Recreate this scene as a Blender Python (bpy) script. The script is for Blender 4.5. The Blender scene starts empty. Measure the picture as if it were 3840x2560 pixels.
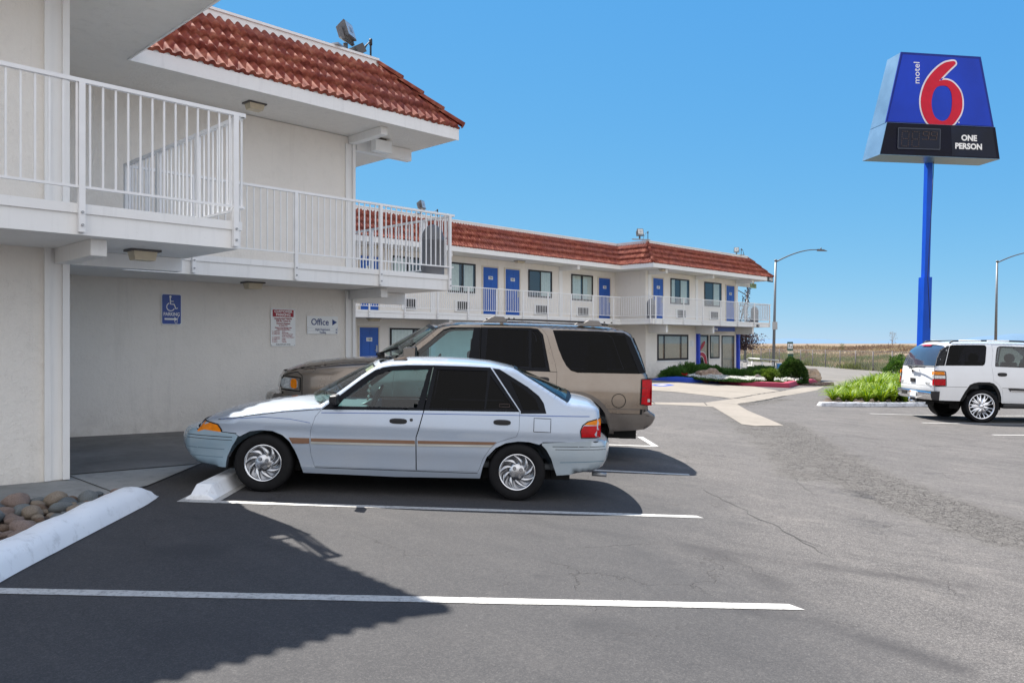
import bpy, bmesh, math, random
from mathutils import Vector, Matrix, geometry
from mathutils import noise as mnoise
R = math.radians
random.seed(7)
sc = bpy.context.scene
# ---------------------------------------------------------------- camera, sky, sun, exposure
YAW = 44.4
EYE = 1.52
cam_d = bpy.data.cameras.new("camera")
cam = bpy.data.objects.new("camera", cam_d)
sc.collection.objects.link(cam)
cam.location = (0, 0, EYE)
cam.rotation_euler = (R(90), 0, R(YAW - 90))
cam_d.sensor_width = 36
cam_d.lens = 28
cam_d.shift_y = 0.0021
cam_d.clip_start = 0.05
cam_d.clip_end = 30000
sc.camera = cam
SUNV = Vector((.155, .682, 1.0)).normalized()      # towards the sun
world = bpy.data.worlds.new("World")
sc.world = world
world.use_nodes = True
wn = world.node_tree.nodes
wl = world.node_tree.links
wn.clear()
sky = wn.new("ShaderNodeTexSky")
sky.sky_type = 'NISHITA'
sky.sun_disc = False
sky.sun_elevation = math.asin(SUNV.z)
sky.sun_rotation = math.atan2(SUNV.x, SUNV.y)
sky.altitude = 0
sky.air_density = 0.6
sky.dust_density = 0.0
sky.ozone_density = 5.0
bg = wn.new("ShaderNodeBackground")
bg.inputs[1].default_value = 0.093
wo = wn.new("ShaderNodeOutputWorld")
# clear, even, deep blue coastal sky: compress the horizon glow channel by channel
sp_ = wn.new("ShaderNodeSeparateColor"); cb_ = wn.new("ShaderNodeCombineColor")
wl.new(sky.outputs[0], sp_.inputs[0])
for i_, (raw, outv, gam) in enumerate(((1.84, .84, .80), (3.37, 2.36, .38), (6.4, 4.05, .08))):
    d_ = wn.new("ShaderNodeMath"); d_.operation = 'DIVIDE'; d_.inputs[1].default_value = raw
    p_ = wn.new("ShaderNodeMath"); p_.operation = 'POWER'; p_.inputs[1].default_value = gam
    q_ = wn.new("ShaderNodeMath"); q_.operation = 'MULTIPLY'; q_.inputs[1].default_value = outv
    wl.new(sp_.outputs[i_], d_.inputs[0]); wl.new(d_.outputs[0], p_.inputs[0]); wl.new(p_.outputs[0], q_.inputs[0]); wl.new(q_.outputs[0], cb_.inputs[i_])
# added bright veil behind the camera to lift shaded walls, no real haze
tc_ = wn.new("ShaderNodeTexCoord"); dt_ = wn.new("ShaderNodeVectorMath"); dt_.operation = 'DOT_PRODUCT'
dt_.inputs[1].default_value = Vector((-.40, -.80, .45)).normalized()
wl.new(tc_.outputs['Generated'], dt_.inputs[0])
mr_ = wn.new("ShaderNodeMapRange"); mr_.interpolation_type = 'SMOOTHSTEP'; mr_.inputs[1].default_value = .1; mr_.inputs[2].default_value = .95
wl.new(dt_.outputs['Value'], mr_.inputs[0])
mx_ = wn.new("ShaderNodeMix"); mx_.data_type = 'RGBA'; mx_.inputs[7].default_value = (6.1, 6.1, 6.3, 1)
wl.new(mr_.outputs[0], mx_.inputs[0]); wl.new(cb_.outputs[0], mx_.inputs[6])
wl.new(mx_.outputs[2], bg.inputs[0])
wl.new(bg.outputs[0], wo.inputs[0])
sun_d = bpy.data.lights.new("sun", 'SUN')
sun_d.energy = 5.0
sun_d.angle = R(0.53)
sun_d.color = (1.0, .95, .87)
sun = bpy.data.objects.new("sun", sun_d)
sc.collection.objects.link(sun)
sun.rotation_euler = SUNV.to_track_quat('Z', 'Y').to_euler()
sc.view_settings.view_transform = 'Standard'
sc.view_settings.look = 'None'
sc.view_settings.exposure = 1.2
sc.view_settings.gamma = 1.0
sc.cycles.max_bounces = 8
sc.cycles.transparent_max_bounces = 16
# ---------------------------------------------------------------- place helpers
FX, FY = math.cos(R(YAW)), math.sin(R(YAW))
RX, RY = math.sin(R(YAW)), -math.cos(R(YAW))
FL = 28 / 36 * 3840
def G(x, y):
    t = -.0265 * (x - 5.14) + .033 * (min(y, 25) - 6.33)
    k = .05; b = -.5; m = max(t, b)
    return min(.45, m + k * math.log(math.exp((t - m) / k) + math.exp((b - m) / k)))
def at(px, v):                      # world x,y seen at photograph column px, v metres ahead
    u = (px - 1920) / FL * v
    return (v * FX + u * RX, v * FY + u * RY)
def gp(px, py):                     # where the ground is seen at a photograph pixel
    k = (px - 1920) / FL; m = (1288 - py) / FL
    dx, dy = FX + k * RX, FY + k * RY
    a, b = .5, 400.
    v = .5
    while v < 400 and EYE + m * v > G(dx * v, dy * v): v += .1
    a, b = v - .1, v
    for _ in range(20):
        c = (a + b) / 2
        if EYE + m * c < G(dx * c, dy * c): b = c
        else: a = c
    return (dx * a, dy * a)
# ---------------------------------------------------------------- materials
MATS = {}
def ramp(nt, src, stops):
    r = nt.nodes.new("ShaderNodeValToRGB")
    el = r.color_ramp.elements
    el[0].position, el[0].color = stops[0][0], (*stops[0][1], 1)
    el[1].position, el[1].color = stops[-1][0], (*stops[-1][1], 1)
    for p, c in stops[1:-1]:
        e = el.new(p); e.color = (*c, 1)
    nt.links.new(src, r.inputs[0])
    return r.outputs[0]
def mixc(nt, fac, a, b, mode='MIX'):
    m = nt.nodes.new("ShaderNodeMix"); m.data_type = 'RGBA'; m.blend_type = mode
    for s, v in ((m.inputs[0], fac), (m.inputs[6], a), (m.inputs[7], b)):
        if isinstance(v, (int, float)): s.default_value = v
        elif isinstance(v, tuple): s.default_value = (*v, 1) if len(v) == 3 else v
        else: nt.links.new(v, s)
    return m.outputs[2]
def math_(nt, op, a, b=None, clamp=False):
    m = nt.nodes.new("ShaderNodeMath"); m.operation = op; m.use_clamp = clamp
    for i, v in enumerate((a, b)):
        if v is None: continue
        if isinstance(v, (int, float)): m.inputs[i].default_value = v
        else: nt.links.new(v, m.inputs[i])
    return m.outputs[0]
def coords(nt, scale=(1, 1, 1), obj=True):
    t = nt.nodes.new("ShaderNodeTexCoord") if obj else nt.nodes.new("ShaderNodeNewGeometry")
    mp = nt.nodes.new("ShaderNodeMapping"); mp.inputs['Scale'].default_value = scale
    nt.links.new(t.outputs['Object' if obj else 'Position'], mp.inputs[0])
    return mp.outputs[0]
def noi(nt, vec, scale, detail=4, rough=.55, dist=0, out=0):
    n = nt.nodes.new("ShaderNodeTexNoise")
    n.inputs['Scale'].default_value = scale; n.inputs['Detail'].default_value = detail
    n.inputs['Roughness'].default_value = rough; n.inputs['Distortion'].default_value = dist
    nt.links.new(vec, n.inputs['Vector'])
    return n.outputs[out]
def voro(nt, vec, scale, feature='F1', out=0, rnd=1.0):
    n = nt.nodes.new("ShaderNodeTexVoronoi"); n.feature = feature
    n.inputs['Scale'].default_value = scale
    n.inputs['Randomness'].default_value = rnd
    nt.links.new(vec, n.inputs['Vector'])
    return n.outputs[out]
def bump(nt, b, h, strength, dist):
    n = nt.nodes.new("ShaderNodeBump")
    n.inputs['Strength'].default_value = strength; n.inputs['Distance'].default_value = dist
    nt.links.new(h, n.inputs['Height'])
    prev = b.inputs['Normal'].links[0].from_socket if b.inputs['Normal'].links else None
    if prev: nt.links.new(prev, n.inputs['Normal'])
    nt.links.new(n.outputs[0], b.inputs['Normal'])
def base(name, col=(.5, .5, .5), rough=.6, metal=0., coat=0., spec=.5):
    m = bpy.data.materials.new(name); m.use_nodes = True
    nt = m.node_tree; b = nt.nodes['Principled BSDF']
    b.inputs['Base Color'].default_value = (*col, 1)
    b.inputs['Roughness'].default_value = rough
    b.inputs['Metallic'].default_value = metal
    b.inputs['Coat Weight'].default_value = coat
    b.inputs['Coat Roughness'].default_value = .04
    b.inputs['Specular IOR Level'].default_value = spec
    MATS[name] = m
    return m, nt, b
def simple(name, col, rough=.6, metal=0., coat=0., var=.12, vs=3., bmp=0., bs=60., spec=.5, dirt=None):
    m, nt, b = base(name, col, rough, metal, coat, spec)
    v = coords(nt)
    n1 = noi(nt, v, vs, 5)
    lo = tuple(c * (1 - var) for c in col); hi = tuple(min(1, c * (1 + var)) for c in col)
    c = ramp(nt, n1, [(.3, lo), (.7, hi)])
    if dirt:
        n2 = noi(nt, v, vs * 2.7, 7, .7)
        f = ramp(nt, n2, [(.56, (0, 0, 0)), (.75, (1, 1, 1))])
        c = mixc(nt, f, c, dirt)
    nt.links.new(c, b.inputs['Base Color'])
    r = nt.nodes.new("ShaderNodeMapRange"); r.inputs[3].default_value = rough * .8; r.inputs[4].default_value = min(1, rough * 1.25)
    nt.links.new(n1, r.inputs[0]); nt.links.new(r.outputs[0], b.inputs['Roughness'])
    if bmp: bump(nt, b, noi(nt, v, bs, 4), bmp, .01)
    return m
def glass(name, tint, refl=.12, rough=.0, kf=.8):
    m = bpy.data.materials.new(name); m.use_nodes = True; nt = m.node_tree; nt.nodes.clear()
    o = nt.nodes.new("ShaderNodeOutputMaterial"); t = nt.nodes.new("ShaderNodeBsdfTransparent")
    g = nt.nodes.new("ShaderNodeBsdfGlossy"); mx = nt.nodes.new("ShaderNodeMixShader")
    fr = nt.nodes.new("ShaderNodeLayerWeight"); fr.inputs[0].default_value = .25
    t.inputs[0].default_value = (*tint, 1); g.inputs['Roughness'].default_value = rough
    f = math_(nt, 'ADD', math_(nt, 'MULTIPLY', fr.outputs['Fresnel'], kf), refl, True)
    nt.links.new(f, mx.inputs[0]); nt.links.new(t.outputs[0], mx.inputs[1]); nt.links.new(g.outputs[0], mx.inputs[2])
    nt.links.new(mx.outputs[0], o.inputs[0]); MATS[name] = m
    return m
def stucco(name, col):
    m, nt, b = base(name, col, .85, spec=.2)
    v = coords(nt)
    n1 = noi(nt, v, .6, 4); n2 = noi(nt, v, 7, 6, .6)
    c = ramp(nt, n1, [(.3, tuple(x * .93 for x in col)), (.7, col)])
    c = mixc(nt, ramp(nt, n2, [(.5, (0, 0, 0)), (.8, (.3, .3, .3))]), c, tuple(x * .8 for x in col))
    st = noi(nt, coords(nt, (5, 5, .35)), 1.3, 6, .7)
    c = mixc(nt, ramp(nt, st, [(.55, (0, 0, 0)), (.8, (.45, .45, .45))]), c, tuple(x * .72 for x in col))
    sz = nt.nodes.new("ShaderNodeSeparateXYZ"); nt.links.new(v, sz.inputs[0])
    low = nt.nodes.new("ShaderNodeMapRange"); low.inputs[1].default_value = .75; low.inputs[2].default_value = .05
    nt.links.new(sz.outputs[2], low.inputs[0])
    gr = math_(nt, 'MULTIPLY', low.outputs[0], ramp(nt, noi(nt, v, 4, 7, .75), [(.42, (0, 0, 0)), (.7, (1, 1, 1))]))
    c = mixc(nt, math_(nt, 'MULTIPLY', gr, .5), c, (.38, .35, .31))
    nt.links.new(c, b.inputs['Base Color'])
    w = noi(nt, v, 9, 4, .55, .35)
    ridge = math_(nt, 'ABSOLUTE', math_(nt, 'SUBTRACT', w, .5))
    rr = ramp(nt, ridge, [(0, (0, 0, 0)), (.022, (1, 1, 1))])
    msk = ramp(nt, noi(nt, v, 3.1, 3), [(.45, (0, 0, 0)), (.62, (1, 1, 1))])
    hh = mixc(nt, msk, (1, 1, 1), rr)
    bump(nt, b, hh, .5, .006)
    bump(nt, b, noi(nt, v, 24, 5, .7, .3), 1.0, .010)
    return m
stucco('stucco', (.85, .815, .76))
stucco('soffit_stucco', (.80, .775, .73))
def trim(name, col):
    m, nt, b = base(name, col, .5)
    v = coords(nt); st = noi(nt, coords(nt, (7, 7, .5)), 1.6, 6, .7); n2 = noi(nt, v, 1.8, 5)
    c = mixc(nt, ramp(nt, st, [(.52, (0, 0, 0)), (.8, (.5, .5, .5))]), col, tuple(x * .74 for x in col))
    c = mixc(nt, ramp(nt, n2, [(.4, (0, 0, 0)), (.8, (.3, .3, .3))]), c, (.70, .685, .66))
    c = mixc(nt, ramp(nt, noi(nt, v, 30, 4, .8), [(.66, (0, 0, 0)), (.74, (.6, .6, .6))]), c, (.52, .50, .48))
    nt.links.new(c, b.inputs['Base Color']); bump(nt, b, noi(nt, v, 22, 3), .12, .008)
trim('white_trim', (.83, .83, .82))
simple('rail_paint', (.82, .82, .82), .42, var=.04, vs=6)
simple('cream_trim', (.66, .60, .50), .6, var=.08)
simple('blue_door', (.006, .085, .40), .38, var=.1, vs=2)
simple('blue_paint', (.01, .05, .52), .4, var=.2, vs=4)
simple('frame_dark', (.010, .009, .009), .55, var=.2)
simple('black_plastic', (.012, .012, .014), .45, var=.2)
simple('grey_plastic', (.10, .105, .12), .55, var=.1)
simple('bin_grey', (.17, .175, .19), .55, var=.1)
simple('galv', (.36, .37, .38), .45, metal=.6, var=.12, vs=4)
simple('lamp_cream', (.60, .52, .38), .4, var=.12, vs=8)
simple('lamp_bronze', (.085, .08, .08), .5, var=.15)
simple('white_plate', (.82, .84, .84), .4, var=.03)
simple('ink_black', (.02, .02, .02), .6)
simple('ink_blue', (.01, .04, .20), .5)
simple('ink_red', (.35, .015, .03), .5)
simple('ink_white', (.85, .85, .85), .5, var=.02)
simple('sign_blue', (.008, .055, .32), .35, var=.08, vs=3)
simple('curtain', (.80, .82, .78), .8, var=.08, vs=10)
simple('room_dark', (.03, .032, .035), .8)
simple('blind', (.75, .72, .66), .7, var=.06)
simple('wheel_cover', (.50, .51, .53), .22, metal=1, var=.25, vs=14)
simple('chrome', (.82, .83, .85), .09, metal=1, var=.03)
simple('rubber', (.010, .010, .011), .75, var=.3, vs=14, bmp=.15, bs=90, spec=.2)
simple('dark_under', (.006, .006, .006), .9)
simple('interior', (.11, .12, .13), .8, var=.15)
simple('red_lens', (.42, .003, .008), .22, spec=.2, var=.25, vs=22)
simple('amber_lens', (.75, .22, .008), .22, spec=.2, var=.2, vs=22)
simple('clear_lens', (.5, .52, .52), .12, metal=.3, coat=.6, var=.25, vs=25)
glass('window_glass', (.80, .86, .86), .10)
glass('car_glass', (.52, .76, .80), .05, 0, .5)
glass('tint_glass', (.03, .035, .06), .008, 0, .18)
glass('clear_glass', (.62, .78, .74), .10)
simple('stripe_brown', (.20, .105, .06), .4, metal=.2, var=.1)
simple('stripe_silver', (.45, .45, .42), .3, metal=.6, var=.1)
def paint(name, col, metal, rough=.28, dusty=(.5, .47, .42)):
    m, nt, b = base(name, col, rough, metal, 1.0)
    b.inputs['Coat Roughness'].default_value = .06
    v = coords(nt)
    n = noi(nt, v, 2.2, 6, .65)
    fl = noi(nt, v, 60, 2)
    c = mixc(nt, ramp(nt, n, [(.35, (0, 0, 0)), (.8, (.22, .22, .22))]), col, dusty)
    c = mixc(nt, math_(nt, 'MULTIPLY', fl, .12), c, tuple(x * .6 for x in col))
    nt.links.new(c, b.inputs['Base Color'])
    rr = nt.nodes.new("ShaderNodeMapRange"); rr.inputs[3].default_value = rough * .75; rr.inputs[4].default_value = rough * 1.5
    nt.links.new(n, rr.inputs[0]); nt.links.new(rr.outputs[0], b.inputs['Roughness'])
    nt.links.new(math_(nt, 'MULTIPLY', n, .10), b.inputs['Coat Roughness'])
    return m
paint('silver_blue', (.41, .48, .58), .3, .30)
paint('bumper_blue', (.26, .38, .47), .05, .38)
paint('tan_metal', (.225, .18, .14), .6, .26)
paint('clad_grey', (.10, .085, .075), .3, .42)
paint('suv_white', (.80, .81, .82), 0, .3, (.6, .58, .55))
# roof tile
m, nt, b = base('roof_tile', (.4, .12, .07), .8, spec=.15)
v = coords(nt, (1, 1, 1))
n1 = noi(nt, v, 5.5, 3, .6); n2 = noi(nt, v, 22, 6, .7); n3 = noi(nt, v, .8, 3)
c = ramp(nt, n1, [(.3, (.14, .030, .023)), (.5, (.27, .072, .046)), (.72, (.42, .165, .105))])
c = mixc(nt, ramp(nt, n2, [(.52, (0, 0, 0)), (.74, (.8, .8, .8))]), c, (.055, .025, .03))
c = mixc(nt, ramp(nt, n2, [(.28, (.5, .5, .5)), (.38, (0, 0, 0))]), c, (.48, .29, .21))
c = mixc(nt, ramp(nt, n3, [(.45, (0, 0, 0)), (.7, (.4, .4, .4))]), c, (.16, .07, .07))
nt.links.new(c, b.inputs['Base Color'])
bump(nt, b, n2, .3, .01)
# asphalt: attribute "wear" marks alligator-cracked lanes, "stain" darker tracks
m, nt, b = base('asphalt', (.15, .15, .15), .9, spec=.25)
v = coords(nt, obj=False)
at1 = nt.nodes.new("ShaderNodeAttribute"); at1.attribute_name = 'wear'
at2 = nt.nodes.new("ShaderNodeAttribute"); at2.attribute_name = 'stain'
at3 = nt.nodes.new("ShaderNodeAttribute"); at3.attribute_name = 'painted_shade'
big = noi(nt, v, .35, 5, .6, .4)
mid = noi(nt, coords(nt, (1.3, .5, 1), False), 2.2, 7, .68, .6)
med = noi(nt, v, 14, 6, .75)
fine = noi(nt, v, 70, 4, .8)
grain = voro(nt, v, 75, 'F1', 1)
grain2 = voro(nt, v, 190, 'F1', 1)
c = ramp(nt, big, [(.3, (.088, .082, .081)), (.55, (.108, .100, .098)), (.75, (.128, .118, .114))])
c = mixc(nt, ramp(nt, mid, [(.36, (.8, .8, .8)), (.50, (0, 0, 0))]), c, (.056, .052, .053))
c = mixc(nt, ramp(nt, mid, [(.54, (0, 0, 0)), (.70, (.55, .55, .55))]), c, (.20, .182, .170))
c = mixc(nt, ramp(nt, med, [(.40, (.4, .4, .4)), (.5, (0, 0, 0))]), c, (.060, .056, .056))
c = mixc(nt, ramp(nt, med, [(.56, (0, 0, 0)), (.7, (.3, .3, .3))]), c, (.19, .176, .168))
c = mixc(nt, .22, c, ramp(nt, grain, [(0, (.02, .02, .022)), (.6, (.12, .112, .106)), (1, (.42, .40, .38))]))
c = mixc(nt, .26, c, ramp(nt, grain2, [(0, (.02, .02, .022)), (.6, (.12, .112, .106)), (1, (.5, .47, .44))]))
c = mixc(nt, ramp(nt, fine, [(.38, (.6, .6, .6)), (.5, (0, 0, 0))]), c, (.040, .038, .039))
spk = voro(nt, v, 9, 'F1')
c = mixc(nt, ramp(nt, spk, [(.014, (.8, .8, .8)), (.03, (0, 0, 0))]), c, (.5, .48, .45))
c = mixc(nt, math_(nt, 'MULTIPLY', at2.outputs['Fac'], .85), c, (.036, .033, .034))
c = mixc(nt, math_(nt, 'MULTIPLY', at3.outputs['Fac'], .66), c, (.038, .039, .043))  # painted shade: darkens the asphalt near the building
wv = nt.nodes.new("ShaderNodeVectorMath"); wv.operation = 'ADD'
nz = noi(nt, v, 3, 4, .6, 0, 1)
sv = nt.nodes.new("ShaderNodeVectorMath"); sv.operation = 'SCALE'; sv.inputs[3].default_value = .5
nt.links.new(nz, sv.inputs[0]); nt.links.new(v, wv.inputs[0]); nt.links.new(sv.outputs[0], wv.inputs[1])
e1 = voro(nt, wv.outputs[0], 5.5, 'DISTANCE_TO_EDGE'); e2 = voro(nt, wv.outputs[0], 17, 'DISTANCE_TO_EDGE')
m1 = ramp(nt, e1, [(.004, (1, 1, 1)), (.022, (0, 0, 0))]); m2 = ramp(nt, e2, [(.01, (1, 1, 1)), (.05, (0, 0, 0))])
nw = noi(nt, v, 1.6, 7, .7)
wm = math_(nt, 'MULTIPLY', at1.outputs['Fac'], math_(nt, 'MULTIPLY', nw, 2.0), True)
w1 = ramp(nt, wm, [(.25, (0, 0, 0)), (.75, (1, 1, 1))]); w2 = ramp(nt, wm, [(.5, (0, 0, 0)), (.9, (1, 1, 1))])
c = mixc(nt, math_(nt, 'MULTIPLY', w1, .7), c, ramp(nt, noi(nt, v, 55, 8, .8), [(.32, (.040, .036, .033)), (.5, (.105, .097, .090)), (.66, (.23, .215, .20))]))
crk = math_(nt, 'MAXIMUM', math_(nt, 'MULTIPLY', m1, w1), math_(nt, 'MULTIPLY', m2, w2))
crk = math_(nt, 'MULTIPLY', crk, ramp(nt, noi(nt, v, 6, 5, .7), [(.32, (0, 0, 0)), (.48, (1, 1, 1))]))
e3 = voro(nt, wv.outputs[0], .85, 'DISTANCE_TO_EDGE')
m3 = math_(nt, 'MULTIPLY', ramp(nt, e3, [(.0015, (1, 1, 1)), (.007, (0, 0, 0))]), ramp(nt, noi(nt, v, .45, 5, .7), [(.50, (0, 0, 0)), (.58, (.45, .45, .45))]))
crk = math_(nt, 'MAXIMUM', crk, m3)
oil = ramp(nt, noi(nt, v, .9, 8, .78, .2), [(.60, (0, 0, 0)), (.70, (.75, .75, .75))])
c = mixc(nt, oil, c, (.040, .039, .042))
sc_ = ramp(nt, noi(nt, coords(nt, (.5, 2.6, 1), False), 1.7, 7, .75), [(.58, (0, 0, 0)), (.7, (.5, .5, .5))])
c = mixc(nt, sc_, c, (.055, .052, .053))
c = mixc(nt, math_(nt, 'MULTIPLY', crk, .85), c, (.022, .019, .017))
nt.links.new(c, b.inputs['Base Color'])
bump(nt, b, grain, .6, .005)
bump(nt, b, med, .5, .006)
bump(nt, b, math_(nt, 'SUBTRACT', 1.0, crk), .8, .012)
bump(nt, b, big, .3, .02)
def concrete(name, lo, hi, cracks=True):
    m, nt, b = base(name, hi, .85, spec=.3)
    v = coords(nt, obj=False)
    n1 = noi(nt, v, .9, 6, .6, .3); n2 = noi(nt, v, 9, 7, .7); n3 = noi(nt, v, 80, 3)
    c = ramp(nt, n1, [(.3, lo), (.7, hi)])
    c = mixc(nt, ramp(nt, n2, [(.5, (0, 0, 0)), (.75, (.5, .5, .5))]), c, tuple(x * .55 for x in lo))
    c = mixc(nt, math_(nt, 'MULTIPLY', n3, .3), c, tuple(x * .6 for x in hi))
    nt.links.new(c, b.inputs['Base Color']); bump(nt, b, n3, .35, .004); bump(nt, b, n2, .3, .006)
concrete('concrete', (.20, .178, .152), (.275, .245, .21))
concrete('walk_concrete', (.22, .225, .22), (.38, .385, .375))
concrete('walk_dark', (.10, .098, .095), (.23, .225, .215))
concrete('road_surface', (.13, .12, .108), (.18, .165, .15))
def worn_paint(name, col, under, amt=.5, s=7):
    m, nt, b = base(name, col, .7)
    v = coords(nt, obj=False)
    n1 = noi(nt, v, s, 8, .75, .3); n2 = noi(nt, v, 1.4, 4)
    c = mixc(nt, ramp(nt, n1, [(.62 - amt * .14, (0, 0, 0)), (.70, (amt, amt, amt))]), col, under)
    c = mixc(nt, ramp(nt, n2, [(.4, (0, 0, 0)), (.8, (.3, .3, .3))]), c, tuple(x * .7 for x in col))
    nt.links.new(c, b.inputs['Base Color']); bump(nt, b, n1, .4, .008)
worn_paint('line_paint', (.50, .49, .47), (.14, .13, .13), 1.0, 30)
worn_paint('kerb_white', (.85, .87, .89), (.42, .42, .42), .6, 7)
worn_paint('kerb_old', (.62, .63, .66), (.16, .16, .17), 1.0, 6)
worn_paint('kerb_blue', (.012, .06, .42), (.05, .08, .3), .5, 6)
worn_paint('kerb_red', (.36, .03, .07), (.2, .06, .07), .5, 6)
# field, rock, plants
m, nt, b = base('dry_earth', (.35, .27, .19), 1, spec=.1)
v = coords(nt, obj=False)
n1 = noi(nt, v, .12, 6, .65); n2 = noi(nt, v, 1.4, 6, .7)
c = ramp(nt, n1, [(.3, (.15, .115, .085)), (.5, (.25, .195, .14)), (.75, (.34, .28, .205))])
c = mixc(nt, ramp(nt, n2, [(.4, (.6, .6, .6)), (.65, (0, 0, 0))]), c, (.15, .105, .08))
nt.links.new(c, b.inputs['Base Color']); bump(nt, b, n2, 1, .15)
def rock(name, a, b_, c_, s=6):
    m, nt, b = base(name, a, .85, spec=.25)
    v = coords(nt, (1, 1, 1.6))
    n1 = noi(nt, v, s, 8, .7, .8); n2 = noi(nt, v, s * 6, 5, .7)
    c = ramp(nt, n1, [(.3, c_), (.5, a), (.7, b_)])
    nt.links.new(c, b.inputs['Base Color']); bump(nt, b, n1, .8, .05); bump(nt, b, n2, .4, .01)
rock('boulder_rock', (.30, .21, .15), (.48, .38, .30), (.12, .075, .06), 3)
rock('boulder_tan', (.42, .31, .21), (.56, .44, .32), (.22, .14, .1), 2.5)
rock('boulder_dark', (.09, .07, .07), (.16, .13, .12), (.04, .03, .03), 4)
for nme, a in (('stone_tan', (.40, .33, .26)), ('stone_pink', (.38, .29, .25)), ('stone_grey', (.27, .29, .29)), ('stone_rust', (.30, .21, .15)), ('stone_blue', (.20, .23, .25))):
    rock(nme, a, tuple(x * 1.35 for x in a), tuple(x * .7 for x in a), 9)
def leaf(name, a, b_, rough=.5, tr=.25, scale=3.):
    m, nt, b = base(name, a, rough)
    v = coords(nt)
    n = noi(nt, v, scale, 3, .6)
    oi = nt.nodes.new("ShaderNodeNewGeometry")
    rn = math_(nt, 'ADD', math_(nt, 'MULTIPLY', n, .6), math_(nt, 'MULTIPLY', oi.outputs['Random Per Island'], .45))
    c = ramp(nt, rn, [(.3, a), (.72, b_)])
    nt.links.new(c, b.inputs['Base Color'])
    tl = nt.nodes.new("ShaderNodeBsdfTranslucent"); nt.links.new(c, tl.inputs[0])
    mx = nt.nodes.new("ShaderNodeMixShader"); mx.inputs[0].default_value = tr
    o = [x for x in nt.nodes if x.type == 'OUTPUT_MATERIAL'][0]
    nt.links.new(b.outputs[0], mx.inputs[1]); nt.links.new(tl.outputs[0], mx.inputs[2]); nt.links.new(mx.outputs[0], o.inputs[0])
leaf('leaf_juniper', (.025, .08, .014), (.07, .17, .025), .6)
leaf('leaf_lime', (.06, .12, .012), (.16, .24, .025), .6)
leaf('leaf_lime2', (.03, .085, .012), (.09, .18, .02), .6)
leaf('leaf_hedge', (.012, .04, .008), (.06, .12, .018), .5)
leaf('leaf_strap', (.04, .125, .004), (.27, .37, .006), .6, .3)
leaf('leaf_purple', (.03, .012, .018), (.07, .03, .035), .5)
leaf('weed_tan', (.22, .165, .10), (.42, .33, .20), .9, .3, .4)
leaf('weed_rust', (.15, .095, .065), (.27, .185, .125), .9, .3, .4)
leaf('weed_green', (.09, .11, .035), (.20, .21, .08), .9, .3, .4)
leaf('petal_white', (.70, .70, .66), (.85, .85, .8), .6)
leaf('petal_red', (.45, .015, .01), (.65, .03, .02), .6)
simple('pole_grey', (.17, .18, .19), .5, metal=.4, var=.12, vs=4)
simple('bark', (.12, .09, .07), .9, var=.2, bmp=.4, bs=30)
simple('mulch', (.10, .07, .055), .95, var=.3, vs=20, bmp=.6, bs=40)
simple('hill_haze_tint', (.085, .16, .25), 1, var=.04, vs=.01)  # distance haze put into the base colour, no haze volume
simple('exit_green', (.30, .42, .22), .5, var=.08)
simple('exit_ink', (.10, .16, .08), .5)
simple('sign_face', (.006, .045, .48), .3, var=.12, vs=.6)
simple('sign_edge', (.005, .022, .24), .35)
simple('sign_dark', (.004, .005, .016), .5, var=.3, vs=2)
simple('sign_dark2', (.007, .011, .026), .45, var=.3, vs=2)
simple('sign_frame', (.025, .035, .06), .4)
simple('sign_side', (.13, .24, .36), .35, metal=.3, var=.12, vs=1.2)
simple('sign_red', (.58, .008, .035), .35, var=.1)
simple('sign_white', (.72, .68, .74), .4)
simple('led_dot', (.05, .028, .024), .5)
simple('pole_blue', (.006, .075, .52), .35, var=.12, vs=1)
simple('fence_post', (.15, .13, .13), .6, var=.2)
simple('post_blue', (.03, .22, .52), .4, var=.1)
simple('station_green', (.01, .07, .05), .45, var=.1)
m, nt, b = base('chain_mesh', (.30, .28, .27), .6)
v = coords(nt, (1, 1, 1), False)
w1 = nt.nodes.new("ShaderNodeTexWave"); w1.bands_direction = 'DIAGONAL'; w1.inputs['Scale'].default_value = 4.2
nt.links.new(v, w1.inputs['Vector'])
w2 = nt.nodes.new("ShaderNodeTexWave"); w2.bands_direction = 'DIAGONAL'; w2.inputs['Scale'].default_value = 4.2
nt.links.new(coords(nt, (-1, -1, 1), False), w2.inputs['Vector'])
mxx = math_(nt, 'MAXIMUM', w1.outputs['Fac'], w2.outputs['Fac'])
al = ramp(nt, mxx, [(.90, (0, 0, 0)), (.97, (1, 1, 1))])
nt.links.new(math_(nt, 'MULTIPLY', al, .45), b.inputs['Alpha'])
simple('crack_grey', (.045, .042, .04), .9)
MATS['sign_dark'].node_tree.nodes['Principled BSDF'].inputs['Specular IOR Level'].default_value = .15
for q_ in ('sign_face', 'sign_red', 'sign_edge', 'sign_dark2', 'pole_blue'): MATS[q_].node_tree.nodes['Principled BSDF'].inputs['Specular IOR Level'].default_value = .2
simple('black_gloss', (.008, .009, .012), .3, spec=.1, var=.2)
simple('crease_shade', (.06, .12, .35), .4)  # line colour for the shading change along the sedan's creases
simple('bumper_dark', (.16, .24, .30), .4)
simple('sunshade_tan', (.45, .35, .22), .8)
paint('bumper_silver', (.36, .43, .48), .1, .3)
simple('red_dark', (.12, .002, .005), .3)
simple('rear_tint', (.035, .045, .07), .08, coat=1, var=.1)
glass('smoke_glass', (.22, .26, .32), .06)
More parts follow.
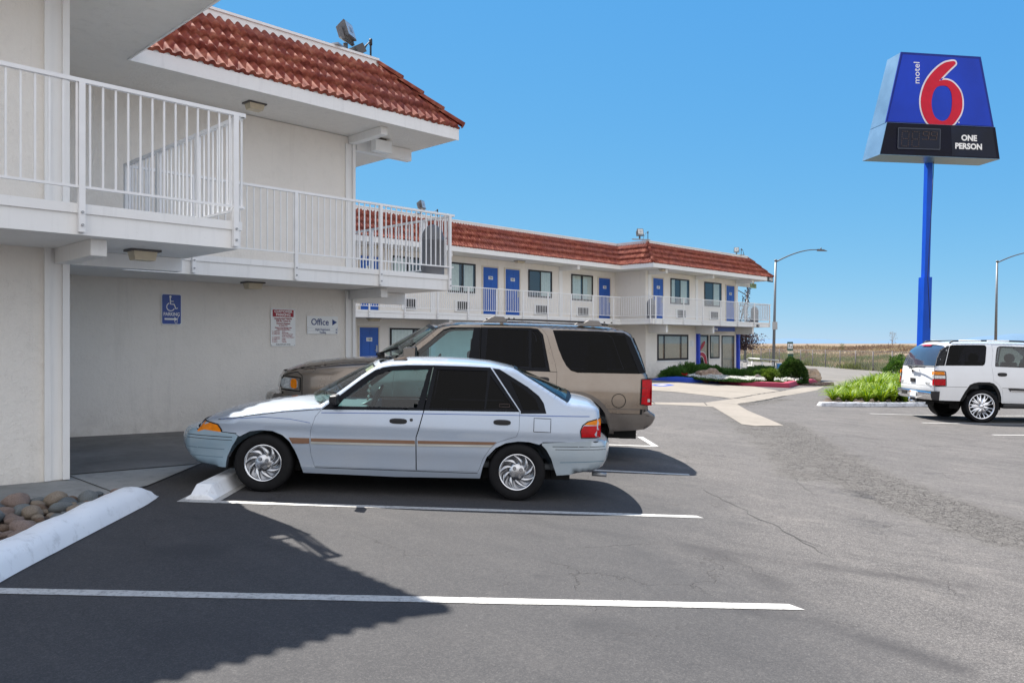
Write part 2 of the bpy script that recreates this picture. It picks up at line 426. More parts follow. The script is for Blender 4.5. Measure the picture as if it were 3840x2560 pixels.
# ---------------------------------------------------------------- mesh helpers
class MB:
    def __init__(s): s.v = []; s.f = []; s.m = []; s.mats = []; s.sm = []; s.n = {}
    def mi(s, mat):
        if mat not in s.mats: s.mats.append(mat)
        return s.mats.index(mat)
    def add(s, vs, fs, mat, smooth=False, M=None, nr=None):
        o = len(s.v)
        if nr:
            for i, q in enumerate(nr): s.n[o + i] = q
        s.v += [tuple(M @ Vector(p)) for p in vs] if M is not None else [tuple(p) for p in vs]
        k = s.mi(mat)
        for f in fs: s.f.append(tuple(i + o for i in f)); s.m.append(k); s.sm.append(smooth)
    def box(s, x0, x1, y0, y1, z0, z1, mat, M=None):
        v = [(x0, y0, z0), (x1, y0, z0), (x1, y1, z0), (x0, y1, z0), (x0, y0, z1), (x1, y0, z1), (x1, y1, z1), (x0, y1, z1)]
        s.add(v, [(0, 3, 2, 1), (4, 5, 6, 7), (0, 1, 5, 4), (1, 2, 6, 5), (2, 3, 7, 6), (3, 0, 4, 7)], mat, False, M)
    def bar(s, a, b, w, h, mat):      # box section bar from a to b
        a = Vector(a); b = Vector(b); d = b - a; L = d.length; d.normalize()
        up = Vector((0, 0, 1)) if abs(d.z) < .9 else Vector((0, 1, 0))
        x = d.cross(up).normalized(); u = x.cross(d)
        v = []
        for p in (a, b):
            for i, j in ((-1, -1), (1, -1), (1, 1), (-1, 1)): v.append(p + x * (i * w / 2) + u * (j * h / 2))
        s.add(v, [(3, 2, 1, 0), (4, 5, 6, 7), (0, 1, 5, 4), (1, 2, 6, 5), (2, 3, 7, 6), (3, 0, 4, 7)], mat)
    def prism(s, poly, z0, z1, mat):   # poly CCW in xy, any simple polygon
        n = len(poly)
        v = [(x, y, z0) for x, y in poly] + [(x, y, z1) for x, y in poly]
        fs = [(i, (i + 1) % n, n + (i + 1) % n, n + i) for i in range(n)]
        fs += [tuple(range(n, 2 * n)), tuple(range(n - 1, -1, -1))]
        s.add(v, fs, mat)
    def tube(s, pts, r, mat, n=8, smooth=True, r1=None):
        pts = [Vector(p) for p in pts]; vs = []; m = len(pts)
        for i, p in enumerate(pts):
            d = (pts[min(i + 1, m - 1)] - pts[max(i - 1, 0)]).normalized()
            up = Vector((0, 0, 1)) if abs(d.z) < .95 else Vector((1, 0, 0))
            x = d.cross(up).normalized(); y = x.cross(d)
            rr = r if r1 is None else r + (r1 - r) * i / (m - 1)
            for k in range(n):
                a = 2 * math.pi * k / n
                vs.append(p + x * (math.cos(a) * rr) + y * (math.sin(a) * rr))
        fs = [(i * n + k, i * n + (k + 1) % n, (i + 1) * n + (k + 1) % n, (i + 1) * n + k) for i in range(m - 1) for k in range(n)]
        s.add(vs, fs, mat, smooth)
        o = len(s.v) - len(vs)
        for ring, rev in ((0, True), (m - 1, False)):
            idx = [o + ring * n + k for k in range(n)]
            s.f.append(tuple(idx[::-1] if rev else idx)); s.m.append(s.mi(mat)); s.sm.append(False)
    def lathe(s, prof, mat, n=24, M=None, smooth=True):   # prof (r, h) about z
        vs = []; m = len(prof)
        for r, h in prof:
            for k in range(n):
                a = 2 * math.pi * k / n; vs.append((r * math.cos(a), r * math.sin(a), h))
        fs = [(i * n + k, i * n + (k + 1) % n, (i + 1) * n + (k + 1) % n, (i + 1) * n + k) for i in range(m - 1) for k in range(n)]
        s.add(vs, fs, mat, smooth, M)
    def mesh(s, name, bevel=0):
        me = bpy.data.meshes.new(name); me.from_pydata(s.v, [], s.f)
        for k in s.mats: me.materials.append(MATS[k])
        me.polygons.foreach_set('material_index', s.m)
        me.polygons.foreach_set('use_smooth', s.sm)
        me.update()
        if s.n:
            ln = [None] * len(me.loops); vn = [v.normal.copy() for v in me.vertices]
            for p in me.polygons:
                for li in p.loop_indices:
                    vi = me.loops[li].vertex_index
                    if vi in s.n:
                        q = Vector(s.n[vi]); ln[li] = tuple(q if q.dot(p.normal) > 0 else (q if abs(q.dot(p.normal)) < .3 else -q))
                    else: ln[li] = tuple(vn[vi]) if p.use_smooth else tuple(p.normal)
            me.normals_split_custom_set(ln)
        return me
    def obj(s, name, parent=None, loc=None, bevel=0, **tags):
        o = bpy.data.objects.new(name, s.mesh(name)); sc.collection.objects.link(o)
        if parent is not None: o.parent = parent
        if loc is not None: o.location = loc
        if bevel:
            md = o.modifiers.new("bevel", 'BEVEL'); md.width = bevel; md.segments = 2; md.limit_method = 'ANGLE'; md.angle_limit = R(50)
        for k, v in tags.items(): o[k] = v
        return o
def empty(name, loc=(0, 0, 0), rot=None, **tags):
    o = bpy.data.objects.new(name, None); sc.collection.objects.link(o); o.location = loc
    if rot is not None: o.rotation_euler = rot
    for k, v in tags.items(): o[k] = v
    return o
def copy_tree(o, parent=None):
    c = o.copy(); sc.collection.objects.link(c)
    if parent is not None: c.parent = parent
    for ch in list(o.children): copy_tree(ch, c)
    return c
def put_text(mb, s, size, mat, M, align='CENTER', bold=0., sx=1., depth=.001, spacing=1., shear=0.):
    cu = bpy.data.curves.new("t", 'FONT'); cu.body = s; cu.size = size; cu.align_x = align; cu.align_y = 'CENTER'
    cu.extrude = depth; cu.offset = bold; cu.space_character = spacing; cu.resolution_u = 3; cu.shear = shear
    o = bpy.data.objects.new("t", cu); sc.collection.objects.link(o)
    bpy.context.view_layer.update()
    me = bpy.data.meshes.new_from_object(o.evaluated_get(bpy.context.evaluated_depsgraph_get()))
    mb.add([(v.co.x * sx, v.co.y, v.co.z) for v in me.vertices], [tuple(p.vertices) for p in me.polygons], mat, False, M)
    bpy.data.objects.remove(o); bpy.data.meshes.remove(me); bpy.data.curves.remove(cu)
def face_M(o, d):      # text plane at point o: +x along horizontal d, +y up, +z out of it
    d = Vector((d[0], d[1], 0)).normalized(); z = d.cross(Vector((0, 0, 1)))
    return Matrix(((d.x, 0, z.x, o[0]), (d.y, 0, z.y, o[1]), (0, 1, z.z, o[2]), (0, 0, 0, 1)))
def flat_poly(mb, pts, th, mat, M, hole=None):    # flat polygon (optionally with a hole) in the xy plane of M, thickness th
    n = len(pts); P = [Vector(p) for p in pts]
    H = [Vector(p) for p in hole] if hole else []
    allp = P + H
    ed = [(i, (i + 1) % n) for i in range(n)] + [(n + i, n + (i + 1) % len(H)) for i in range(len(H))]
    vo, _, fo, *_r = geometry.delaunay_2d_cdt(allp, ed, [], 0, 1e-6)
    fs = []
    for f in fo:
        c = sum((vo[i] for i in f), Vector((0, 0))) / len(f)
        if inside(c, pts) and not (hole and inside(c, hole)): fs.append(f)
    k = len(vo)
    vs = [(v.x, v.y, th) for v in vo] + [(v.x, v.y, 0) for v in vo]
    fs2 = [tuple(f) for f in fs]
    cnt = {}
    for f in fs:
        for i in range(len(f)):
            a, b = f[i], f[(i + 1) % len(f)]
            if (b, a) in cnt: del cnt[(b, a)]
            else: cnt[(a, b)] = 1
    fs2 += [(a, a + k, b + k, b)[::-1] for a, b in cnt]
    mb.add(vs, fs2, mat, False, M)
def inside(p, poly):
    x, y = p[0], p[1]; c = False; n = len(poly); j = n - 1
    for i in range(n):
        xi, yi = poly[i][0], poly[i][1]; xj, yj = poly[j][0], poly[j][1]
        if (yi > y) != (yj > y) and x < (xj - xi) * (y - yi) / (yj - yi) + xi: c = not c
        j = i
    return c
def smooth_closed(pts, n=4):
    out = []; m = len(pts)
    for i in range(m):
        p0, p1, p2, p3 = (Vector(pts[(i + k) % m]) for k in (-1, 0, 1, 2))
        for j in range(n):
            t = j / n
            out.append(tuple(.5 * ((2 * p1) + (p2 - p0) * t + (2 * p0 - 5 * p1 + 4 * p2 - p3) * t * t + (3 * p1 - p0 - 3 * p2 + p3) * t ** 3)))
    return out
def sheet(name, pts, off, mat, step=.5, mb=None):     # polygon draped on the ground
    P = []; n = len(pts)
    for i in range(n):
        a = Vector(pts[i]); b = Vector(pts[(i + 1) % n]); k = max(1, int((b - a).length / step))
        for j in range(k): P.append(a.lerp(b, j / k))
    nb = len(P)
    xs = [p.x for p in P]; ys = [p.y for p in P]
    x = min(xs) + step / 2
    bd = [tuple(p) for p in P]
    while x < max(xs):
        y = min(ys) + step / 2
        while y < max(ys):
            if inside((x, y), bd): P.append(Vector((x, y)))
            y += step
        x += step
    vo, _, fo, *_r = geometry.delaunay_2d_cdt(P, [(i, (i + 1) % nb) for i in range(nb)], [], 0, 1e-5)
    fs = []
    for f in fo:
        c = sum((vo[i] for i in f), Vector((0, 0))) / len(f)
        if inside(c, bd): fs.append(tuple(f))
    own = mb is None
    if own: mb = MB()
    mb.add([(p.x, p.y, G(p.x, p.y) + off) for p in vo], fs, mat, True)
    return mb
# ---------------------------------------------------------------- ground, lot, road, field, hills
def fence_s(x, y): return .69 * x - .72 * y - 25.9
def T(x, y):
    s = fence_s(x, y)
    if s < 1: return G(x, y)
    t = max(0, min(1, (s - 1.5) / 17)); t = t * t * (3 - 2 * t)
    n = mnoise.noise((x * .13, y * .13, 0)) * .28 + mnoise.noise((x * .5, y * .5, 3)) * .12
    fade = max(0, 1 - s / 130)
    return -.5 + t * 1.30 + n * .8 * min(1, s / 6) * fade + min(.64, max(0, s - 20) / 420)
mb = MB()
vs = []; fs = []; NA = 220
rad = [0.]; r = 1.5
while r < 14000: rad.append(r); r *= 1.045 if 40 < r < 200 else 1.12
for ri, r in enumerate(rad):
    for k in range(NA):
        a = 2 * math.pi * k / NA; x, y = r * math.cos(a), r * math.sin(a)
        z = T(x, y)
        if fence_s(x, y) < 2.2: z -= .14
        vs.append((x, y, z))
for i in range(len(rad) - 1):
    for k in range(NA): fs.append((i * NA + k, (i + 1) * NA + k, (i + 1) * NA + (k + 1) % NA, i * NA + (k + 1) % NA))
mb.add(vs, fs, 'dry_earth', True)
mb.obj('ground', kind='structure', label='dry brown field rising behind the low fence to the horizon')
def axis(lo, hi, flo, fhi, fine, coarse):
    a = []; x = lo
    while x < hi:
        a.append(x); x += fine if flo <= x < fhi else coarse
    a.append(hi); return a
def segd(p, a, b):
    ax, ay = a; bx, by = b; dx, dy = bx - ax, by - ay
    t = max(0, min(1, ((p[0] - ax) * dx + (p[1] - ay) * dy) / (dx * dx + dy * dy)))
    return math.hypot(p[0] - ax - t * dx, p[1] - ay - t * dy)
Q = lambda x, y: gp(1800 + x * .70778, 1450 + y * .70778)
wear = [Q(1560, 190), Q(1700, 290), Q(1850, 400), Q(2050, 500), Q(2400, 640), Q(2880, 800)]
wear2 = [Q(1230, 90), Q(1380, 200), Q(1560, 330), Q(1720, 480)]
wear3 = [gp(2400 + 870 / 2.352, 1150 + 860 / 2.352), gp(2400 + 1100 / 2.352, 1150 + 835 / 2.352), gp(2400 + 1250 / 2.352, 1150 + 815 / 2.352)]
marks = [([Q(250, 700), Q(450, 745), Q(850, 800), Q(1200, 860), Q(1600, 920), Q(1978, 975), Q(2600, 1060)], .06, .95),
         ([Q(1400, 1180), Q(1600, 1205), Q(1800, 1250), Q(2000, 1315), Q(2500, 1480)], .065, .95),
         ([Q(1240, 890), Q(1400, 950), Q(1550, 1040), Q(1650, 1130)], .07, .7),
         ([Q(120, 760), Q(300, 790), Q(430, 800)], .04, .7), ([Q(625, 1265), Q(715, 1290)], .10, .9),
         ([Q(800, 880), Q(860, 890)], .06, .6), ([Q(1060, 845), Q(1110, 870)], .07, .7),
         ([gp(600, 2080), gp(760, 2060)], .14, .9), ([gp(1350, 2290), gp(1560, 2300)], .14, .7), ([gp(700, 2400), gp(980, 2330), gp(1300, 2280)], .16, .3)]
shade_pts = [gp(300, 2150), gp(760, 1990), gp(1200, 1950), gp(1800, 1900), gp(2300, 1850)]
xs = axis(-14, 92, .6, 11, .085, .6); ys = axis(-48, 60, .2, 9, .085, .6)
vs = []; A1 = []; A2 = []; A3 = []
for y in ys:
    for x in xs:
        vs.append((x, y, G(x, y)))
        d = min(segd((x, y), wear[i], wear[i + 1]) for i in range(len(wear) - 1)) if (x < 30 and y > -12) else 9
        d2 = min(segd((x, y), wear2[i], wear2[i + 1]) for i in range(3)) if x < 30 else 9
        d3 = min(segd((x, y), wear3[i], wear3[i + 1]) for i in range(2)) if 15 < x < 30 else 9
        A1.append(max(0, min(1, 1.6 - d / .55), .75 * min(1, 1.5 - d2 / .35), min(1, 1.6 - d3 / .4)))
        s = 0
        if -1 < x < 14 and -3 < y < 9:
            for pl, w, am in marks:
                q = min(segd((x, y), pl[i], pl[i + 1]) for i in range(len(pl) - 1))
                if q < w * 2: s = max(s, am * (1 - (q / (w * 2)) ** 2) * (.55 + .6 * mnoise.noise((x * 3, y * 3, 5))))
        A2.append(max(0, s))
        # shade beside the building, painted into the asphalt colour
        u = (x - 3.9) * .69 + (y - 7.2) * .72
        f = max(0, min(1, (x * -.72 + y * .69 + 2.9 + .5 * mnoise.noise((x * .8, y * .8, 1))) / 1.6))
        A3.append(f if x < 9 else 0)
nx = len(xs)
fs = []
for j in range(len(ys) - 1):
    for i in range(nx - 1):
        if fence_s(xs[i], ys[j]) < 1.3: fs.append((j * nx + i, j * nx + i + 1, (j + 1) * nx + i + 1, (j + 1) * nx + i))
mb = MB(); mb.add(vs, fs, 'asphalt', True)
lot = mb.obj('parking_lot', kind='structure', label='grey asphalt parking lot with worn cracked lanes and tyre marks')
for nm, arr in (('wear', A1), ('stain', A2), ('painted_shade', A3)):
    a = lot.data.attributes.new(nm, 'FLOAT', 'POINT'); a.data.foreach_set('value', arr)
# thin cracks in the asphalt
mb = MB()
def strip(mb, pts, w, off, mat, jit=0., taper=False):
    P = []
    for i in range(len(pts) - 1):
        a = Vector(pts[i]); b = Vector(pts[i + 1]); n = max(1, int((b - a).length / .12))
        for k in range(n): P.append(a.lerp(b, k / n))
    P.append(Vector(pts[-1])); vs = []
    for i, p in enumerate(P):
        d = (P[min(i + 1, len(P) - 1)] - P[max(i - 1, 0)]).normalized(); nn = Vector((-d.y, d.x))
        o = jit * mnoise.noise((p.x * 4, p.y * 4, 8)) + jit * .5 * random.uniform(-1, 1)
        ww = w * (.5 + random.random()) if jit else w
        if taper: ww *= min(1, min(i, len(P) - 1 - i) / 4)
        for sgn in (-1, 1):
            q = p + nn * (o + sgn * ww / 2); vs.append((q.x, q.y, G(q.x, q.y) + off))
    mb.add(vs, [(2 * i, 2 * i + 2, 2 * i + 3, 2 * i + 1) for i in range(len(P) - 1)], mat, True)
for pl in ([Q(1140, 520), Q(1250, 575), Q(1360, 640), Q(1500, 705), Q(1620, 765), Q(1760, 850), Q(1900, 918)],
           [Q(1550, 735), Q(1700, 805), Q(1830, 870)], [Q(1700, 450), Q(1850, 470), Q(1978, 520)], [Q(1790, 590), Q(1700, 520), Q(1640, 450)]):
    strip(mb, pl, .010, .004, 'crack_grey', .05, True)
mb.obj('pavement_crack', kind='structure', label='thin dark cracks running across the sunlit asphalt')
# painted bay lines
def line(a, b, w, label, d0=0, d1=0):
    a = Vector(a); b = Vector(b); d = (b - a).normalized(); n = Vector((-d.y, d.x)) * w / 2
    m_ = MB(); k = int((b - a).length / .06) + 1; vs = []
    for i in range(k + 1):
        p = a.lerp(b, i / k); n = Vector((-d.y, d.x)) * (w / 2) * (1 + .05 * mnoise.noise((p.x * 9, p.y * 9, 3)) + random.uniform(-.04, .04))
        off0 = d * (d0 if i == 0 else (d1 if i == k else 0))
        for q in (p - n + off0, p + n - off0): vs.append((q.x, q.y, G(q.x, q.y) + .004))
    m_.add(vs, [(2 * i, 2 * i + 2, 2 * i + 3, 2 * i + 1) for i in range(k)], 'line_paint', True)
    m_.obj('bay_line', kind='structure', label=label)
dp = lambda x, y: gp(x * 3840 / 2352, y * 3840 / 2352)
a, b = dp(0, 1357), dp(1830, 1394)
line((a[0] + (a[0] - b[0]) * .15, a[1] + (a[1] - b[1]) * .15), b, .105, 'long white bay line across the foreground asphalt', 0, .03)
a, b = dp(488, 1152), dp(1608, 1187)
line(a, b, .10, 'white bay line along the near side of the silver car', 0, .02)
a, b = dp(1385, 1081), dp(1583, 1090)
line((b[0] + (a[0] - b[0]) * 5.2, b[1] + (a[1] - b[1]) * 5.2 + .12), b, .10, 'white bay line between the silver car and the tan suv')
a, b = dp(1395, 1021), dp(1506, 1025)
line((a[0] + (a[0] - b[0]) * 3.5, a[1] + (a[1] - b[1]) * 3.5), b, .10, 'white bay line beyond the rear bumper of the tan suv')
line(dp(1506, 1025), dp(1470, 1003), .10, 'white edge line of the loading bay beyond the tan suv')
Z7 = lambda x, y: gp(2900 + x / 2.502, 1200 + y / 2.502)
for (x0, y0, x1, y1, lb) in ((905, 877, 3000, 893, 'white bay line ending beyond the white suv'), (1395, 963, 3000, 967, 'white bay line under the near wheels of the white suv'), (2055, 1076, 3000, 1078, 'white bay line nearest the camera beside the white suv')):
    line(Z7(x0, y0), Z7(x1, y1), .10, lb)
for yy in (0, 1, 2, 3):
    line(dp(1415 + yy * 6, 1006 - yy * 3), dp(1445 + yy * 6, 1006.6 - yy * 3), .05, 'short painted bar of the lettering in the loading bay')
# concrete
def shaped(name, pts, off, mat, label, step=.5):
    sheet(name, pts, off, mat, step).obj(name, kind='structure', label=label)
shaped('pavement', [(-6, 7.55), (1.76, 7.70), (2.68, 7.86), (3.09, 8.06), (4.05, 9.04), (6.6, 11.6), (9.6, 14.6), (9.6, 21), (-6, 21)], .012, 'walk_concrete', 'pale concrete walk in front of the near wall')
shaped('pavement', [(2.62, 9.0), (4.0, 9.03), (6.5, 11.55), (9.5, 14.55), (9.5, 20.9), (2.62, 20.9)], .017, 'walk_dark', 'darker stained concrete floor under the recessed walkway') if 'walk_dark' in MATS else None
mb = MB(); strip(mb, [(2.66, 8.98), (2.72, 7.88)], .012, .016, 'dark_under'); strip(mb, [(-2, 9.0), (4.02, 9.02)], .012, .019, 'dark_under')
mb.obj('pavement_joint', kind='structure', label='thin dark joints in the concrete walk')
Z8 = lambda x, y: gp(2350 + x * 600 / 2352, 1330 + y * 300 / 1176)
gut = [Z8(300, 690), Z8(1140, 705), Z8(1540, 650), Z8(1940, 580), Z8(2352, 520), Z8(2600, 480), Z8(2900, 470), Z8(2800, 520), Z8(2352, 600), Z8(2000, 672), Z8(1640, 738), Z8(1780, 820), Z8(2050, 930), Z8(2310, 1042), Z8(1900, 1050), Z8(1690, 1020), Z8(1480, 890), Z8(1270, 765), Z8(300, 722)]
gut = [gp(2100, 1330 + 712 / 3.92)] + [gp(2100, 1330 + 690 / 3.92)] + gut[1:]
shaped('drainage_gutter', gut, .006, 'concrete', 'pale concrete drainage gutter branching across the lot')
mb = MB(); strip(mb, [Z8(1590, 648), Z8(1940, 580), Z8(2352, 520)], .05, .011, 'dark_under', .05, True); strip(mb, [Z8(1600, 735), Z8(2000, 672), Z8(2352, 600)], .07, .011, 'dark_under', .05, True)
strip(mb, [Z8(1690, 1022), Z8(1900, 1052), Z8(2310, 1044)], .03, .011, 'dark_under', .03, True); strip(mb, [Z8(1140, 705), Z8(1180, 745)], .03, .011, 'dark_under'); strip(mb, [Z8(370, 690), Z8(415, 722)], .03, .011, 'dark_under')
strip(mb, [Z8(1300, 610), Z8(1540, 650)], .04, .011, 'dark_under', .05, True)
mb.obj('gutter_crack', kind='structure', label='dark broken edges along the concrete gutter')
slab = [gp(2100, 1330 + 515 / 3.92), Z8(310, 522), Z8(700, 545), Z8(1230, 605), Z8(1540, 645), Z8(1940, 578), Z8(2250, 530), Z8(1900, 470), Z8(1370, 420), Z8(900, 408), Z8(640, 385), Z8(380, 365), gp(2250, 1425)]
shaped('concrete_apron', slab, .008, 'concrete', 'pale concrete apron in front of the office')
road = [(36.8, 14.75), (39.3, 16.4), (43, 18.5), (52, 26), (66, 40), (84, 44.3), (66, 26.8), (57.5, 18.8), (50, 10), (44, 13.5)]
shaped('road', road, .008, 'road_surface', 'pale street running past the low fence', 1.5)
# blue painted access symbol on the apron
mb = sheet('x', [Z8(360, 445), Z8(480, 432), Z8(640, 437), Z8(705, 452), Z8(560, 464), Z8(420, 460)], .014, 'kerb_blue', .5)
mb2 = sheet('x', [Z8(420, 447), Z8(520, 440), Z8(610, 447), Z8(520, 455)], .018, 'line_paint', .4, mb)
mb.obj('painted_symbol', kind='structure', label='worn blue and white access symbol painted on the apron')
for (a0, a1) in (((460, 405), (500, 388)), ((715, 408), (755, 402)), ((975, 417), (1020, 414))):
    line(Z8(*a0), Z8(*a1), .25, 'faded short white bay mark beside the blue kerb')
# distant hills (solid ridges)
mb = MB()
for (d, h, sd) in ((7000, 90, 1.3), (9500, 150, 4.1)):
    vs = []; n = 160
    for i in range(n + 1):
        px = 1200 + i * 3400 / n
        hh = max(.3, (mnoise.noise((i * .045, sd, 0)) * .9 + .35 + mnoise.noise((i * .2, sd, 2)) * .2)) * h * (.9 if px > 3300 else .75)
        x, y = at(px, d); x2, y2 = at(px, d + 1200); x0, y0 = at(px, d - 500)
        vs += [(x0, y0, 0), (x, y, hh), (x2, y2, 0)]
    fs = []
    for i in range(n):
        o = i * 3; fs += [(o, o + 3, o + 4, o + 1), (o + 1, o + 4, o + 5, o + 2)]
    mb.add(vs, fs, 'hill_haze_tint', True)
mb.obj('hills', kind='structure', label='low hills with painted blue haze on the horizon')
# ---------------------------------------------------------------- motel buildings
def tiles(mb, p0, p1, inw, L, z0, z1, inset, c0, c1, amp=.021, pitch=.15, per=8):
    # sloped field of barrel tiles above the eave p0-p1; c0/c1 = +1 hip, -1 valley, 0 square end
    p0 = Vector(p0); p1 = Vector(p1); d = (p1 - p0).normalized(); inw = Vector(inw)
    rows = 4; sub = 3; fr = []
    for r in range(rows):
        for k in range(sub + 1): fr.append((r, k / sub))
    rise = z1 - z0; nrm = Vector((-inw.x * rise, -inw.y * rise, inset)).normalized() if True else None
    nrm = (Vector((0, 0, inset)) - Vector((inw.x, inw.y, 0)) * rise * 1.0); nrm.normalize()
    t0, t1 = -max(0, -c0) * inset, L + max(0, -c1) * inset
    n = int((t1 - t0) / pitch * per)
    rnd = random.Random(3)
    jit = {}
    vs = []
    for (r, k) in fr:
        f = (r + k) / rows
        lo, hi = c0 * f * inset, L - c1 * f * inset
        for i in range(n + 1):
            t = t0 + (t1 - t0) * i / n
            tc = min(max(t, lo), hi)
            w = t / pitch + .5 * (0)
            col = int(math.floor(w))
            if (r, col) not in jit: jit[(r, col)] = (rnd.uniform(-.008, .010), rnd.uniform(-.02, .02))
            j = jit[(r, col)]
            ph = w - math.floor(w)
            h = amp * 2 * max(0, math.sin(math.pi * min(1, ph / .72))) ** .8 if ph < .72 else -.004
            h += .052 * (1 - k) + j[0] * (1 - k)
            ff = f - (.05 + j[1] * .4) / rows * (1 - k) * (1 if k < .01 else 0)
            p = p0 + d * tc + inw * (ff * inset)
            q = Vector((p.x, p.y, z0 + ff * rise)) + nrm * h
            vs.append(tuple(q))
    fs = []; m = n + 1
    for a in range(len(fr) - 1):
        for i in range(n): fs.append((a * m + i, a * m + i + 1, (a + 1) * m + i + 1, (a + 1) * m + i))
    mb.add(vs, fs, 'roof_tile', True)
    # front lip under the first row
    vs2 = []
    for i in range(n + 1):
        q = Vector(vs[i]); vs2 += [tuple(q), tuple(q - nrm * .055 + Vector((0, 0, -.01)))]
    mb.add(vs2, [(2 * i, 2 * i + 1, 2 * i + 3, 2 * i + 2) for i in range(n)], 'roof_tile')
def hip_caps(mb, a, b, r=.085, n=4):
    a = Vector(a); b = Vector(b); d = (b - a) / n; dn = d.normalized()
    x = dn.cross(Vector((0, 0, 1))).normalized(); u = x.cross(dn)
    for i in range(n):
        s = a + d * i - dn * .03; e = a + d * (i + 1) + dn * .02; vs = []
        for p, rr, up in ((s, r * 1.12, .045), (e, r * .9, .012)):
            for k in range(9):
                t = math.pi * k / 8; vs.append(p + x * (rr * math.cos(t)) + u * (rr * math.sin(t) * .9 + up))
        vs += [s + u * 0, ]
        mb.add(vs, [(k, k + 1, 10 + k, 9 + k) for k in range(8)] + [(8 - k, 7 - k, 18) for k in range(8)], 'roof_tile', True)
def railing(parent, p0, p1, z, posts, fascia=True, end0=0., end1=.07, stand=0.):
    p0 = Vector(p0); p1 = Vector(p1); L = (p1 - p0).length; d = (p1 - p0).normalized()
    mb = MB(); P = lambda t, zz: (p0.x + d.x * t, p0.y + d.y * t, zz)
    mb.bar(P(-end0, z + 1.055), P(L + end1, z + 1.055), .045, .035, 'rail_paint')
    mb.bar(P(0, z + .14), P(L + end1 * .8, z + .14), .028, .022, 'rail_paint')
    t = .05
    while t < L - .02:
        if not any(abs(t - q) < .035 for q in posts): mb.bar(P(t, z + .14), P(t, z + 1.045), .016, .016, 'rail_paint')
        t += .106
    ro = mb.obj('railing', parent)
    n = Vector((d.y, -d.x))
    for q in posts:
        m_ = MB(); x, y, _ = P(q, 0)
        m_.bar((x, y, z - (.25 if fascia else 0)), (x, y, z + 1.04), .05, .05, 'rail_paint')
        if fascia:
            for zz in (.08, .19):
                c = Vector((x + n.x * .027, y + n.y * .027, z - zz)); m_.tube([c, c + Vector((n.x * .012, n.y * .012, 0))], .012, 'galv', 8)
        m_.obj('railing_post', ro)
def beam(parent, x0, x1, y0, y1, z0, z1):
    m_ = MB(); m_.box(x0, x1, y0, y1, z0, z1, 'white_trim'); return m_.obj('beam', parent, bevel=.006)
def band(mb, pts, z0, z1, th, mat, closed=False):      # outward-proud strip following an open polyline (outside is to the right of travel)
    n = len(pts)
    P = [Vector(p) for p in pts]; off = []
    for i in range(n):
        dirs = []
        if i > 0: dirs.append((P[i] - P[i - 1]).normalized())
        if i < n - 1: dirs.append((P[i + 1] - P[i]).normalized())
        ns = [Vector((dd_.y, -dd_.x)) for dd_ in dirs]
        q = sum(ns, Vector((0, 0)))
        if len(ns) == 2: q = q / (1 + ns[0].dot(ns[1]))
        off.append(P[i] + q * th)
    for i in range(n - 1):
        a, b, c, e = P[i], P[i + 1], off[i + 1], off[i]
        v = [(*a, z0), (*b, z0), (*c, z0), (*e, z0), (*a, z1), (*b, z1), (*c, z1), (*e, z1)]
        fs_ = [(0, 1, 2, 3), (7, 6, 5, 4), (3, 2, 6, 7), (1, 0, 4, 5)]
        if i == 0: fs_.append((0, 3, 7, 4))
        if i == n - 2: fs_.append((2, 1, 5, 6))
        mb.add(v, fs_, mat)
def motel(label, wall, deck, eave, depthY, tilesegs, par, hips):
    root = empty('motel_building', (0, 0, 0), label=label, category='motel')
    far = depthY
    def close(pl): return pl + [(pl[-1][0], far), (pl[0][0], far)]
    mb = MB(); mb.prism(close(wall), -.75, 5.17, 'stucco'); mb.obj('wall', root)
    mb = MB(); mb.prism(close(deck), 2.46, 2.73, 'white_trim'); band(mb, deck, 2.645, 2.728, .018, 'white_trim')
    mb.obj('walkway', root)
    mb = MB(); mb.prism(close(eave), 5.18, 5.36, 'soffit_stucco'); ro = mb.obj('roof', root)
    mb = MB(); band(mb, eave, 5.165, 5.40, .022, 'white_trim'); mb.obj('fascia', ro)
    mb = MB()
    for (p0, p1, inw, c0, c1) in tilesegs:
        L = (Vector(p1) - Vector(p0)).length
        tiles(mb, p0, p1, inw, L, 5.375, 6.49, 1.02, c0, c1)
    for a, b in hips: hip_caps(mb, a, b)
    mb.obj('tile_slope', ro)
    mb = MB(); mb.prism(close(par), 5.36, 6.50, 'soffit_stucco'); band(mb, par, 6.44, 6.58, .03, 'white_trim'); band(mb, [(x, y) for x, y in par], 6.58, 6.62, .055, 'white_trim')
    mb.prism(close(par), 6.502, 6.58, 'white_trim')
    mb.obj('parapet', ro)
    return root
I = 1.02
near = motel('near two storey white stucco motel block with overhanging walkway and red tile eaves',
    [(-7, 8.76), (2.575, 8.76), (2.575, 11.92), (8.14, 11.92)], [(-7, 7.49), (3.77, 7.49), (3.77, 10.66), (9.33, 10.66)],
    [(-7, 7.35), (3.86, 7.35), (3.86, 10.71), (9.55, 10.71)], 24,
    [((-7, 7.35), (3.86, 7.35), (0, 1), 0, 1), ((3.86, 7.35), (3.86, 10.71), (-1, 0), 1, -1), ((3.86, 10.71), (9.55, 10.71), (0, 1), -1, 1), ((9.55, 10.71), (9.55, 24), (-1, 0), 1, 0)],
    [(-7, 7.35 + I), (3.86 - I, 7.35 + I), (3.86 - I, 10.71 + I), (9.55 - I, 10.71 + I)],
    [((3.86, 7.35, 5.40), (3.86 - I, 7.35 + I, 6.50)), ((9.57, 10.69, 5.40), (9.55 - I, 10.71 + I, 6.52))])
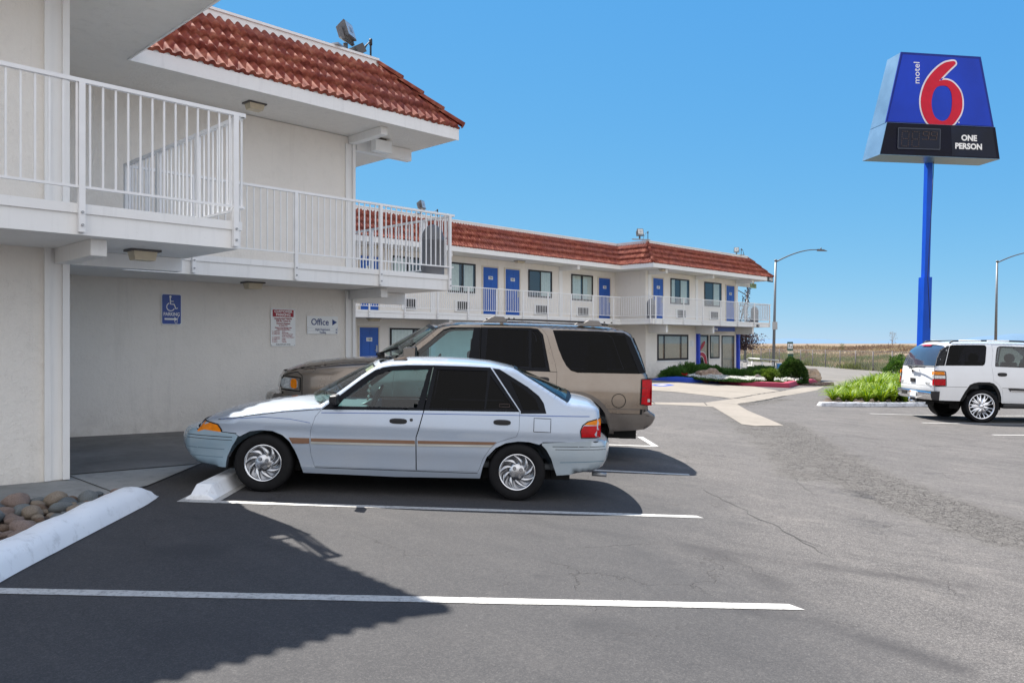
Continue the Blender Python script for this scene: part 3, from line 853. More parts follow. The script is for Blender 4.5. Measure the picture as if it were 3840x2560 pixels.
# fascia and railing along the open right-hand end of each deck run back from the last point of the outline
def pilaster(parent, x0, x1, y, z0, z1):
    m_ = MB(); w = (x1 - x0)
    m_.box(x0, x0 + w * .26, y - .035, y + .01, z0, z1, 'white_trim'); m_.box(x1 - w * .28, x1, y - .05, y + .01, z0, z1, 'white_trim')
    m_.box(x0 + w * .26, x1 - w * .28, y - .012, y + .01, z0, z1, 'white_trim'); return m_.obj('pilaster', parent)
pilaster(near, 2.37, 2.59, 8.76, .17, 2.46); pilaster(near, 2.37, 2.59, 8.76, 2.731, 5.04)
pilaster(near, 7.965, 8.155, 11.92, .0, 2.46); pilaster(near, 7.965, 8.155, 11.92, 2.731, 5.04)
beam(near, 2.46, 2.60, 7.70, 8.75, 2.31, 2.46); beam(near, 2.60, 3.72, 8.72, 8.86, 2.31, 2.458)
beam(near, 8.03, 8.17, 10.95, 11.91, 2.30, 2.458); beam(near, 8.175, 9.27, 11.88, 12.02, 2.25, 2.456)
beam(near, 8.03, 8.17, 10.95, 11.91, 5.045, 5.178); beam(near, 8.19, 9.42, 11.88, 12.02, 4.96, 5.176)
beam(near, 2.46, 2.60, 7.70, 8.75, 5.045, 5.178)
railing(near, (-7, 7.46), (3.74, 7.46), 2.73, [1.5 + .93 * 0, 4.65, 6.2, 7.75, 9.31, 10.71])
railing(near, (3.80, 7.46), (3.80, 10.62), 2.73, [1.05, 2.1, 3.12], end1=0)
railing(near, (3.82, 10.63), (9.31, 10.63), 2.73, [.87, 2.42, 3.97, 5.46])
railing(near, (9.36, 10.66), (9.36, 16), 2.73, [.8, 2.4, 4.0])
# far wing
O = 21.73
wing = motel('far two storey motel wing with blue numbered doors and the ground floor office',
    [(11, 24.9), (33.0, 24.9), (33.0, 23.0), (42.2, 23.0)], [(9.5, 23.62), (31.75, 23.62), (31.75, 21.72), (43.6, 21.72)],
    [(9.3, 23.63), (31.8, 23.63), (31.8, O), (43.95, O)], 33,
    [((9.3, 23.63), (31.8, 23.63), (0, 1), 0, -1), ((31.8, 23.63), (31.8, O), (1, 0), -1, 1), ((31.8, O), (43.95, O), (0, 1), 1, 1), ((43.95, O), (43.95, 33), (-1, 0), 1, 0)],
    [(9.3, 23.63 + I), (31.8 + I, 23.63 + I), (31.8 + I, O + I), (43.95 - I, O + I)],
    [((31.8, O, 5.40), (31.8 + I, O + I, 6.50)), ((43.97, O, 5.40), (43.95 - I, O + I, 6.50))])
for x in (28.7, 20.8): 
    beam(wing, x - .08, x + .1, 23.75, 24.89, 4.98, 5.178); beam(wing, x - .08, x + .1, 23.75, 24.89, 2.08, 2.458)
    m_ = MB(); m_.box(x - .1, x + .14, 24.86, 24.905, -.3, 2.08, 'white_trim'); m_.box(x - .1, x + .14, 24.86, 24.905, 2.731, 4.98, 'white_trim'); m_.obj('pilaster', wing)
for x in (33.3, 37.72, 42.05):
    beam(wing, x - .09, x + .09, 21.95, 22.99, 4.98, 5.178); beam(wing, x - .09, x + .09, 21.95, 22.99, 2.06, 2.458)
    m_ = MB(); m_.box(x - .1, x + .13, 22.96, 23.005, 2.731, 4.98, 'white_trim'); m_.obj('pilaster', wing)
beam(wing, 42.21, 43.5, 22.96, 23.1, 2.06, 2.456); beam(wing, 42.21, 43.7, 22.96, 23.1, 4.86, 5.176)
railing(wing, (9.5, 23.57), (31.7, 23.57), 2.73, [.9 + 1.594 * k for k in range(14)])
railing(wing, (31.70, 23.57), (31.70, 21.69), 2.73, [1.75], end1=0)
railing(wing, (31.72, 21.67), (43.6, 21.67), 2.73, [.2, .85, 2.65, 4.45, 6.25, 8.1, 9.95, 11.8])
railing(wing, (43.64, 21.7), (43.64, 28), 2.73, [1.6, 3.2, 4.8])
# ---- doors, windows and air conditioners
def door(parent, x0, x1, y, zb, zt, num, lab=None):
    m_ = MB(); m_.box(x0, x1, y - .028, y + .02, zb, zt, 'blue_door'); w = x1 - x0; h = zt - zb
    for (a, b) in ((.12, .46), (.54, .88)):
        m_.box(x0 + a * w, x0 + b * w, y - .04, y - .027, zt - .26, zt - .13, 'blue_door')
        m_.box(x0 + a * w, x0 + b * w, y - .04, y - .027, zt - 1.12, zt - .36, 'blue_door')
        m_.box(x0 + a * w, x0 + b * w, y - .04, y - .027, zb + .16, zt - 1.24, 'blue_door')
    o = m_.obj('door', parent, bevel=.006)
    if lab: o['label'] = lab
    m_ = MB(); t = .06
    for a, b, c, e in ((x0 - t, x0, zb, zt + t), (x1, x1 + t, zb, zt + t), (x0, x1, zt, zt + t)): m_.box(a, b, y - .045, y + .02, c, e, 'cream_trim')
    m_.obj('door_frame', o)
    if num:
        m_ = MB(); cx = (x0 + x1) / 2; m_.box(cx - .13, cx + .13, y - .05, y - .041, zt - .52, zt - .38, 'white_plate')
        put_text(m_, num, .135, 'ink_black', face_M((cx, y - .052, zt - .45), (1, 0)), bold=.003); m_.obj('number_plate', o)
    m_ = MB(); hx = x1 - .09; m_.box(hx - .035, hx + .035, y - .06, y - .028, zb + .86, zb + 1.12, 'galv'); m_.bar((hx, y - .08, zb + .93), (hx - .12, y - .08, zb + .93), .02, .02, 'galv')
    m_.obj('handle', o)
    return o
def curtain_mb(x0, x1, y, zb, zt, mat='curtain'):
    m_ = MB(); n = max(8, int((x1 - x0) / .035)); vs = []
    for i in range(n + 1):
        x = x0 + (x1 - x0) * i / n; yy = y + .014 * math.sin(i * 1.35) + .006 * math.sin(i * .7)
        vs += [(x, yy, zb), (x, yy, zt)]
    m_.add(vs, [(2 * i, 2 * i + 2, 2 * i + 3, 2 * i + 1) for i in range(n)], mat, True); return m_
def window(parent, x0, x1, y, zb, zt, drawn=((.05, .45), (.55, .97)), mull=(.5,), blind=False, axis_x=False, trim=False, t=.07):
    fr = MB(); yy = y - .05
    def B(a, b, c, e, p, q, mat, m_=fr): m_.box(a, b, p, q, c, e, mat)
    B(x0, x0 + t, zb, zt, yy, y + .01, 'frame_dark'); B(x1 - t, x1, zb, zt, yy, y + .01, 'frame_dark')
    B(x0 + t, x1 - t, zt - t, zt, yy, y + .01, 'frame_dark'); B(x0 + t, x1 - t, zb, zb + t, yy, y + .01, 'frame_dark')
    for q in mull:
        c = x0 + (x1 - x0) * q; B(c - .035, c + .035, zb + t, zt - t, yy + .005, y + .0, 'frame_dark')
    f = fr.obj('window', parent)
    m_ = MB(); m_.box(x0 + t, x1 - t, y - .004, y + .008, zb + t, zt - t, 'room_dark'); m_.obj('dark_room', f)
    if blind:
        m_ = MB(); z = zb + t + .02
        while z < zt - t:
            for a, b in drawn: m_.box(x0 + (x1 - x0) * a, x0 + (x1 - x0) * b, y - .022, y - .008, z, z + .034, 'blind')
            z += .05
        m_.obj('blind', f)
    else:
        for a, b in drawn: curtain_mb(x0 + t + (x1 - x0 - 2 * t) * a, x0 + t + (x1 - x0 - 2 * t) * b, y - .024, zb + t, zt - t).obj('curtain', f)
    m_ = MB(); m_.add([(x0 + t, y - .042, zb + t), (x1 - t, y - .042, zb + t), (x1 - t, y - .042, zt - t), (x0 + t, y - .042, zt - t)], [(0, 1, 2, 3)], 'window_glass'); m_.obj('pane', f)
    m_ = MB(); m_.box(x0 - .05, x1 + .05, y - .03, y + .01, zb - .06, zb, 'white_trim'); m_.box(x0 - .03, x0, y - .02, y + .01, zb, zt + .03, 'white_trim'); m_.box(x1, x1 + .03, y - .02, y + .01, zb, zt + .03, 'white_trim'); m_.box(x0, x1, y - .02, y + .01, zt, zt + .03, 'white_trim'); m_.obj('window_trim', f)
    return f
def ac(parent, x0, x1, y, zb, zt):
    m_ = MB(); m_.box(x0, x1, y - .05, y + .01, zb, zt, 'room_dark')
    n = 9
    for i in range(n + 1):
        x = x0 + (x1 - x0) * i / n; m_.box(x - .012, x + .012, y - .075, y - .05, zb, zt, 'lamp_bronze')
    m_.box(x0 - .12, x0, y - .07, y + .01, zb - .05, zt + .05, 'white_trim'); m_.box(x0, x1, y - .07, y + .01, zb - .05, zb, 'white_trim'); m_.box(x0, x1, y - .07, y + .01, zt, zt + .05, 'white_trim'); m_.box(x1, x1 + .05, y - .07, y + .01, zb - .05, zt + .05, 'white_trim')
    m_.obj('air_conditioner', parent)
Y1, Y2 = 24.9, 23.0
for x0, x1, n in ((17.3, 18.12, '205'), (23.62, 24.5, '204'), (24.98, 25.88, '203'), (31.62, 32.55, '202')): door(wing, x0, x1, Y1, 2.74, 4.82, n)
for x0, x1, n in ((33.6, 34.5, '201'), (40.86, 41.78, '200')): door(wing, x0, x1, Y2, 2.74, 4.82, n)
for x0, x1, n in ((17.26, 18.12, '105'), (23.6, 24.5, '104'), (25, 25.9, '103')): door(wing, x0, x1, Y1, G(x0, Y1) + .05, 2.13, n)
window(wing, 18.75, 20.3, Y1, 3.65, 4.93, ((0, .45), (.5, .6)))
window(wing, 21.64, 23.17, Y1, 3.65, 4.90, ((.02, .38), (.58, .95)))
window(wing, 26.46, 28.08, Y1, 3.65, 4.90, ((.52, .98),))
window(wing, 29.49, 31.15, Y1, 3.62, 4.89, ((0, .42), (.52, 1)))
window(wing, 35.18, 36.96, Y2, 3.58, 4.91, ((0, .2), (.5, .92)))
window(wing, 38.50, 40.31, Y2, 3.57, 4.91, ((.52, .92),))
window(wing, 18.66, 20.6, Y1, .85, 2.13, ((.02, .58),), (.6,))
window(wing, 34.5, 35.0, Y1, .9, 2.03) if False else None
for x0, x1, y in ((19.35, 19.9, Y1), (22.1, 22.76, Y1), (26.96, 27.68, Y1), (29.98, 30.74, Y1), (35.8, 36.55, Y2), (39.14, 39.88, Y2)): ac(wing, x0, x1, y, 2.90, 3.28)
# office front
g0 = -.22
of = window(wing, 33.98, 36.86, Y2, .66, 2.0, ((.02, .18), (.24, .72), (.78, .98)), (.22, .76), True, t=.10); of['label'] = 'wide three pane office window with blinds'
dr = MB(); dr.box(37.95, 38.02, Y2 - .06, Y2 + .01, -.25, 2.0, 'frame_dark'); dr.box(38.80, 38.9, Y2 - .06, Y2 + .01, -.25, 2.0, 'frame_dark'); dr.box(38.02, 38.8, Y2 - .06, Y2 + .01, 1.93, 2.0, 'frame_dark'); dr.box(38.02, 38.8, Y2 - .06, Y2 + .01, -.25, -.05, 'frame_dark')
od = dr.obj('office_door', wing, label='glass office door in a dark frame with a red figure on it')
m_ = MB(); m_.box(38.02, 38.8, Y2 - .004, Y2 + .01, -.05, 1.93, 'room_dark'); z = .75
while z < 1.9: m_.box(38.1, 38.75, Y2 - .02, Y2 - .006, z, z + .03, 'blind'); z += .05
m_.obj('door_backing', od)
m_ = MB(); m_.add([(38.02, Y2 - .04, -.05), (38.8, Y2 - .04, -.05), (38.8, Y2 - .04, 1.93), (38.02, Y2 - .04, 1.93)], [(0, 1, 2, 3)], 'window_glass'); m_.obj('pane', od)
window(wing, 39.08, 40.10, Y2, .70, 2.0, ((.02, .94),), (), True)
window(wing, 40.35, 41.76, Y2, -.12, 1.98, ((.02, .8),), (), True)
for x0 in (37.50, 41.84):
    m_ = MB(); m_.box(x0 + .2, x0 + .38, Y2 - .16, Y2 + .01, -.5, 2.05, 'blue_paint'); m_.obj('porch_column', wing, bevel=.01)
# ---------------------------------------------------------------- signs on the near wall
def plate(mb, x0, x1, z0, z1, y, mat, r=.02, n=5):
    pts = []
    for cx, cz, a0 in ((x1 - r, z1 - r, 0), (x0 + r, z1 - r, 90), (x0 + r, z0 + r, 180), (x1 - r, z0 + r, 270)):
        for k in range(n + 1):
            a = R(a0 + 90 * k / n); pts.append((cx + r * math.cos(a), cz + r * math.sin(a)))
    flat_poly(mb, pts, .004, mat, Matrix(((1, 0, 0, 0), (0, 0, -1, y), (0, 1, 0, 0), (0, 0, 0, 1))))
WY = 11.92
root = empty('parking_sign', (4.92, WY, 2.03), label='blue and white wheelchair parking sign with a right arrow on the near wall', category='sign')
def par(o, root): o.parent = root; o.matrix_parent_inverse = Matrix.Translation(root.location).inverted(); return o
m_ = MB(); plate(m_, 4.77, 5.07, 1.80, 2.26, WY - .012, 'white_plate', .03); plate(m_, 4.782, 5.058, 1.812, 2.248, WY - .015, 'sign_blue', .022); par(m_.obj('sign_board'), root)
m_ = MB(); M0 = face_M((4.92, WY - .0195, 2.03), (1, 0))
put_text(m_, 'PARKING', .072, 'ink_white', M0 @ Matrix.Translation((0, -.075, 0)), bold=.0012, sx=.80)
def stroke(mb, pts, w, mat, M, closed=False):
    P = [Vector(p) for p in pts]; n = len(P); vs = []
    for i in range(n):
        a = P[i - 1] if i else P[i]; b = P[min(i + 1, n - 1)]; d = (b - a).normalized(); q = Vector((-d.y, d.x)) * w / 2
        vs += [(*(P[i] - q), .001), (*(P[i] + q), .001)]
    mb.add(vs, [(2 * i, 2 * i + 2, 2 * i + 3, 2 * i + 1) for i in range(n - 1)], mat, False, M)
circ = [(-.015 + .058 * math.cos(R(a)), .035 + .058 * math.sin(R(a))) for a in range(110, 345, 12)]
stroke(m_, circ, .014, 'ink_white', M0)
stroke(m_, [(-.022, .168), (-.016, .075), (.038, .075)], .017, 'ink_white', M0); stroke(m_, [(-.016, .118), (.03, .118)], .012, 'ink_white', M0)
stroke(m_, [(.034, .078), (.065, .008), (.09, .020)], .015, 'ink_white', M0)
flat_poly(m_, [(-.019 + .017 * math.cos(R(a)), .185 + .017 * math.sin(R(a))) for a in range(0, 360, 24)], .001, 'ink_white', M0)
flat_poly(m_, [(-.105, -.158), (.04, -.158), (.04, -.178), (.09, -.145), (.04, -.112), (.04, -.132), (-.105, -.132)], .001, 'ink_white', M0)
stroke(m_, [(.1, -.10), (.085, -.15), (.075, -.215)], .006, 'ink_white', M0); stroke(m_, [(.04, -.175), (.065, -.215)], .006, 'ink_white', M0)
par(m_.obj('lettering'), root)
root = empty('parking_sign', (6.755, WY, 1.79), label='tall white towing warning sign with a red heading on the near wall', category='sign')
m_ = MB(); plate(m_, 6.53, 6.98, 1.48, 2.10, WY - .012, 'white_plate', .012); plate(m_, 6.565, 6.945, 1.962, 2.078, WY - .015, 'ink_red', .002)
for x in (6.545, 6.965):
    for z in (1.495, 2.085): m_.tube([(x, WY - .012, z), (x, WY - .02, z)], .006, 'galv', 6)
par(m_.obj('sign_board'), root)
m_ = MB(); F0 = lambda x, z: face_M((x, WY - .0195, z), (1, 0))
put_text(m_, 'CUSTOMER', .056, 'ink_white', F0(6.755, 2.046), bold=.0018, sx=1.12); put_text(m_, 'PARKING', .056, 'ink_white', F0(6.755, 1.994), bold=.0018, sx=1.12)
for s_, z, h in (('Unauthorized Vehicles', 1.932, .042), ('Will Be Towed At', 1.893, .042), ("Owner's Expense", 1.853, .042), ('Sec. 22658 C.V.C.', 1.818, .026), ('Violators of the Following Codes', 1.782, .027), ('.....WILL BE PROSECUTED.....', 1.752, .026)):
    put_text(m_, s_, h, 'ink_red', F0(6.755, z), bold=.0008, sx=.84, shear=.2 if z < 1.8 else 0)
z = 1.722
for a, b in (('Sec. 130.020 V.M.C.', 'Littering'), ('Sec. 178.010 V.M.C.', 'Alcohol in Public'), ('Sec. 100.010 V.M.C.', 'Unauthorized Motor Vehicle'), ('', 'on Public Private Property'), ('Sec. 130.030 V.M.C.', 'Trespass on Private Parking Lot'), ('Sec. 130.020 V.M.C.', 'Loitering'), ('Sec. 330 P.C.', 'Gambling'), ('Sec. 602 P.C.', 'Trespassing')):
    if a: put_text(m_, a, .022, 'ink_red', F0(6.555, z), 'LEFT', sx=.8)
    put_text(m_, b, .022, 'ink_red', F0(6.73, z), 'LEFT', sx=.8); z -= .0245
put_text(m_, 'VALLEJO POLICE DEPT. 648-4321', .022, 'ink_black', F0(6.755, 1.507), sx=.85)
par(m_.obj('lettering'), root)
root = empty('office_sign', (7.505, WY, 1.84), label='white office direction sign with dark blue arrows on the near wall', category='sign')
m_ = MB(); plate(m_, 7.20, 7.81, 1.685, 1.99, WY - .012, 'white_plate', .008); m_.box(7.21, 7.80, WY - .0165, WY - .0155, 1.788, 1.790, 'galv'); m_.box(7.21, 7.80, WY - .0165, WY - .0155, 1.735, 1.737, 'galv')
for z in (1.80, 1.77, 1.745, 1.71):
    for x in (7.207, 7.80): m_.tube([(x, WY - .012, z), (x, WY - .02, z)], .004, 'ink_blue', 6)
par(m_.obj('sign_board'), root)
m_ = MB(); put_text(m_, 'Office', .155, 'ink_blue', F0(7.45, 1.885), bold=.0012, sx=.92); put_text(m_, 'Night Registration', .048, 'ink_blue', F0(7.505, 1.762), sx=.82); put_text(m_, 'Vending', .048, 'ink_blue', F0(7.505, 1.712), sx=.82); par(m_.obj('lettering'), root)
for pts in ([(.19, .1), (.19, -.005), (.285, .05)], [(.262, -.062), (.262, -.092), (.29, -.077)], [(.262, -.112), (.262, -.142), (.29, -.127)]): m_ = MB(); flat_poly(m_, pts, .001, 'ink_blue', F0(7.505, 1.84)); par(m_.obj('arrow'), root)
# far signs
root = empty('welcome_sign', (39.7, 22.45, 2.14), label='long blue welcome board above the office door', category='sign')
m_ = MB(); m_.box(37.9, 40.85, 22.42, 22.48, 2.20, 2.44, 'sign_blue'); par(m_.obj('sign_board'), root)
m_ = MB(); put_text(m_, 'Welcome', .27, 'ink_white', face_M((38.42, 22.415, 2.325), (1, 0)), bold=.006); par(m_.obj('lettering'), root)
root = empty('exit_sign', (42.9, 22.4, 4.9), label='small pale green exit sign hanging under the far eave', category='sign')
m_ = MB(); m_.box(42.6, 43.25, 22.36, 22.42, 4.74, 5.0, 'exit_green'); m_.box(42.85, 43.0, 22.37, 22.41, 5.0, 5.18, 'lamp_cream'); par(m_.obj('sign_board'), root)
m_ = MB(); put_text(m_, 'EXIT', .24, 'exit_ink', face_M((42.93, 22.355, 4.865), (1, 0)), bold=.004); par(m_.obj('lettering'), root)
root = empty('number_sign', (43.7, 21.7, 5.28), label='small dark street number plate on the far eave corner', category='sign')
m_ = MB(); m_.box(43.3, 43.93, 21.665, 21.70, 5.10, 5.38, 'ink_black'); par(m_.obj('sign_board'), root)
m_ = MB(); put_text(m_, '1458', .25, 'ink_white', face_M((43.62, 21.66, 5.24), (1, 0)), bold=.003, sx=.95); par(m_.obj('lettering'), root)
m_ = MB(); m_.box(42.0, 42.25, 21.66, 21.70, 2.47, 2.6, 'ink_black'); put_text(m_, '458', .10, 'ink_white', face_M((42.12, 21.655, 2.53), (1, 0)))
m_.obj('number_sign', label='tiny dark number plate on the far walkway edge', category='sign')
m_ = MB(); m_.box(36.98, 37.42, 22.985, 22.999, 1.36, 1.70, 'white_plate')
for k in range(7): m_.box(37.04, 37.36 - .05 * (k % 3), 22.98, 22.985, 1.65 - k * .042, 1.658 - k * .042, 'galv')
m_.obj('notice', label='white paper notice on the wall beside the office window', category='notice')
# red six on the office door glass
SIX = [(3.13, 12.31), (3.2, 12.24), (3.16, 12.17), (2.99, 12.02), (2.79, 11.83), (2.62, 11.66), (2.50, 11.53), (2.68, 11.57), (2.87, 11.57), (3.07, 11.5), (3.27, 11.33), (3.41, 11.13), (3.48, 10.86), (3.48, 10.57), (3.41, 10.32), (3.27, 10.1), (3.09, 9.89), (2.87, 9.79), (2.6, 9.75), (2.28, 9.77), (2.05, 9.88), (1.89, 10.09), (1.78, 10.35), (1.73, 10.64), (1.75, 10.92), (1.83, 11.21), (1.97, 11.5), (2.16, 11.76), (2.4, 12.0), (2.68, 12.2), (2.91, 12.28)]
HOLE = [(2.62, 11.35), (2.83, 11.33), (2.97, 11.19), (3.04, 10.95), (3.04, 10.62), (2.99, 10.34), (2.87, 10.12), (2.72, 10.02), (2.56, 10.01), (2.36, 10.11), (2.24, 10.3), (2.18, 10.59), (2.2, 10.87), (2.28, 11.12), (2.42, 11.29)]
def grow(pts, d):
    n = len(pts); out = []
    for i in range(n):
        a = Vector(pts[i - 1]); b = Vector(pts[(i + 1) % n]); t = (b - a).normalized(); p = Vector(pts[i]); out.append(tuple(p + Vector((-t.y, t.x)) * d))
    return out
S1 = smooth_closed(SIX[:6], 1) ; S1 = SIX[:6] + [SIX[6]] + SIX[7:]
def dense(pts, sharp=()):
    out = []; m = len(pts)
    for i in range(m):
        p1 = Vector(pts[i]); p2 = Vector(pts[(i + 1) % m]); p0 = Vector(pts[i - 1]) if i not in sharp else p1; p3 = Vector(pts[(i + 2) % m]) if (i + 1) % m not in sharp else p2
        for j in range(4):
            t = j / 4; out.append(tuple(.5 * ((2 * p1) + (p2 - p0) * t + (2 * p0 - 5 * p1 + 4 * p2 - p3) * t * t + (3 * p1 - p0 - 3 * p2 + p3) * t ** 3)))
    return out
SIXD = dense(SIX, (6,)); HOLED = dense(HOLE)
Md = face_M((38.03, 22.948, 0), (1, 0))
m_ = MB()
flat_poly(m_, [(0, 1.28), (.12, 1.45), (.28, 1.58), (.42, 1.66), (.50, 1.66), (.52, 1.60), (.42, 1.42), (.26, 1.28), (.1, 1.18), (0, 1.12)], .002, 'ink_red', Md)
bo_ = [(0, 1.06), (.22, 1.07), (.42, 1.02), (.58, .90), (.68, .72), (.73, .50), (.74, .25), (.74, 0)]; bi_ = [(.44, 0), (.44, .28), (.42, .50), (.36, .68), (.26, .79), (.12, .84), (0, .84)]
flat_poly(m_, bo_[::-1] + bi_[::-1], .002, 'ink_red', Md)
stroke(m_, bo_, .03, 'ink_white', Md @ Matrix.Translation((0, 0, .002))); stroke(m_, bi_, .03, 'ink_white', Md @ Matrix.Translation((0, 0, .002)))
m_.obj('door_figure', od)
# ---------------------------------------------------------------- tall motel sign
PL = Vector((31.0966, 11.1229)); SD = Vector((.80141, -.59811)); SN = Vector((-.59811, -.80141))   # face direction, out towards the lot
srt = empty('motel_sign', (33.74, 10.42, 0), label='tall tapered blue motel sign with a big red six on a blue pole', category='sign')
def SP(s, z, dep=0): q = PL + SD * s - SN * dep; return (q.x, q.y, z)
def hexa(mb, b, t, mat):    # b,t: four corners each
    mb.add(b + t, [(3, 2, 1, 0), (4, 5, 6, 7), (0, 1, 5, 4), (1, 2, 6, 5), (2, 3, 7, 6), (3, 0, 4, 7)], mat)
m_ = MB(); hexa(m_, [SP(.29, 9.85, .05), SP(4.86, 9.85, .05), SP(4.86, 9.85, .98), SP(.29, 9.85, .98)], [SP(.93, 12.54, .05), SP(4.29, 12.54, .05), SP(4.29, 12.54, .85), SP(.93, 12.54, .85)], 'sign_side')
def wquad(mb, x0, x1, z0, z1, mat, d): mb.add([SP(x0[0], z0, d), SP(x1[0], z0, d), SP(x1[1], z1, d), SP(x0[1], z1, d)], [(0, 1, 2, 3)], mat)
par(m_.obj('cabinet'), srt)
m_ = MB(); hexa(m_, [SP(.29, 9.86, 0), SP(4.86, 9.86, 0), SP(4.86, 9.86, .049), SP(.29, 9.86, .049)], [SP(.93, 12.55, 0), SP(4.29, 12.55, 0), SP(4.29, 12.55, .049), SP(.93, 12.55, .049)], 'sign_edge')
hexa(m_, [SP(.36, 9.9, -.01), SP(4.76, 9.9, -.01), SP(4.76, 9.9, .04), SP(.36, 9.9, .04)], [SP(.99, 12.46, -.01), SP(4.2, 12.46, -.01), SP(4.2, 12.46, .04), SP(.99, 12.46, .04)], 'sign_face')
par(m_.obj('face_panel'), srt)
Ms = Matrix(((SD.x, 0, SN.x, PL.x), (SD.y, 0, SN.y, PL.y), (0, 1, 0, 0), (0, 0, 0, 1)))
m_ = MB(); SS = Ms @ Matrix.Translation((0, 0, .014))
def bottomcut(pts): return [(x, max(9.86, y)) for x, y in pts]
flat_poly(m_, bottomcut(grow(SIXD, .065)), .004, 'sign_white', SS, grow(HOLED, .055)); flat_poly(m_, bottomcut(SIXD), .012, 'sign_red', SS, HOLED)
Mt = SS @ Matrix.Translation((1.575, 11.79, 0)) @ Matrix.Rotation(R(90), 4, 'Z'); put_text(m_, 'motel', .36, 'ink_white', Mt, depth=.004, sx=1.0)
flat_poly(m_, [(3.34 + .03 * math.cos(R(a)), 9.98 + .03 * math.sin(R(a))) for a in range(0, 360, 30)], .004, 'sign_white', SS)
par(m_.obj('lettering'), srt)
m_ = MB(); hexa(m_, [SP(0, 8.62, -.06), SP(5.06, 8.62, -.06), SP(5.06, 8.62, 1.05), SP(0, 8.62, 1.05)], [SP(.30, 9.85, -.06), SP(4.86, 9.85, -.06), SP(4.86, 9.85, 1.0), SP(.30, 9.85, 1.0)], 'sign_side')
par(m_.obj('price_cabinet'), srt)
m_ = MB(); m_.add([SP(.02, 8.64, -.075), SP(5.04, 8.64, -.075), SP(4.85, 9.84, -.075), SP(.31, 9.84, -.075)], [(0, 1, 2, 3)], 'sign_dark')
m_.add([SP(3.0, 8.68, -.08), SP(4.9, 8.68, -.08), SP(4.72, 9.8, -.08), SP(2.95, 9.8, -.08)], [(0, 1, 2, 3)], 'sign_dark2')
for s0 in [i * .35 + .15 for i in range(14)]: m_.box(0, 0, 0, 0, 0, 0, 'galv') if False else None
par(m_.obj('price_panel'), srt)
m_ = MB(); SB = Ms @ Matrix.Translation((0, 0, .085))
flat_poly(m_, [(.72, 8.88), (2.47, 8.90), (2.49, 9.65), (.74, 9.63)], .02, 'sign_dark2', SB); 
for a, b in (((.72, 8.87), (2.47, 8.89)), ((2.47, 8.89), (2.49, 9.66)), ((2.49, 9.66), (.74, 9.64)), ((.74, 9.64), (.72, 8.87))): stroke(m_, [a, b], .035, 'sign_frame', SB @ Matrix.Translation((0, 0, .021)))
seg = {'8': 'abcdefg', '9': 'abcdfg'}
def digit(x, y, w, h, ch, mat='led_dot'):
    S = {'a': ((0, 1), (1, 1)), 'b': ((1, 1), (1, .5)), 'c': ((1, .5), (1, 0)), 'd': ((0, 0), (1, 0)), 'e': ((0, 0), (0, .5)), 'f': ((0, .5), (0, 1)), 'g': ((0, .5), (1, .5))}
    for k_ in seg[ch]:
        (a, b), (c, e) = S[k_]
        for q in range(5):
            t = q / 4; px, py = x + w * (a + (c - a) * t) + .04 * (b + (e - b) * t), y + h * (b + (e - b) * t)
            flat_poly(m_, [(px - .017, py - .017), (px + .017, py - .017), (px + .017, py + .017), (px - .017, py + .017)], .006, mat, SB @ Matrix.Translation((0, 0, .022)))
digit(.86, 8.96, .28, .56, '8'); digit(1.29, 8.96, .28, .56, '8'); digit(1.74, 9.25, .24, .29, '9'); digit(2.08, 9.25, .24, .29, '9')
par(m_.obj('price_display'), srt)
m_ = MB(); put_text(m_, 'ONE', .30, 'ink_white', SB @ Matrix.Translation((3.72, 9.37, 0)), bold=.012, sx=1.05, depth=.003); put_text(m_, 'PERSON', .30, 'ink_white', SB @ Matrix.Translation((3.70, 9.05, 0)), bold=.012, sx=1.05, depth=.003)
par(m_.obj('price_lettering'), srt)
m_ = MB()
pt = Vector((33.924, 10.236, 8.62)); pb = Vector((33.74, 10.424, -.7)); sp = pb.lerp(pt, (4.13 + .7) / 9.32)
def sqpole(mb, a, b, w0, mat):
    vs = []
    for p in (a, b):
        for i, j in ((-1, -1), (1, -1), (1, 1), (-1, 1)): vs.append((p.x + (SD.x * i - SN.x * j) * w0 / 2, p.y + (SD.y * i - SN.y * j) * w0 / 2, p.z))
    mb.add(vs, [(3, 2, 1, 0), (4, 5, 6, 7), (0, 1, 5, 4), (1, 2, 6, 5), (2, 3, 7, 6), (3, 0, 4, 7)], mat)
sqpole(m_, pb, sp, .34, 'pole_blue'); sqpole(m_, sp, pt + Vector((0, 0, .02)), .22, 'pole_blue'); m_.tube([pt + Vector((-.2, -.25, 0)), pt + Vector((-.27, -.2, -1.6)), sp + Vector((-.2, -.15, 0)), sp + Vector((-.25, -.25, -2))], .014, 'black_plastic', 6)
par(m_.obj('pole'), srt)
# ---------------------------------------------------------------- lamps on the buildings
def wall_lamp(x, y, z, label, w=.3, d=.22, mat='lamp_cream'):
    m_ = MB(); m_.box(-w / 2 - .03, w / 2 + .03, -d / 2 - .02, d / 2 + .02, -.02, 0, 'lamp_bronze'); o = m_.obj('ceiling_lamp', None, (x, y, z), label=label, category='lamp')
    m_ = MB(); a, b, h = w / 2, d / 2, .085
    m_.add([(-a, -b, -.02), (a, -b, -.02), (a, b, -.02), (-a, b, -.02), (-a * .85, -b * .8, -h - .02), (a * .85, -b * .8, -h - .02), (a * .85, b * .8, -h - .02), (-a * .85, b * .8, -h - .02)], [(7, 6, 5, 4), (0, 4, 5, 1), (1, 5, 6, 2), (2, 6, 7, 3), (3, 7, 4, 0)], mat)
    m_.obj('lamp_cover', o)
wall_lamp(3.12, 8.25, 2.458, 'cream box lamp under the near left walkway', .23, .18)
wall_lamp(5.93, 11.3, 5.178, 'cream box lamp under the near roof eave', .24, .18)
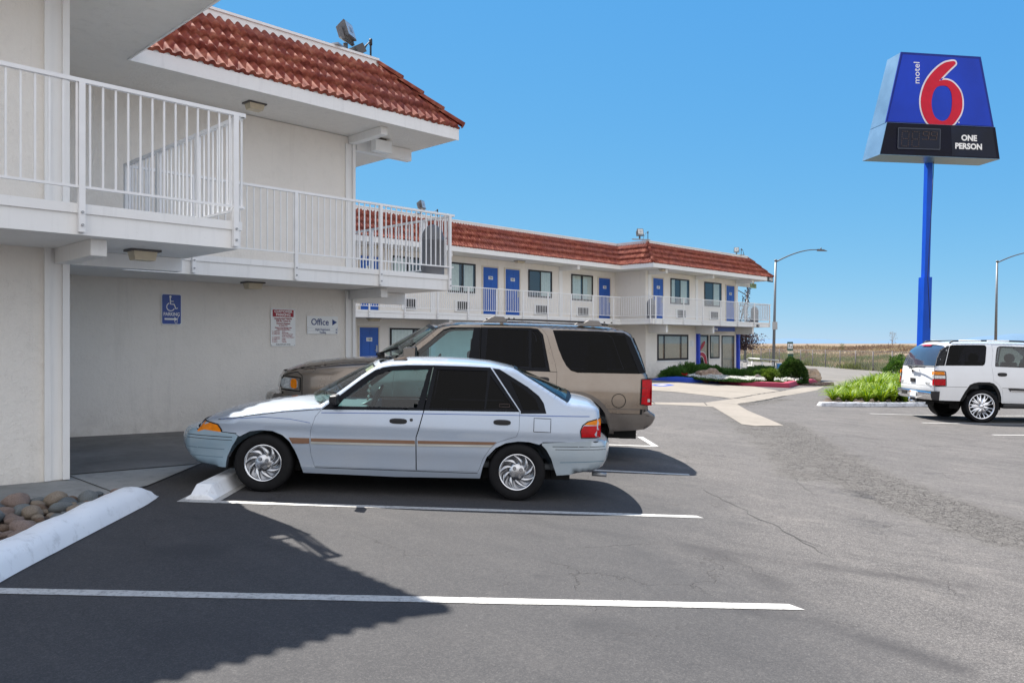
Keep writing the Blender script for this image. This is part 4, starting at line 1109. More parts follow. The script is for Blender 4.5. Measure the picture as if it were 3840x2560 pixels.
wall_lamp(5.93, 11.35, 2.458, 'cream box lamp under the near right walkway', .24, .18)
wall_lamp(25.4, 24.4, 5.178, 'cream box lamp under the far wing eave between two blue doors', .45)
wall_lamp(17.6, 24.4, 5.178, 'cream box lamp under the far wing eave seen through the near railing', .45)
wall_lamp(33.2, 22.1, 5.178, 'cream box lamp under the far eave beside the roof valley', .45)
wall_lamp(17.5, 24.3, 2.458, 'cream box lamp under the far walkway beside room 105', .45)
m_ = MB(); m_.box(8.36, 8.72, 11.55, 11.70, 4.93, 5.14, 'white_plate'); o = m_.obj('box_lamp', label='white box sign lamp under the near roof corner', category='lamp', bevel=.01)
m_ = MB(); m_.box(8.5, 8.62, 11.58, 11.66, 5.14, 5.18, 'lamp_bronze'); m_.obj('bracket', o)
def floodlight(x, y, z, s, yaw, pitch, label, whip=0.):
    r = empty('floodlight', (x, y, z), (0, 0, yaw), label=label, category='floodlight')
    m_ = MB(); m_.box(-.55 * s, .75 * s, -.10 * s, .10 * s, 0, .045 * s, 'galv'); m_.obj('base_rail', r)
    m_ = MB(); m_.tube([(0, 0, .04 * s), (0, 0, .22 * s)], .06 * s, 'lamp_bronze', 10); m_.obj('stem', r)
    Mh = Matrix.Translation((0, 0, .50 * s)) @ Matrix.Rotation(pitch, 4, 'X')
    m_ = MB(); a = .23 * s
    for sx in (-1, 1): m_.box(sx * (a + .02 * s) - .012 * s, sx * (a + .02 * s) + .012 * s, -.04 * s, .04 * s, -.24 * s, .04 * s, 'lamp_bronze', Mh)
    m_.box(-a - .03 * s, a + .03 * s, -.04 * s, .04 * s, -.27 * s, -.235 * s, 'lamp_bronze', Mh); m_.obj('yoke', r)
    m_ = MB(); v = [(-a, -.14 * s, -.22 * s), (a, -.14 * s, -.22 * s), (a, -.14 * s, .22 * s), (-a, -.14 * s, .22 * s), (-a * .72, .15 * s, -.15 * s), (a * .72, .15 * s, -.15 * s), (a * .72, .15 * s, .15 * s), (-a * .72, .15 * s, .15 * s)]
    m_.add(v, [(0, 1, 2, 3), (7, 6, 5, 4), (1, 0, 4, 5), (2, 1, 5, 6), (3, 2, 6, 7), (0, 3, 7, 4)], 'lamp_bronze', False, Mh); hd = m_.obj('lamp_head', r, bevel=.015 * s)
    m_ = MB(); m_.box(-a * .82, a * .82, -.152 * s, -.141 * s, -.18 * s, .18 * s, 'clear_lens', Mh); m_.box(-.07 * s, .07 * s, -.158 * s, -.152 * s, -.07 * s, .07 * s, 'galv', Mh); m_.obj('lens', hd)
    return r
floodlight(7.93, 11.85, 6.62, .70, R(28), R(-18), 'large grey floodlight standing on the near roof edge')
fl = floodlight(20.1, 24.75, 6.62, .78, R(25), R(-15), 'grey floodlight on the far roof seen above the near railing')
floodlight(32.35, 22.9, 6.62, .72, R(-30), R(-15), 'grey floodlight on the far roof at the inner corner')
floodlight(41.9, 22.9, 6.62, .6, R(-60), R(-15), 'small grey floodlight on the far roof beside the hip end')
m_ = MB(); m_.box(-.09, .09, -.2, .16, .0, .16, 'lamp_bronze', Matrix.Rotation(R(-32), 4, 'Y')); m_.obj('junction_box', None, (8.20, 11.9, 6.64), label='small tilted grey box beside the near roof floodlight', category='electrical box')
def whip(x, y, z, h, label, loops):
    m_ = MB(); m_.tube([(0, 0, 0), (0, 0, h)], .018, 'black_plastic', 6); m_.tube([(0, 0, h - .11), (0, 0, h)], .03, 'black_plastic', 8); o = m_.obj('cable_mast', None, (x, y, z), label=label, category='cable mast')
    m_ = MB()
    for (dx, k) in loops:
        m_.tube([(dx * t, 0, (h - .05) * (1 - (t ** k))) for t in [i / 10 for i in range(11)]], .011, 'black_plastic', 6)
    m_.obj('cable', o)
whip(8.5, 11.9, 6.60, .42, 'thin black cable mast at the near roof corner', ((-.22, 1.6), (-.30, 1.3)))
whip(20.95, 24.75, 6.60, .36, 'thin pale cable mast beside the far floodlight above the railing', ((-.3, 2.4),))
whip(33.05, 22.9, 6.60, .50, 'thin cable mast on the far roof at the inner corner', ((-.45, 2.4),))
whip(42.45, 22.9, 6.60, .45, 'looped cable mast beside the hip end of the far roof', ((.38, 2.6), (.3, 5)))
# ---------------------------------------------------------------- bins on the walkways
def bin_(x, y, z, h, label):
    r = h * .225
    m_ = MB(); prof = [(r * .98, 0), (r, .02), (r, h * .66), (r * 1.03, h * .665), (r * 1.03, h * .69)]; m_.lathe(prof, 'bin_grey', 28)
    o = m_.obj('litter_bin', None, (x, y, z), label=label, category='bin')
    m_ = MB(); m_.lathe([(r * 1.03, h * .69)] + [(r * 1.0 * math.cos(R(a)), h * .69 + h * .31 * math.sin(R(a))) for a in range(0, 90, 9)] + [(0.001, h)], 'bin_grey', 28); o2 = m_.obj('bin_lid', o)
    m_ = MB(); m_.tube([(r * .9, -.12, h * .73), (r * .9, -.16, h * .73)], .012, 'galv', 8); m_.obj('lid_screw', o2)
bin_(9.12, 10.90, 2.731, .90, 'large grey domed litter bin on the near walkway corner')
bin_(32.55, 22.35, 2.731, 1.0, 'pale grey domed litter bin on the far walkway at the inner corner')
bin_(43.1, 22.4, 2.731, .95, 'dark grey domed litter bin at the right end of the far walkway')
# ---------------------------------------------------------------- street lamps
def street_lamp(px, v, h, label, arm=3.5, lean=.20, box=True, adir=(RX, RY)):
    x, y = at(px, v); z = T(x, y) - .1
    r = empty('street_lamp', (x, y, z), label=label, category='street lamp'); hh = h - z; top = Vector((lean * RX, lean * RY, hh))
    m_ = MB(); m_.tube([(0, 0, 0), top], .13, 'pole_grey', 12, r1=.085); m_.tube([(0, 0, .1), (0, 0, .32)], .19, 'pole_grey', 12); m_.tube([top, top + Vector((0, 0, .12))], .12, 'pole_grey', 10); m_.obj('pole', r)
    m_ = MB(); ax, ay = adir; pts = []
    for t in [i / 12 for i in range(13)]:
        s = t * arm; zz = .02 + 1.02 * (1 - (1 - min(1, t * 1.12)) ** 1.7)
        pts.append(top + Vector((ax * s, ay * s, zz - .1)))
    m_.tube(pts, .055, 'lamp_bronze', 8, r1=.035); m_.obj('arm', r)
    e = pts[-1]; m_ = MB(); Mh = Matrix.Translation(e) @ Matrix.Rotation(math.atan2(ay, ax), 4, 'Z')
    m_.add([(-.05, -.14, -.10), (.75, -.12, -.12), (.75, .12, -.12), (-.05, .14, -.10), (-.05, -.10, .05), (.45, -.08, .02), (.45, .08, .02), (-.05, .10, .05)], [(3, 2, 1, 0), (4, 5, 6, 7), (0, 1, 5, 4), (1, 2, 6, 5), (2, 3, 7, 6), (3, 0, 4, 7)], 'lamp_bronze', False, Mh)
    m_.tube([Mh @ Vector((.25, 0, .02)), Mh @ Vector((.25, 0, .16))], .05, 'lamp_bronze', 8); m_.obj('lamp_head', r)
    if box:
        m_ = MB(); q = top * ((3.0 - z) / hh); ex = Vector((RX, RY, 0)); ey = Vector((FX, FY, 0))
        m_.add([q + ex * (a * .38) + ey * b + Vector((0, 0, c)) for c in (-.32, .32) for a, b in ((-.55, -.16), (.55, -.16), (.55, -.12), (-.55, -.12))], [(3, 2, 1, 0), (4, 5, 6, 7), (0, 1, 5, 4), (1, 2, 6, 5), (2, 3, 7, 6), (3, 0, 4, 7)], 'galv')
        m_.obj('sign_back', r)
street_lamp(2900, 66, 8.35, 'grey street lamp with a long curved arm right of the office')
street_lamp(3733, 74, 9.1, 'thin street lamp at the right edge behind the white suv', 3.9, .16, False)
street_lamp(2793, 86, 6.7, 'white lamp standard partly hidden behind the office end', 2.6, .3, False, (-RX, -RY))
# ---------------------------------------------------------------- low fence
fr_ = empty('chain_link_fence', (60, 21, -.5), label='low chain link fence with steel posts along the street', category='fence')
fa, fb = Vector((52.0, 13.7)), Vector((104, 63.6)); fl_ = (fb - fa).length; fd = (fb - fa).normalized(); nP = int(fl_ / 3.05)
for i in range(nP + 1):
    p = fa + fd * (i * 3.05); m_ = MB(); j = random.uniform(-.05, .05); m_.tube([(p.x, p.y, -.9), (p.x + j, p.y, .98 + random.uniform(-.03, .03))], .045, 'fence_post', 6); par(m_.obj('post'), fr_)
m_ = MB(); m_.tube([(fa.x, fa.y, .93), (fb.x, fb.y, .93)], .02, 'fence_post', 5)
m_.add([(fa.x, fa.y, -.55), (fb.x, fb.y, -.55), (fb.x, fb.y, .92), (fa.x, fa.y, .92)], [(0, 1, 2, 3)], 'chain_mesh'); par(m_.obj('mesh_panel'), fr_)
# ramp handrail, blue post, dog waste station
rl = empty('handrail', (*at(2860, 47), -.5), label='white tubular ramp handrails beside the office', category='handrail')
def rail2(px0, v0, px1, v1, hs, nps, top_curve=False):
    a = Vector((*at(px0, v0), 0)); b = Vector((*at(px1, v1), 0))
    for h in hs:
        m_ = MB(); p = [a + Vector((0, 0, h - .35)), b + Vector((0, 0, h - .42))]
        if top_curve and h == hs[0]: p = [a + Vector((0, 0, h - 1.1)), a + Vector((0, 0, h - .42)), a.lerp(b, .04) + Vector((0, 0, h - .35)), p[1]]
        m_.tube(p, .035, 'rail_paint', 8); par(m_.obj('rail'), rl)
    for i in range(nps):
        q = a.lerp(b, (i + .5) / nps); m_ = MB(); m_.tube([q + Vector((0, 0, -.7)), q + Vector((0, 0, hs[0] - .53))], .032, 'rail_paint', 8); par(m_.obj('post'), rl)
rail2(2802, 48, 2919, 44.5, (1.0, .55), 3, True); rail2(2760, 50, 2806, 49, (.85, .42), 1)
x, y = at(2921, 44); m_ = MB(); m_.box(-.11, .11, -.11, .11, 0, 1.02, 'post_blue'); o = m_.obj('bollard', None, (x, y, -.6), label='light blue square post at the end of the ramp handrail', category='post'); o.rotation_euler = (0, 0, R(YAW))
m_ = MB(); m_.box(-.12, .12, -.12, .12, 1.02, 1.06, 'white_plate'); m_.obj('post_cap', o)
x, y = at(2962, 45.5); r = empty('dog_waste_station', (x, y, -.6), (0, 0, R(YAW - 90 + 4)), label='green dog waste station with a walker pictogram behind the round bush', category='sign')
r.scale = (.6, .6, 1)
m_ = MB(); m_.box(-.04, .04, -.04, .04, 0, 2.2, 'galv'); m_.obj('post', r)
m_ = MB(); m_.box(-.28, .28, -.07, -.045, 1.72, 2.22, 'station_green'); m_.box(-.23, .23, -.075, -.07, 1.83, 2.12, 'white_plate')
Mp = Matrix(((1, 0, 0, 0), (0, 0, -1, -.0755), (0, 1, 0, 0), (0, 0, 0, 1)))
flat_poly(m_, [(-.14, 1.87), (-.09, 1.95), (-.06, 1.87), (-.04, 1.87), (-.06, 1.99), (-.06, 2.05), (-.11, 2.05), (-.13, 1.97), (-.18, 1.87)], .001, 'ink_black', Mp); flat_poly(m_, [(-.085 + .025 * math.cos(R(a)), 2.08 + .025 * math.sin(R(a))) for a in range(0, 360, 40)], .001, 'ink_black', Mp)
flat_poly(m_, [(.03, 1.87), (.04, 1.94), (.02, 1.96), (.13, 1.95), (.17, 1.99), (.17, 1.93), (.14, 1.92), (.14, 1.87), (.12, 1.87), (.11, 1.91), (.06, 1.91), (.05, 1.87)], .001, 'ink_black', Mp); stroke(m_, [(-.05, 2.0), (.13, 1.97)], .008, 'ink_black', Mp)
m_.obj('sign_board', r)
m_ = MB(); m_.box(-.22, .22, -.28, -.05, .95, 1.55, 'station_green'); m_.add([(-.24, -.3, 1.55), (.24, -.3, 1.55), (.24, -.04, 1.72), (-.24, -.04, 1.72), (-.24, -.04, 1.55), (.24, -.04, 1.55)], [(0, 1, 2, 3), (0, 3, 4), (1, 5, 2), (0, 4, 5, 1), (3, 2, 5, 4)], 'lamp_cream'); m_.obj('bag_box', r)
# small unit and pipes by the office wall
m_ = MB(); x, y = 35.0, 22.5; m_.box(x - .55, x + .5, y - .3, y + .3, -.35, .12, 'galv'); o = m_.obj('vent_unit', label='low grey utility unit against the office wall behind the shrubs', category='utility box', bevel=.02)
m_ = MB(); m_.box(x - .58, x + .53, y - .33, y + .33, .12, .16, 'white_trim'); m_.obj('unit_lid', o)
for px_, h_, lb in ((2499, .45, 'thin grey pipe stub left of the utility unit'), (2551, .75, 'taller dark pipe stub right of the utility unit')):
    x, y = at(px_, 39.0); m_ = MB(); m_.tube([(x, y, -.5), (x, y, h_ - .1)], .035, 'galv', 8); m_.obj('pipe', label=lb, category='pipe')
# ---------------------------------------------------------------- kerbs, wheel stop, stones
def kerb(name, pts, w, h, mat, label, round_=True, cat='kerb', taper=(0, 0), mats=None, kind=None):
    P = []
    for i in range(len(pts) - 1):
        a = Vector(pts[i]); b = Vector(pts[i + 1]); n = max(1, int((b - a).length / .12))
        for k in range(n): P.append(a.lerp(b, k / n))
    P.append(Vector(pts[-1])); prof = []
    m = 9
    if round_:
        for k in range(m):
            a = math.pi * (1 - k / (m - 1)); prof.append((math.cos(a) * .5 * (1 if abs(math.cos(a)) > .95 else .93), max(0, math.sin(a)) ** .7))
    else: prof = [(-.5, 0), (-.47, .8), (-.40, .97), (-.30, 1), (.30, 1), (.40, .97), (.47, .8), (.5, 0)]; m = len(prof)
    vs = []; N = len(P); mb = MB()
    for i, p in enumerate(P):
        d = (P[min(i + 1, N - 1)] - P[max(i - 1, 0)]).normalized(); nn = Vector((-d.y, d.x)); f = 1.
        d0 = (p - P[0]).length; d1 = (P[-1] - p).length
        if taper[0] and d0 < taper[0]: f = min(f, .03 + (d0 / taper[0]) ** .6)
        if taper[1] and d1 < taper[1]: f = min(f, .03 + (d1 / taper[1]) ** .6)
        for (o, z) in prof:
            ww = w * (1 if round_ is False else (.7 + .3 * f)); wob = 1 + .08 * mnoise.noise((p.x * 3, p.y * 3, z * 3)) + .05 * mnoise.noise((p.x * 14, p.y * 14, z * 9 + o * 5))
            q = p + nn * (o * ww); vs.append((q.x, q.y, G(p.x, p.y) - .02 + (z * h * f + .02) * wob))
    fs = [(i * m + k, (i + 1) * m + k, (i + 1) * m + k + 1, i * m + k + 1) for i in range(N - 1) for k in range(m - 1)]
    fs += [tuple(range(m)), tuple((N - 1) * m + k for k in range(m - 1, -1, -1))]
    mb.add(vs, fs, mat, True)
    tags = dict(label=label, category=cat)
    if kind: tags = dict(label=label, kind=kind)
    return mb.obj(name, None, None, **tags)
kerb('kerb', [(.2, 4.50), (1.30, 5.84), (2.92, 7.62)], .31, .165, 'kerb_white', 'long rounded white concrete kerb beside the river stones', taper=(0, .42))
d_ = Vector((.70, .714)); a_ = Vector((3.23, 7.20)); mb = MB()
vs = []
L_ = 1.83; nn = Vector((-d_.y, d_.x))
for t, hs in ((0, .35), (.13, 1), (.5, 1), (.9, 1), (1.3, 1), (L_ - .13, 1), (L_, .35)):
    for o, z in ((-.135, 0), (-.125, .25), (-.07, .135 / .135), (.07, 1), (.125, .25), (.135, 0)):
        p = a_ + d_ * t + nn * o; zz = z * .125 * (hs if z == 1 else 1) ; vs.append((p.x, p.y, G(p.x, p.y) + zz * (1 if z != .25 else .6)))
fs = [(i * 6 + k, (i + 1) * 6 + k, (i + 1) * 6 + k + 1, i * 6 + k + 1) for i in range(6) for k in range(5)] + [(0, 1, 2, 3, 4, 5), (41, 40, 39, 38, 37, 36)]
mb.add(vs, fs, 'kerb_white'); mb.obj('wheel_stop', label='white concrete wheel stop against the front tyre of the silver car', category='wheel stop', bevel=.012)
mb = MB(); strip(mb, [tuple(a_ - d_ * .12 - nn * .02), tuple(a_ + d_ * 1.2 - nn * .02)], .36, .0045, 'line_paint', 0); mb.obj('overspray', kind='structure', label='white paint overspray on the asphalt round the wheel stop')
sheet('x', [(-3, 4.9), (.0, 4.9), (1.3, 6.1), (2.66, 7.75), (-3, 7.72)], .02, 'mulch', .5).obj('soil', kind='structure', label='dark soil under the river stones')
def stone_mesh(seed, mat):
    bm = bmesh.new(); bmesh.ops.create_icosphere(bm, subdivisions=3, radius=1)
    for v in bm.verts:
        n = mnoise.noise((v.co.x * 1.1 + seed, v.co.y * 1.1, v.co.z * 1.1)) * .22 + mnoise.noise((v.co.x * 3 + seed, v.co.y * 3, v.co.z * 3)) * .04; v.co *= 1 + n
    me = bpy.data.meshes.new('stone'); bm.to_mesh(me); bm.free(); me.materials.append(MATS[mat])
    for p in me.polygons: p.use_smooth = True
    return me
SM = [stone_mesh(i * 7.3, m) for i, m in enumerate(['stone_tan', 'stone_pink', 'stone_grey', 'stone_rust', 'stone_blue', 'stone_tan', 'stone_pink', 'stone_grey'])]
rs = random.Random(11); placed = []
def kside(x, y): return (x - 1.30) * -.738 + (y - 5.84) * .675    # distance inwards from the kerb axis
tries = 0
while len(placed) < 235 and tries < 60000:
    tries += 1
    x, y = rs.uniform(-.2, 2.72), rs.uniform(5.0, 7.70); r_ = rs.choice([.10, .085, .075]) if len(placed) < 55 else rs.choice([.035, .045, .055, .065])
    if kside(x, y) < .15 + r_ * .8 or y > 7.68 - r_ * .7: continue
    if y < x * 1.0 + 4.0: continue
    if any(math.hypot(x - a, y - b) < (r_ + c) * .92 for a, b, c in placed): continue
    placed.append((x, y, r_))
for i, (x, y, r_) in enumerate(placed):
    o = bpy.data.objects.new('river_stone', SM[rs.randrange(8)]); sc.collection.objects.link(o)
    o.location = (x, y, G(x, y) + .035 + r_ * .3 + rs.uniform(0, .02)); o.scale = (r_ * rs.uniform(1, 1.5), r_ * rs.uniform(.85, 1.1), r_ * rs.uniform(.55, .8)); o.rotation_euler = (rs.uniform(-.25, .25), rs.uniform(-.25, .25), rs.uniform(0, 3.1))
    o['label'] = 'rounded river stone in the bed behind the white kerb'; o['category'] = 'stone'; o['group'] = 'river stones behind the kerb'
# office bed kerbs
Z8b = lambda x, y: gp(2350 + x * 600 / 2352, 1330 + y * 300 / 1176)
kb = [Z8b(385, 372), Z8b(640, 392), Z8b(900, 408), Z8b(1370, 420)]
kr = [Z8b(1370, 420), Z8b(1710, 456), Z8b(2352, 484), Z7(200, 610), Z7(330, 600), Z7(400, 588)]
def shift(pl, d):
    out = []
    for i, p in enumerate(pl):
        a = Vector(pl[max(i - 1, 0)]); b = Vector(pl[min(i + 1, len(pl) - 1)]); t = (b - a).normalized(); out.append((p[0] - t.y * -d * -1, p[1] + t.x * d))
    return out
kb = [tuple(Vector(p) + Vector((FX, FY)) * .12) for p in kb]; kr = [tuple(Vector(p) + Vector((FX, FY)) * .12) for p in kr]
kerb('kerb', kb, .32, .24, 'kerb_blue', 'blue painted kerb of the office flower bed', False, taper=(1.2, 0)); kerb('kerb', kr, .32, .22, 'kerb_red', 'red painted kerb of the office flower bed', False, taper=(0, 1.0))
bedp = kb + kr[1:] + [(43.0, 18.6), (43.5, 21), (42.8, 22.9), (34.0, 22.9), (33.6, 22)]
sheet('x', bedp, .16, 'mulch', .7).obj('soil', kind='structure', label='reddish mulch in the office flower bed')
# right planter kerb and bed
pk = [(23.98, 10.30), (23.72, 10.06), (24.17, 9.80), (27.24, 8.45), (33, 5.9), (40, 2.9)]
kerb('kerb', pk, .24, .13, 'kerb_old', 'weathered white kerb along the right planting bed', False, taper=(.2, 0))
sheet('x', [(24.0, 10.1), (27.3, 8.6), (40, 3.1), (52, 14), (43, 15), (26.8, 11.3), (24.3, 10.4)], .08, 'mulch', 1.2).obj('soil', kind='structure', label='dark soil of the right planting bed')
# ---------------------------------------------------------------- plants
def leafquad(vs, fs, p, d, n, L, w, bend=0):
    d = d.normalized(); s = d.cross(n)
    if s.length < 1e-4: s = d.cross(Vector((1, 0, 0)))
    s.normalize(); o = len(vs)
    m = p + d * (L * .5) ; e = p + d * L + Vector((0, 0, -bend * L))
    vs += [tuple(p - s * w * .25), tuple(m - s * w * .5), tuple(e), tuple(m + s * w * .5), tuple(p + s * w * .25)]
    fs.append((o, o + 1, o + 2, o + 3, o + 4))
def rv(r): 
    while True:
        v = Vector((r.uniform(-1, 1), r.uniform(-1, 1), r.uniform(-1, 1)))
        if .05 < v.length < 1: return v
def blob(name, c, rad, n, L, w, mat, label, cat, seed=1, up=.5, lumps=5, group=None, flat=0, core=None, tex=.3):
    r = random.Random(seed); vs = []; fs = []; rx, ry, rz = rad
    for i in range(n):
        d = rv(r).normalized()
        if d.z < -.3: d.z *= -1
        nz = 1 + tex * mnoise.noise((d.x * lumps * .5 + seed, d.y * lumps * .5, d.z * lumps * .5))
        k = nz * (r.random() ** .35 * .55 + .45)
        p = Vector((d.x * rx * k, d.y * ry * k, max(0.02, d.z * rz * k)))
        dd = (d + Vector((0, 0, up)) + rv(r) * .5)
        leafquad(vs, fs, p, dd, rv(r), L * r.uniform(.6, 1.3), w * r.uniform(.7, 1.2), flat)
    mb = MB(); mb.add(vs, fs, mat)
    root = empty(name, (c[0], c[1], c[2]), label=label, category=cat)
    if group: root['group'] = group
    mb.obj('foliage', root)
    mb = MB(); mb.tube([(0, 0, -.25), (0, 0, rz * .45)], .05, 'bark', 6)
    for k in range(5):
        a = k * 1.26; mb.tube([(0, 0, .05), (rx * .5 * math.cos(a), ry * .5 * math.sin(a), rz * .5)], .025, 'bark', 5)
    mb.obj('stem', root)
    return root
def rockobj(name, c, rad, mat, label, seed, rot=0, sub=4, amp=.35):
    bm = bmesh.new(); bmesh.ops.create_icosphere(bm, subdivisions=sub, radius=1)
    for v in bm.verts:
        q = v.co.copy(); n = mnoise.noise(q * 1.2 + Vector((seed, 0, 0))) * amp + mnoise.noise(q * 3 + Vector((seed, 5, 0))) * amp * .4 - abs(mnoise.noise(q * 7 + Vector((seed, 9, 0)))) * amp * .25
        v.co = q * (1 + n)
    me = bpy.data.meshes.new(name); bm.to_mesh(me); bm.free(); me.materials.append(MATS[mat])
    for p in me.polygons: p.use_smooth = True
    o = bpy.data.objects.new(name, me); sc.collection.objects.link(o); o.location = c; o.scale = rad; o.rotation_euler = (0, 0, rot); o['label'] = label; o['category'] = 'boulder'; return o
def bp(px, v, z): x, y = at(px, v); return (x, y, z)
bush = [(2528, 37.6, -.08, .75, .62, 'leaf_juniper', 'dark juniper shrub at the left end of the office bed'),
        (2590, 38.4, -.10, 1.0, .86, 'leaf_juniper', 'dark spreading juniper below the wide office window'),
        (2660, 38.9, -.14, 1.0, .84, 'leaf_juniper', 'dark juniper behind the streaked boulder'),
        (2722, 38.6, -.16, .75, .62, 'leaf_juniper', 'dark juniper in front of the office glass door'),
        (2758, 38.0, -.2, .70, .66, 'leaf_juniper', 'mid green juniper below the blue porch column'),
        (2855, 40.6, -.22, 1.15, .80, 'leaf_juniper', 'dark juniper behind the lime green shrub'),
        (2884, 37.6, -.30, .56, .80, 'leaf_lime', 'bright lime green shrub left of the round bush'),
        (2822, 37.8, -.26, .62, .62, 'leaf_lime2', 'mid green low shrub beside the small dark rock')]
for i, (px, v, z, rr, h, mt, lb) in enumerate(bush):
    blob('shrub', bp(px, v, z), (rr, rr * .8, h * .68), 9000, .12, .024, mt, lb, 'shrub', 20 + i, .45, 6, 'shrubs of the office bed', 0, None, .4)
blob('round_bush', bp(2973, 38.8, -.40), (.76, .72, 1.24), 11000, .075, .055, 'leaf_hedge', 'clipped round dark green bush at the end of the red kerb', 'bush', 77, .1, 4, None, 0, None, .16)
rockobj('boulder', bp(2662, 36.9, .02), (.62, .42, .36), 'boulder_rock', 'large streaked reddish boulder among the white flowers', 3, R(-40))
rockobj('boulder', bp(2842, 36.4, -.12), (.26, .22, .22), 'boulder_dark', 'small dark rock beside the lime green shrub', 8, R(20), 3)
rockobj('boulder', bp(3032, 42.6, -.26), (.66, .5, .48), 'boulder_tan', 'tan boulder right of the round bush', 12, R(-50), 4, .45)
def flowers(name, pts, n, mat, label, hgt=.2, seed=5, z0=.16, sz=.05):
    r = random.Random(seed); mb = MB(); vs = []; fs = []; v2 = []; f2 = []
    xs = [p[0] for p in pts]; ys = [p[1] for p in pts]; k = 0
    while k < n:
        x, y = r.uniform(min(xs), max(xs)), r.uniform(min(ys), max(ys))
        if not inside((x, y), pts): continue
        k += 1; b = Vector((x, y, G(x, y) + z0)); hh = hgt * (.6 + .5 * mnoise.noise((x * 2, y * 2, seed)) + r.uniform(0, .4))
        for j in range(3): leafquad(vs, fs, b, Vector((r.uniform(-.5, .5), r.uniform(-.5, .5), 1)), rv(r), hh * r.uniform(.6, .95), .045)
        if r.random() < .8:
            t = b + Vector((r.uniform(-.03, .03), r.uniform(-.03, .03), hh))
            for j in range(3): leafquad(v2, f2, t, rv(r) + Vector((0, 0, .4)), Vector((0, 0, 1)), sz * r.uniform(.7, 1.2), sz)
    mb.add(vs, fs, 'leaf_juniper'); mb.add(v2, f2, mat); mb.obj(name, kind='stuff', label=label)
Pk = lambda px, v: at(px, v)
flowers('white_flowers', [Pk(2574, 36.8), Pk(2640, 35.9), Pk(2700, 35.3), Pk(2760, 35.1), Pk(2872, 35.4), Pk(2862, 36.6), Pk(2760, 36.7), Pk(2640, 37.2), Pk(2590, 37.6)], 3600, 'petal_white', 'bed of small white flowers behind the blue and red kerb', .20, 5, .16, .036)
flowers('white_flowers', [Pk(2905, 36.2), Pk(2960, 37.2), Pk(3030, 38.6), Pk(3030, 40.0), Pk(2960, 38.6), Pk(2905, 37.4)], 900, 'petal_white', 'patch of small white flowers round the foot of the round bush', .22, 6, .1, .040)
flowers('red_flowers', [Pk(2520, 37.4), Pk(2578, 36.9), Pk(2578, 38.0), Pk(2525, 38.4)], 600, 'petal_red', 'small red flowers behind the blue kerb', .24, 7, .14, .045)
# strap leaved plants in the right bed
def strap(seed, n=64, L=.58):
    r = random.Random(seed); vs = []; fs = []
    for i in range(n):
        a = r.uniform(0, 6.28); l = L * r.uniform(.65, 1.2); lean = r.uniform(.45, 1.25); w = r.uniform(.028, .044); o = len(vs)
        d = Vector((math.cos(a), math.sin(a), 0)); s = Vector((-d.y, d.x, 0)); tw = r.uniform(-.4, .4)
        for k in range(5):
            t = k / 4; out = lean * l * (t ** 1.3) * .8; up = l * (1.05 * t - .55 * lean * t ** 2.4)
            p = d * (out + .03) + Vector((0, 0, up)); ww = w * (1 - .85 * t ** 2.2); ss = s + Vector((0, 0, tw * t))
            vs += [tuple(p - ss * ww / 2), tuple(p + ss * ww / 2)]
        fs += [(o + 2 * k, o + 2 * k + 2, o + 2 * k + 3, o + 2 * k + 1) for k in range(4)]
    mb = MB(); mb.add(vs, fs, 'leaf_strap', True); return mb.mesh('strap_leaf_plant')
SMs = [strap(40 + i) for i in range(6)]; r = random.Random(9)
bedq = [(24.85, 10.05), (25.4, 9.6), (27.4, 8.62), (33.3, 6.1), (40, 8), (46, 13.2), (41.5, 14.4), (33, 12.4), (26.8, 11.1), (25.2, 10.45)]
cnt = 0; pos = []
while cnt < 290:
    x, y = r.uniform(23.5, 46), r.uniform(6, 14.6)
    if not inside((x, y), bedq) or math.hypot(x - 33.8, y - 10.4) < .5: continue
    if x > 36 and r.random() < .55: continue
    if any(abs(x - a) + abs(y - b) < .28 for a, b in pos): continue
    pos.append((x, y)); cnt += 1
    o = bpy.data.objects.new('strap_leaf_plant', SMs[r.randrange(6)]); sc.collection.objects.link(o); s_ = r.uniform(.72, .95) * (1.0 + min(.5, (x - 23.9) * .07))
    o.location = (x, y, G(x, y) + .1); o.scale = (s_ * 1.1, s_ * 1.1, s_ * (1 + mnoise.noise((x * .6, y * .6, 2)) * .35)); o.rotation_euler = (0, 0, r.uniform(0, 6.28))
    o['label'] = 'arching yellow green strap leaved plant in the right bed'; o['category'] = 'plant'; o['group'] = 'strap leaved plants of the right bed'
blob('shrub', bp(3372, 46, -.45), (.85, .8, 1.15), 2600, .16, .06, 'leaf_lime2', 'small rounded green shrub beyond the strap leaved plants', 'shrub', 55, .3, 5)
# purple leaved tree behind the office
tr = empty('tree', bp(2768, 50, -.5), label='purple leaved tree behind the right end of the office', category='tree')
mb = MB(); mb.tube([(0, 0, -.2), (.05, 0, 1.6), (0, .1, 2.6)], .13, 'bark', 8, r1=.09); r = random.Random(4); tips = []
for k in range(16):
    a = r.uniform(0, 6.28); h = r.uniform(2.0, 3.0); e = Vector((math.cos(a) * r.uniform(.5, 1.1), math.sin(a) * r.uniform(.5, 1.1), h + r.uniform(.3, 2.6)))
    mb.tube([(0, .1, h - .5), (e.x * .5, e.y * .5, (h + e.z) / 2), tuple(e)], .05, 'bark', 5, r1=.012); tips.append(e)
mb.obj('trunk', tr)
vs = []; fs = []
for i in range(9000):
    e = r.choice(tips); k = r.random(); b = Vector((0, .1, 2.0)).lerp(e, .45 + .6 * k); p = b + rv(r) * (.16 + .30 * (1 - k))
    if r.random() < .45: p = Vector((r.gauss(0, .65), r.gauss(0, .6), 1.95 + r.uniform(-.3, .7)))
    leafquad(vs, fs, p, rv(r), rv(r), .09, .06)
mb = MB(); mb.add(vs, fs, 'leaf_purple'); mb.obj('crown', tr)
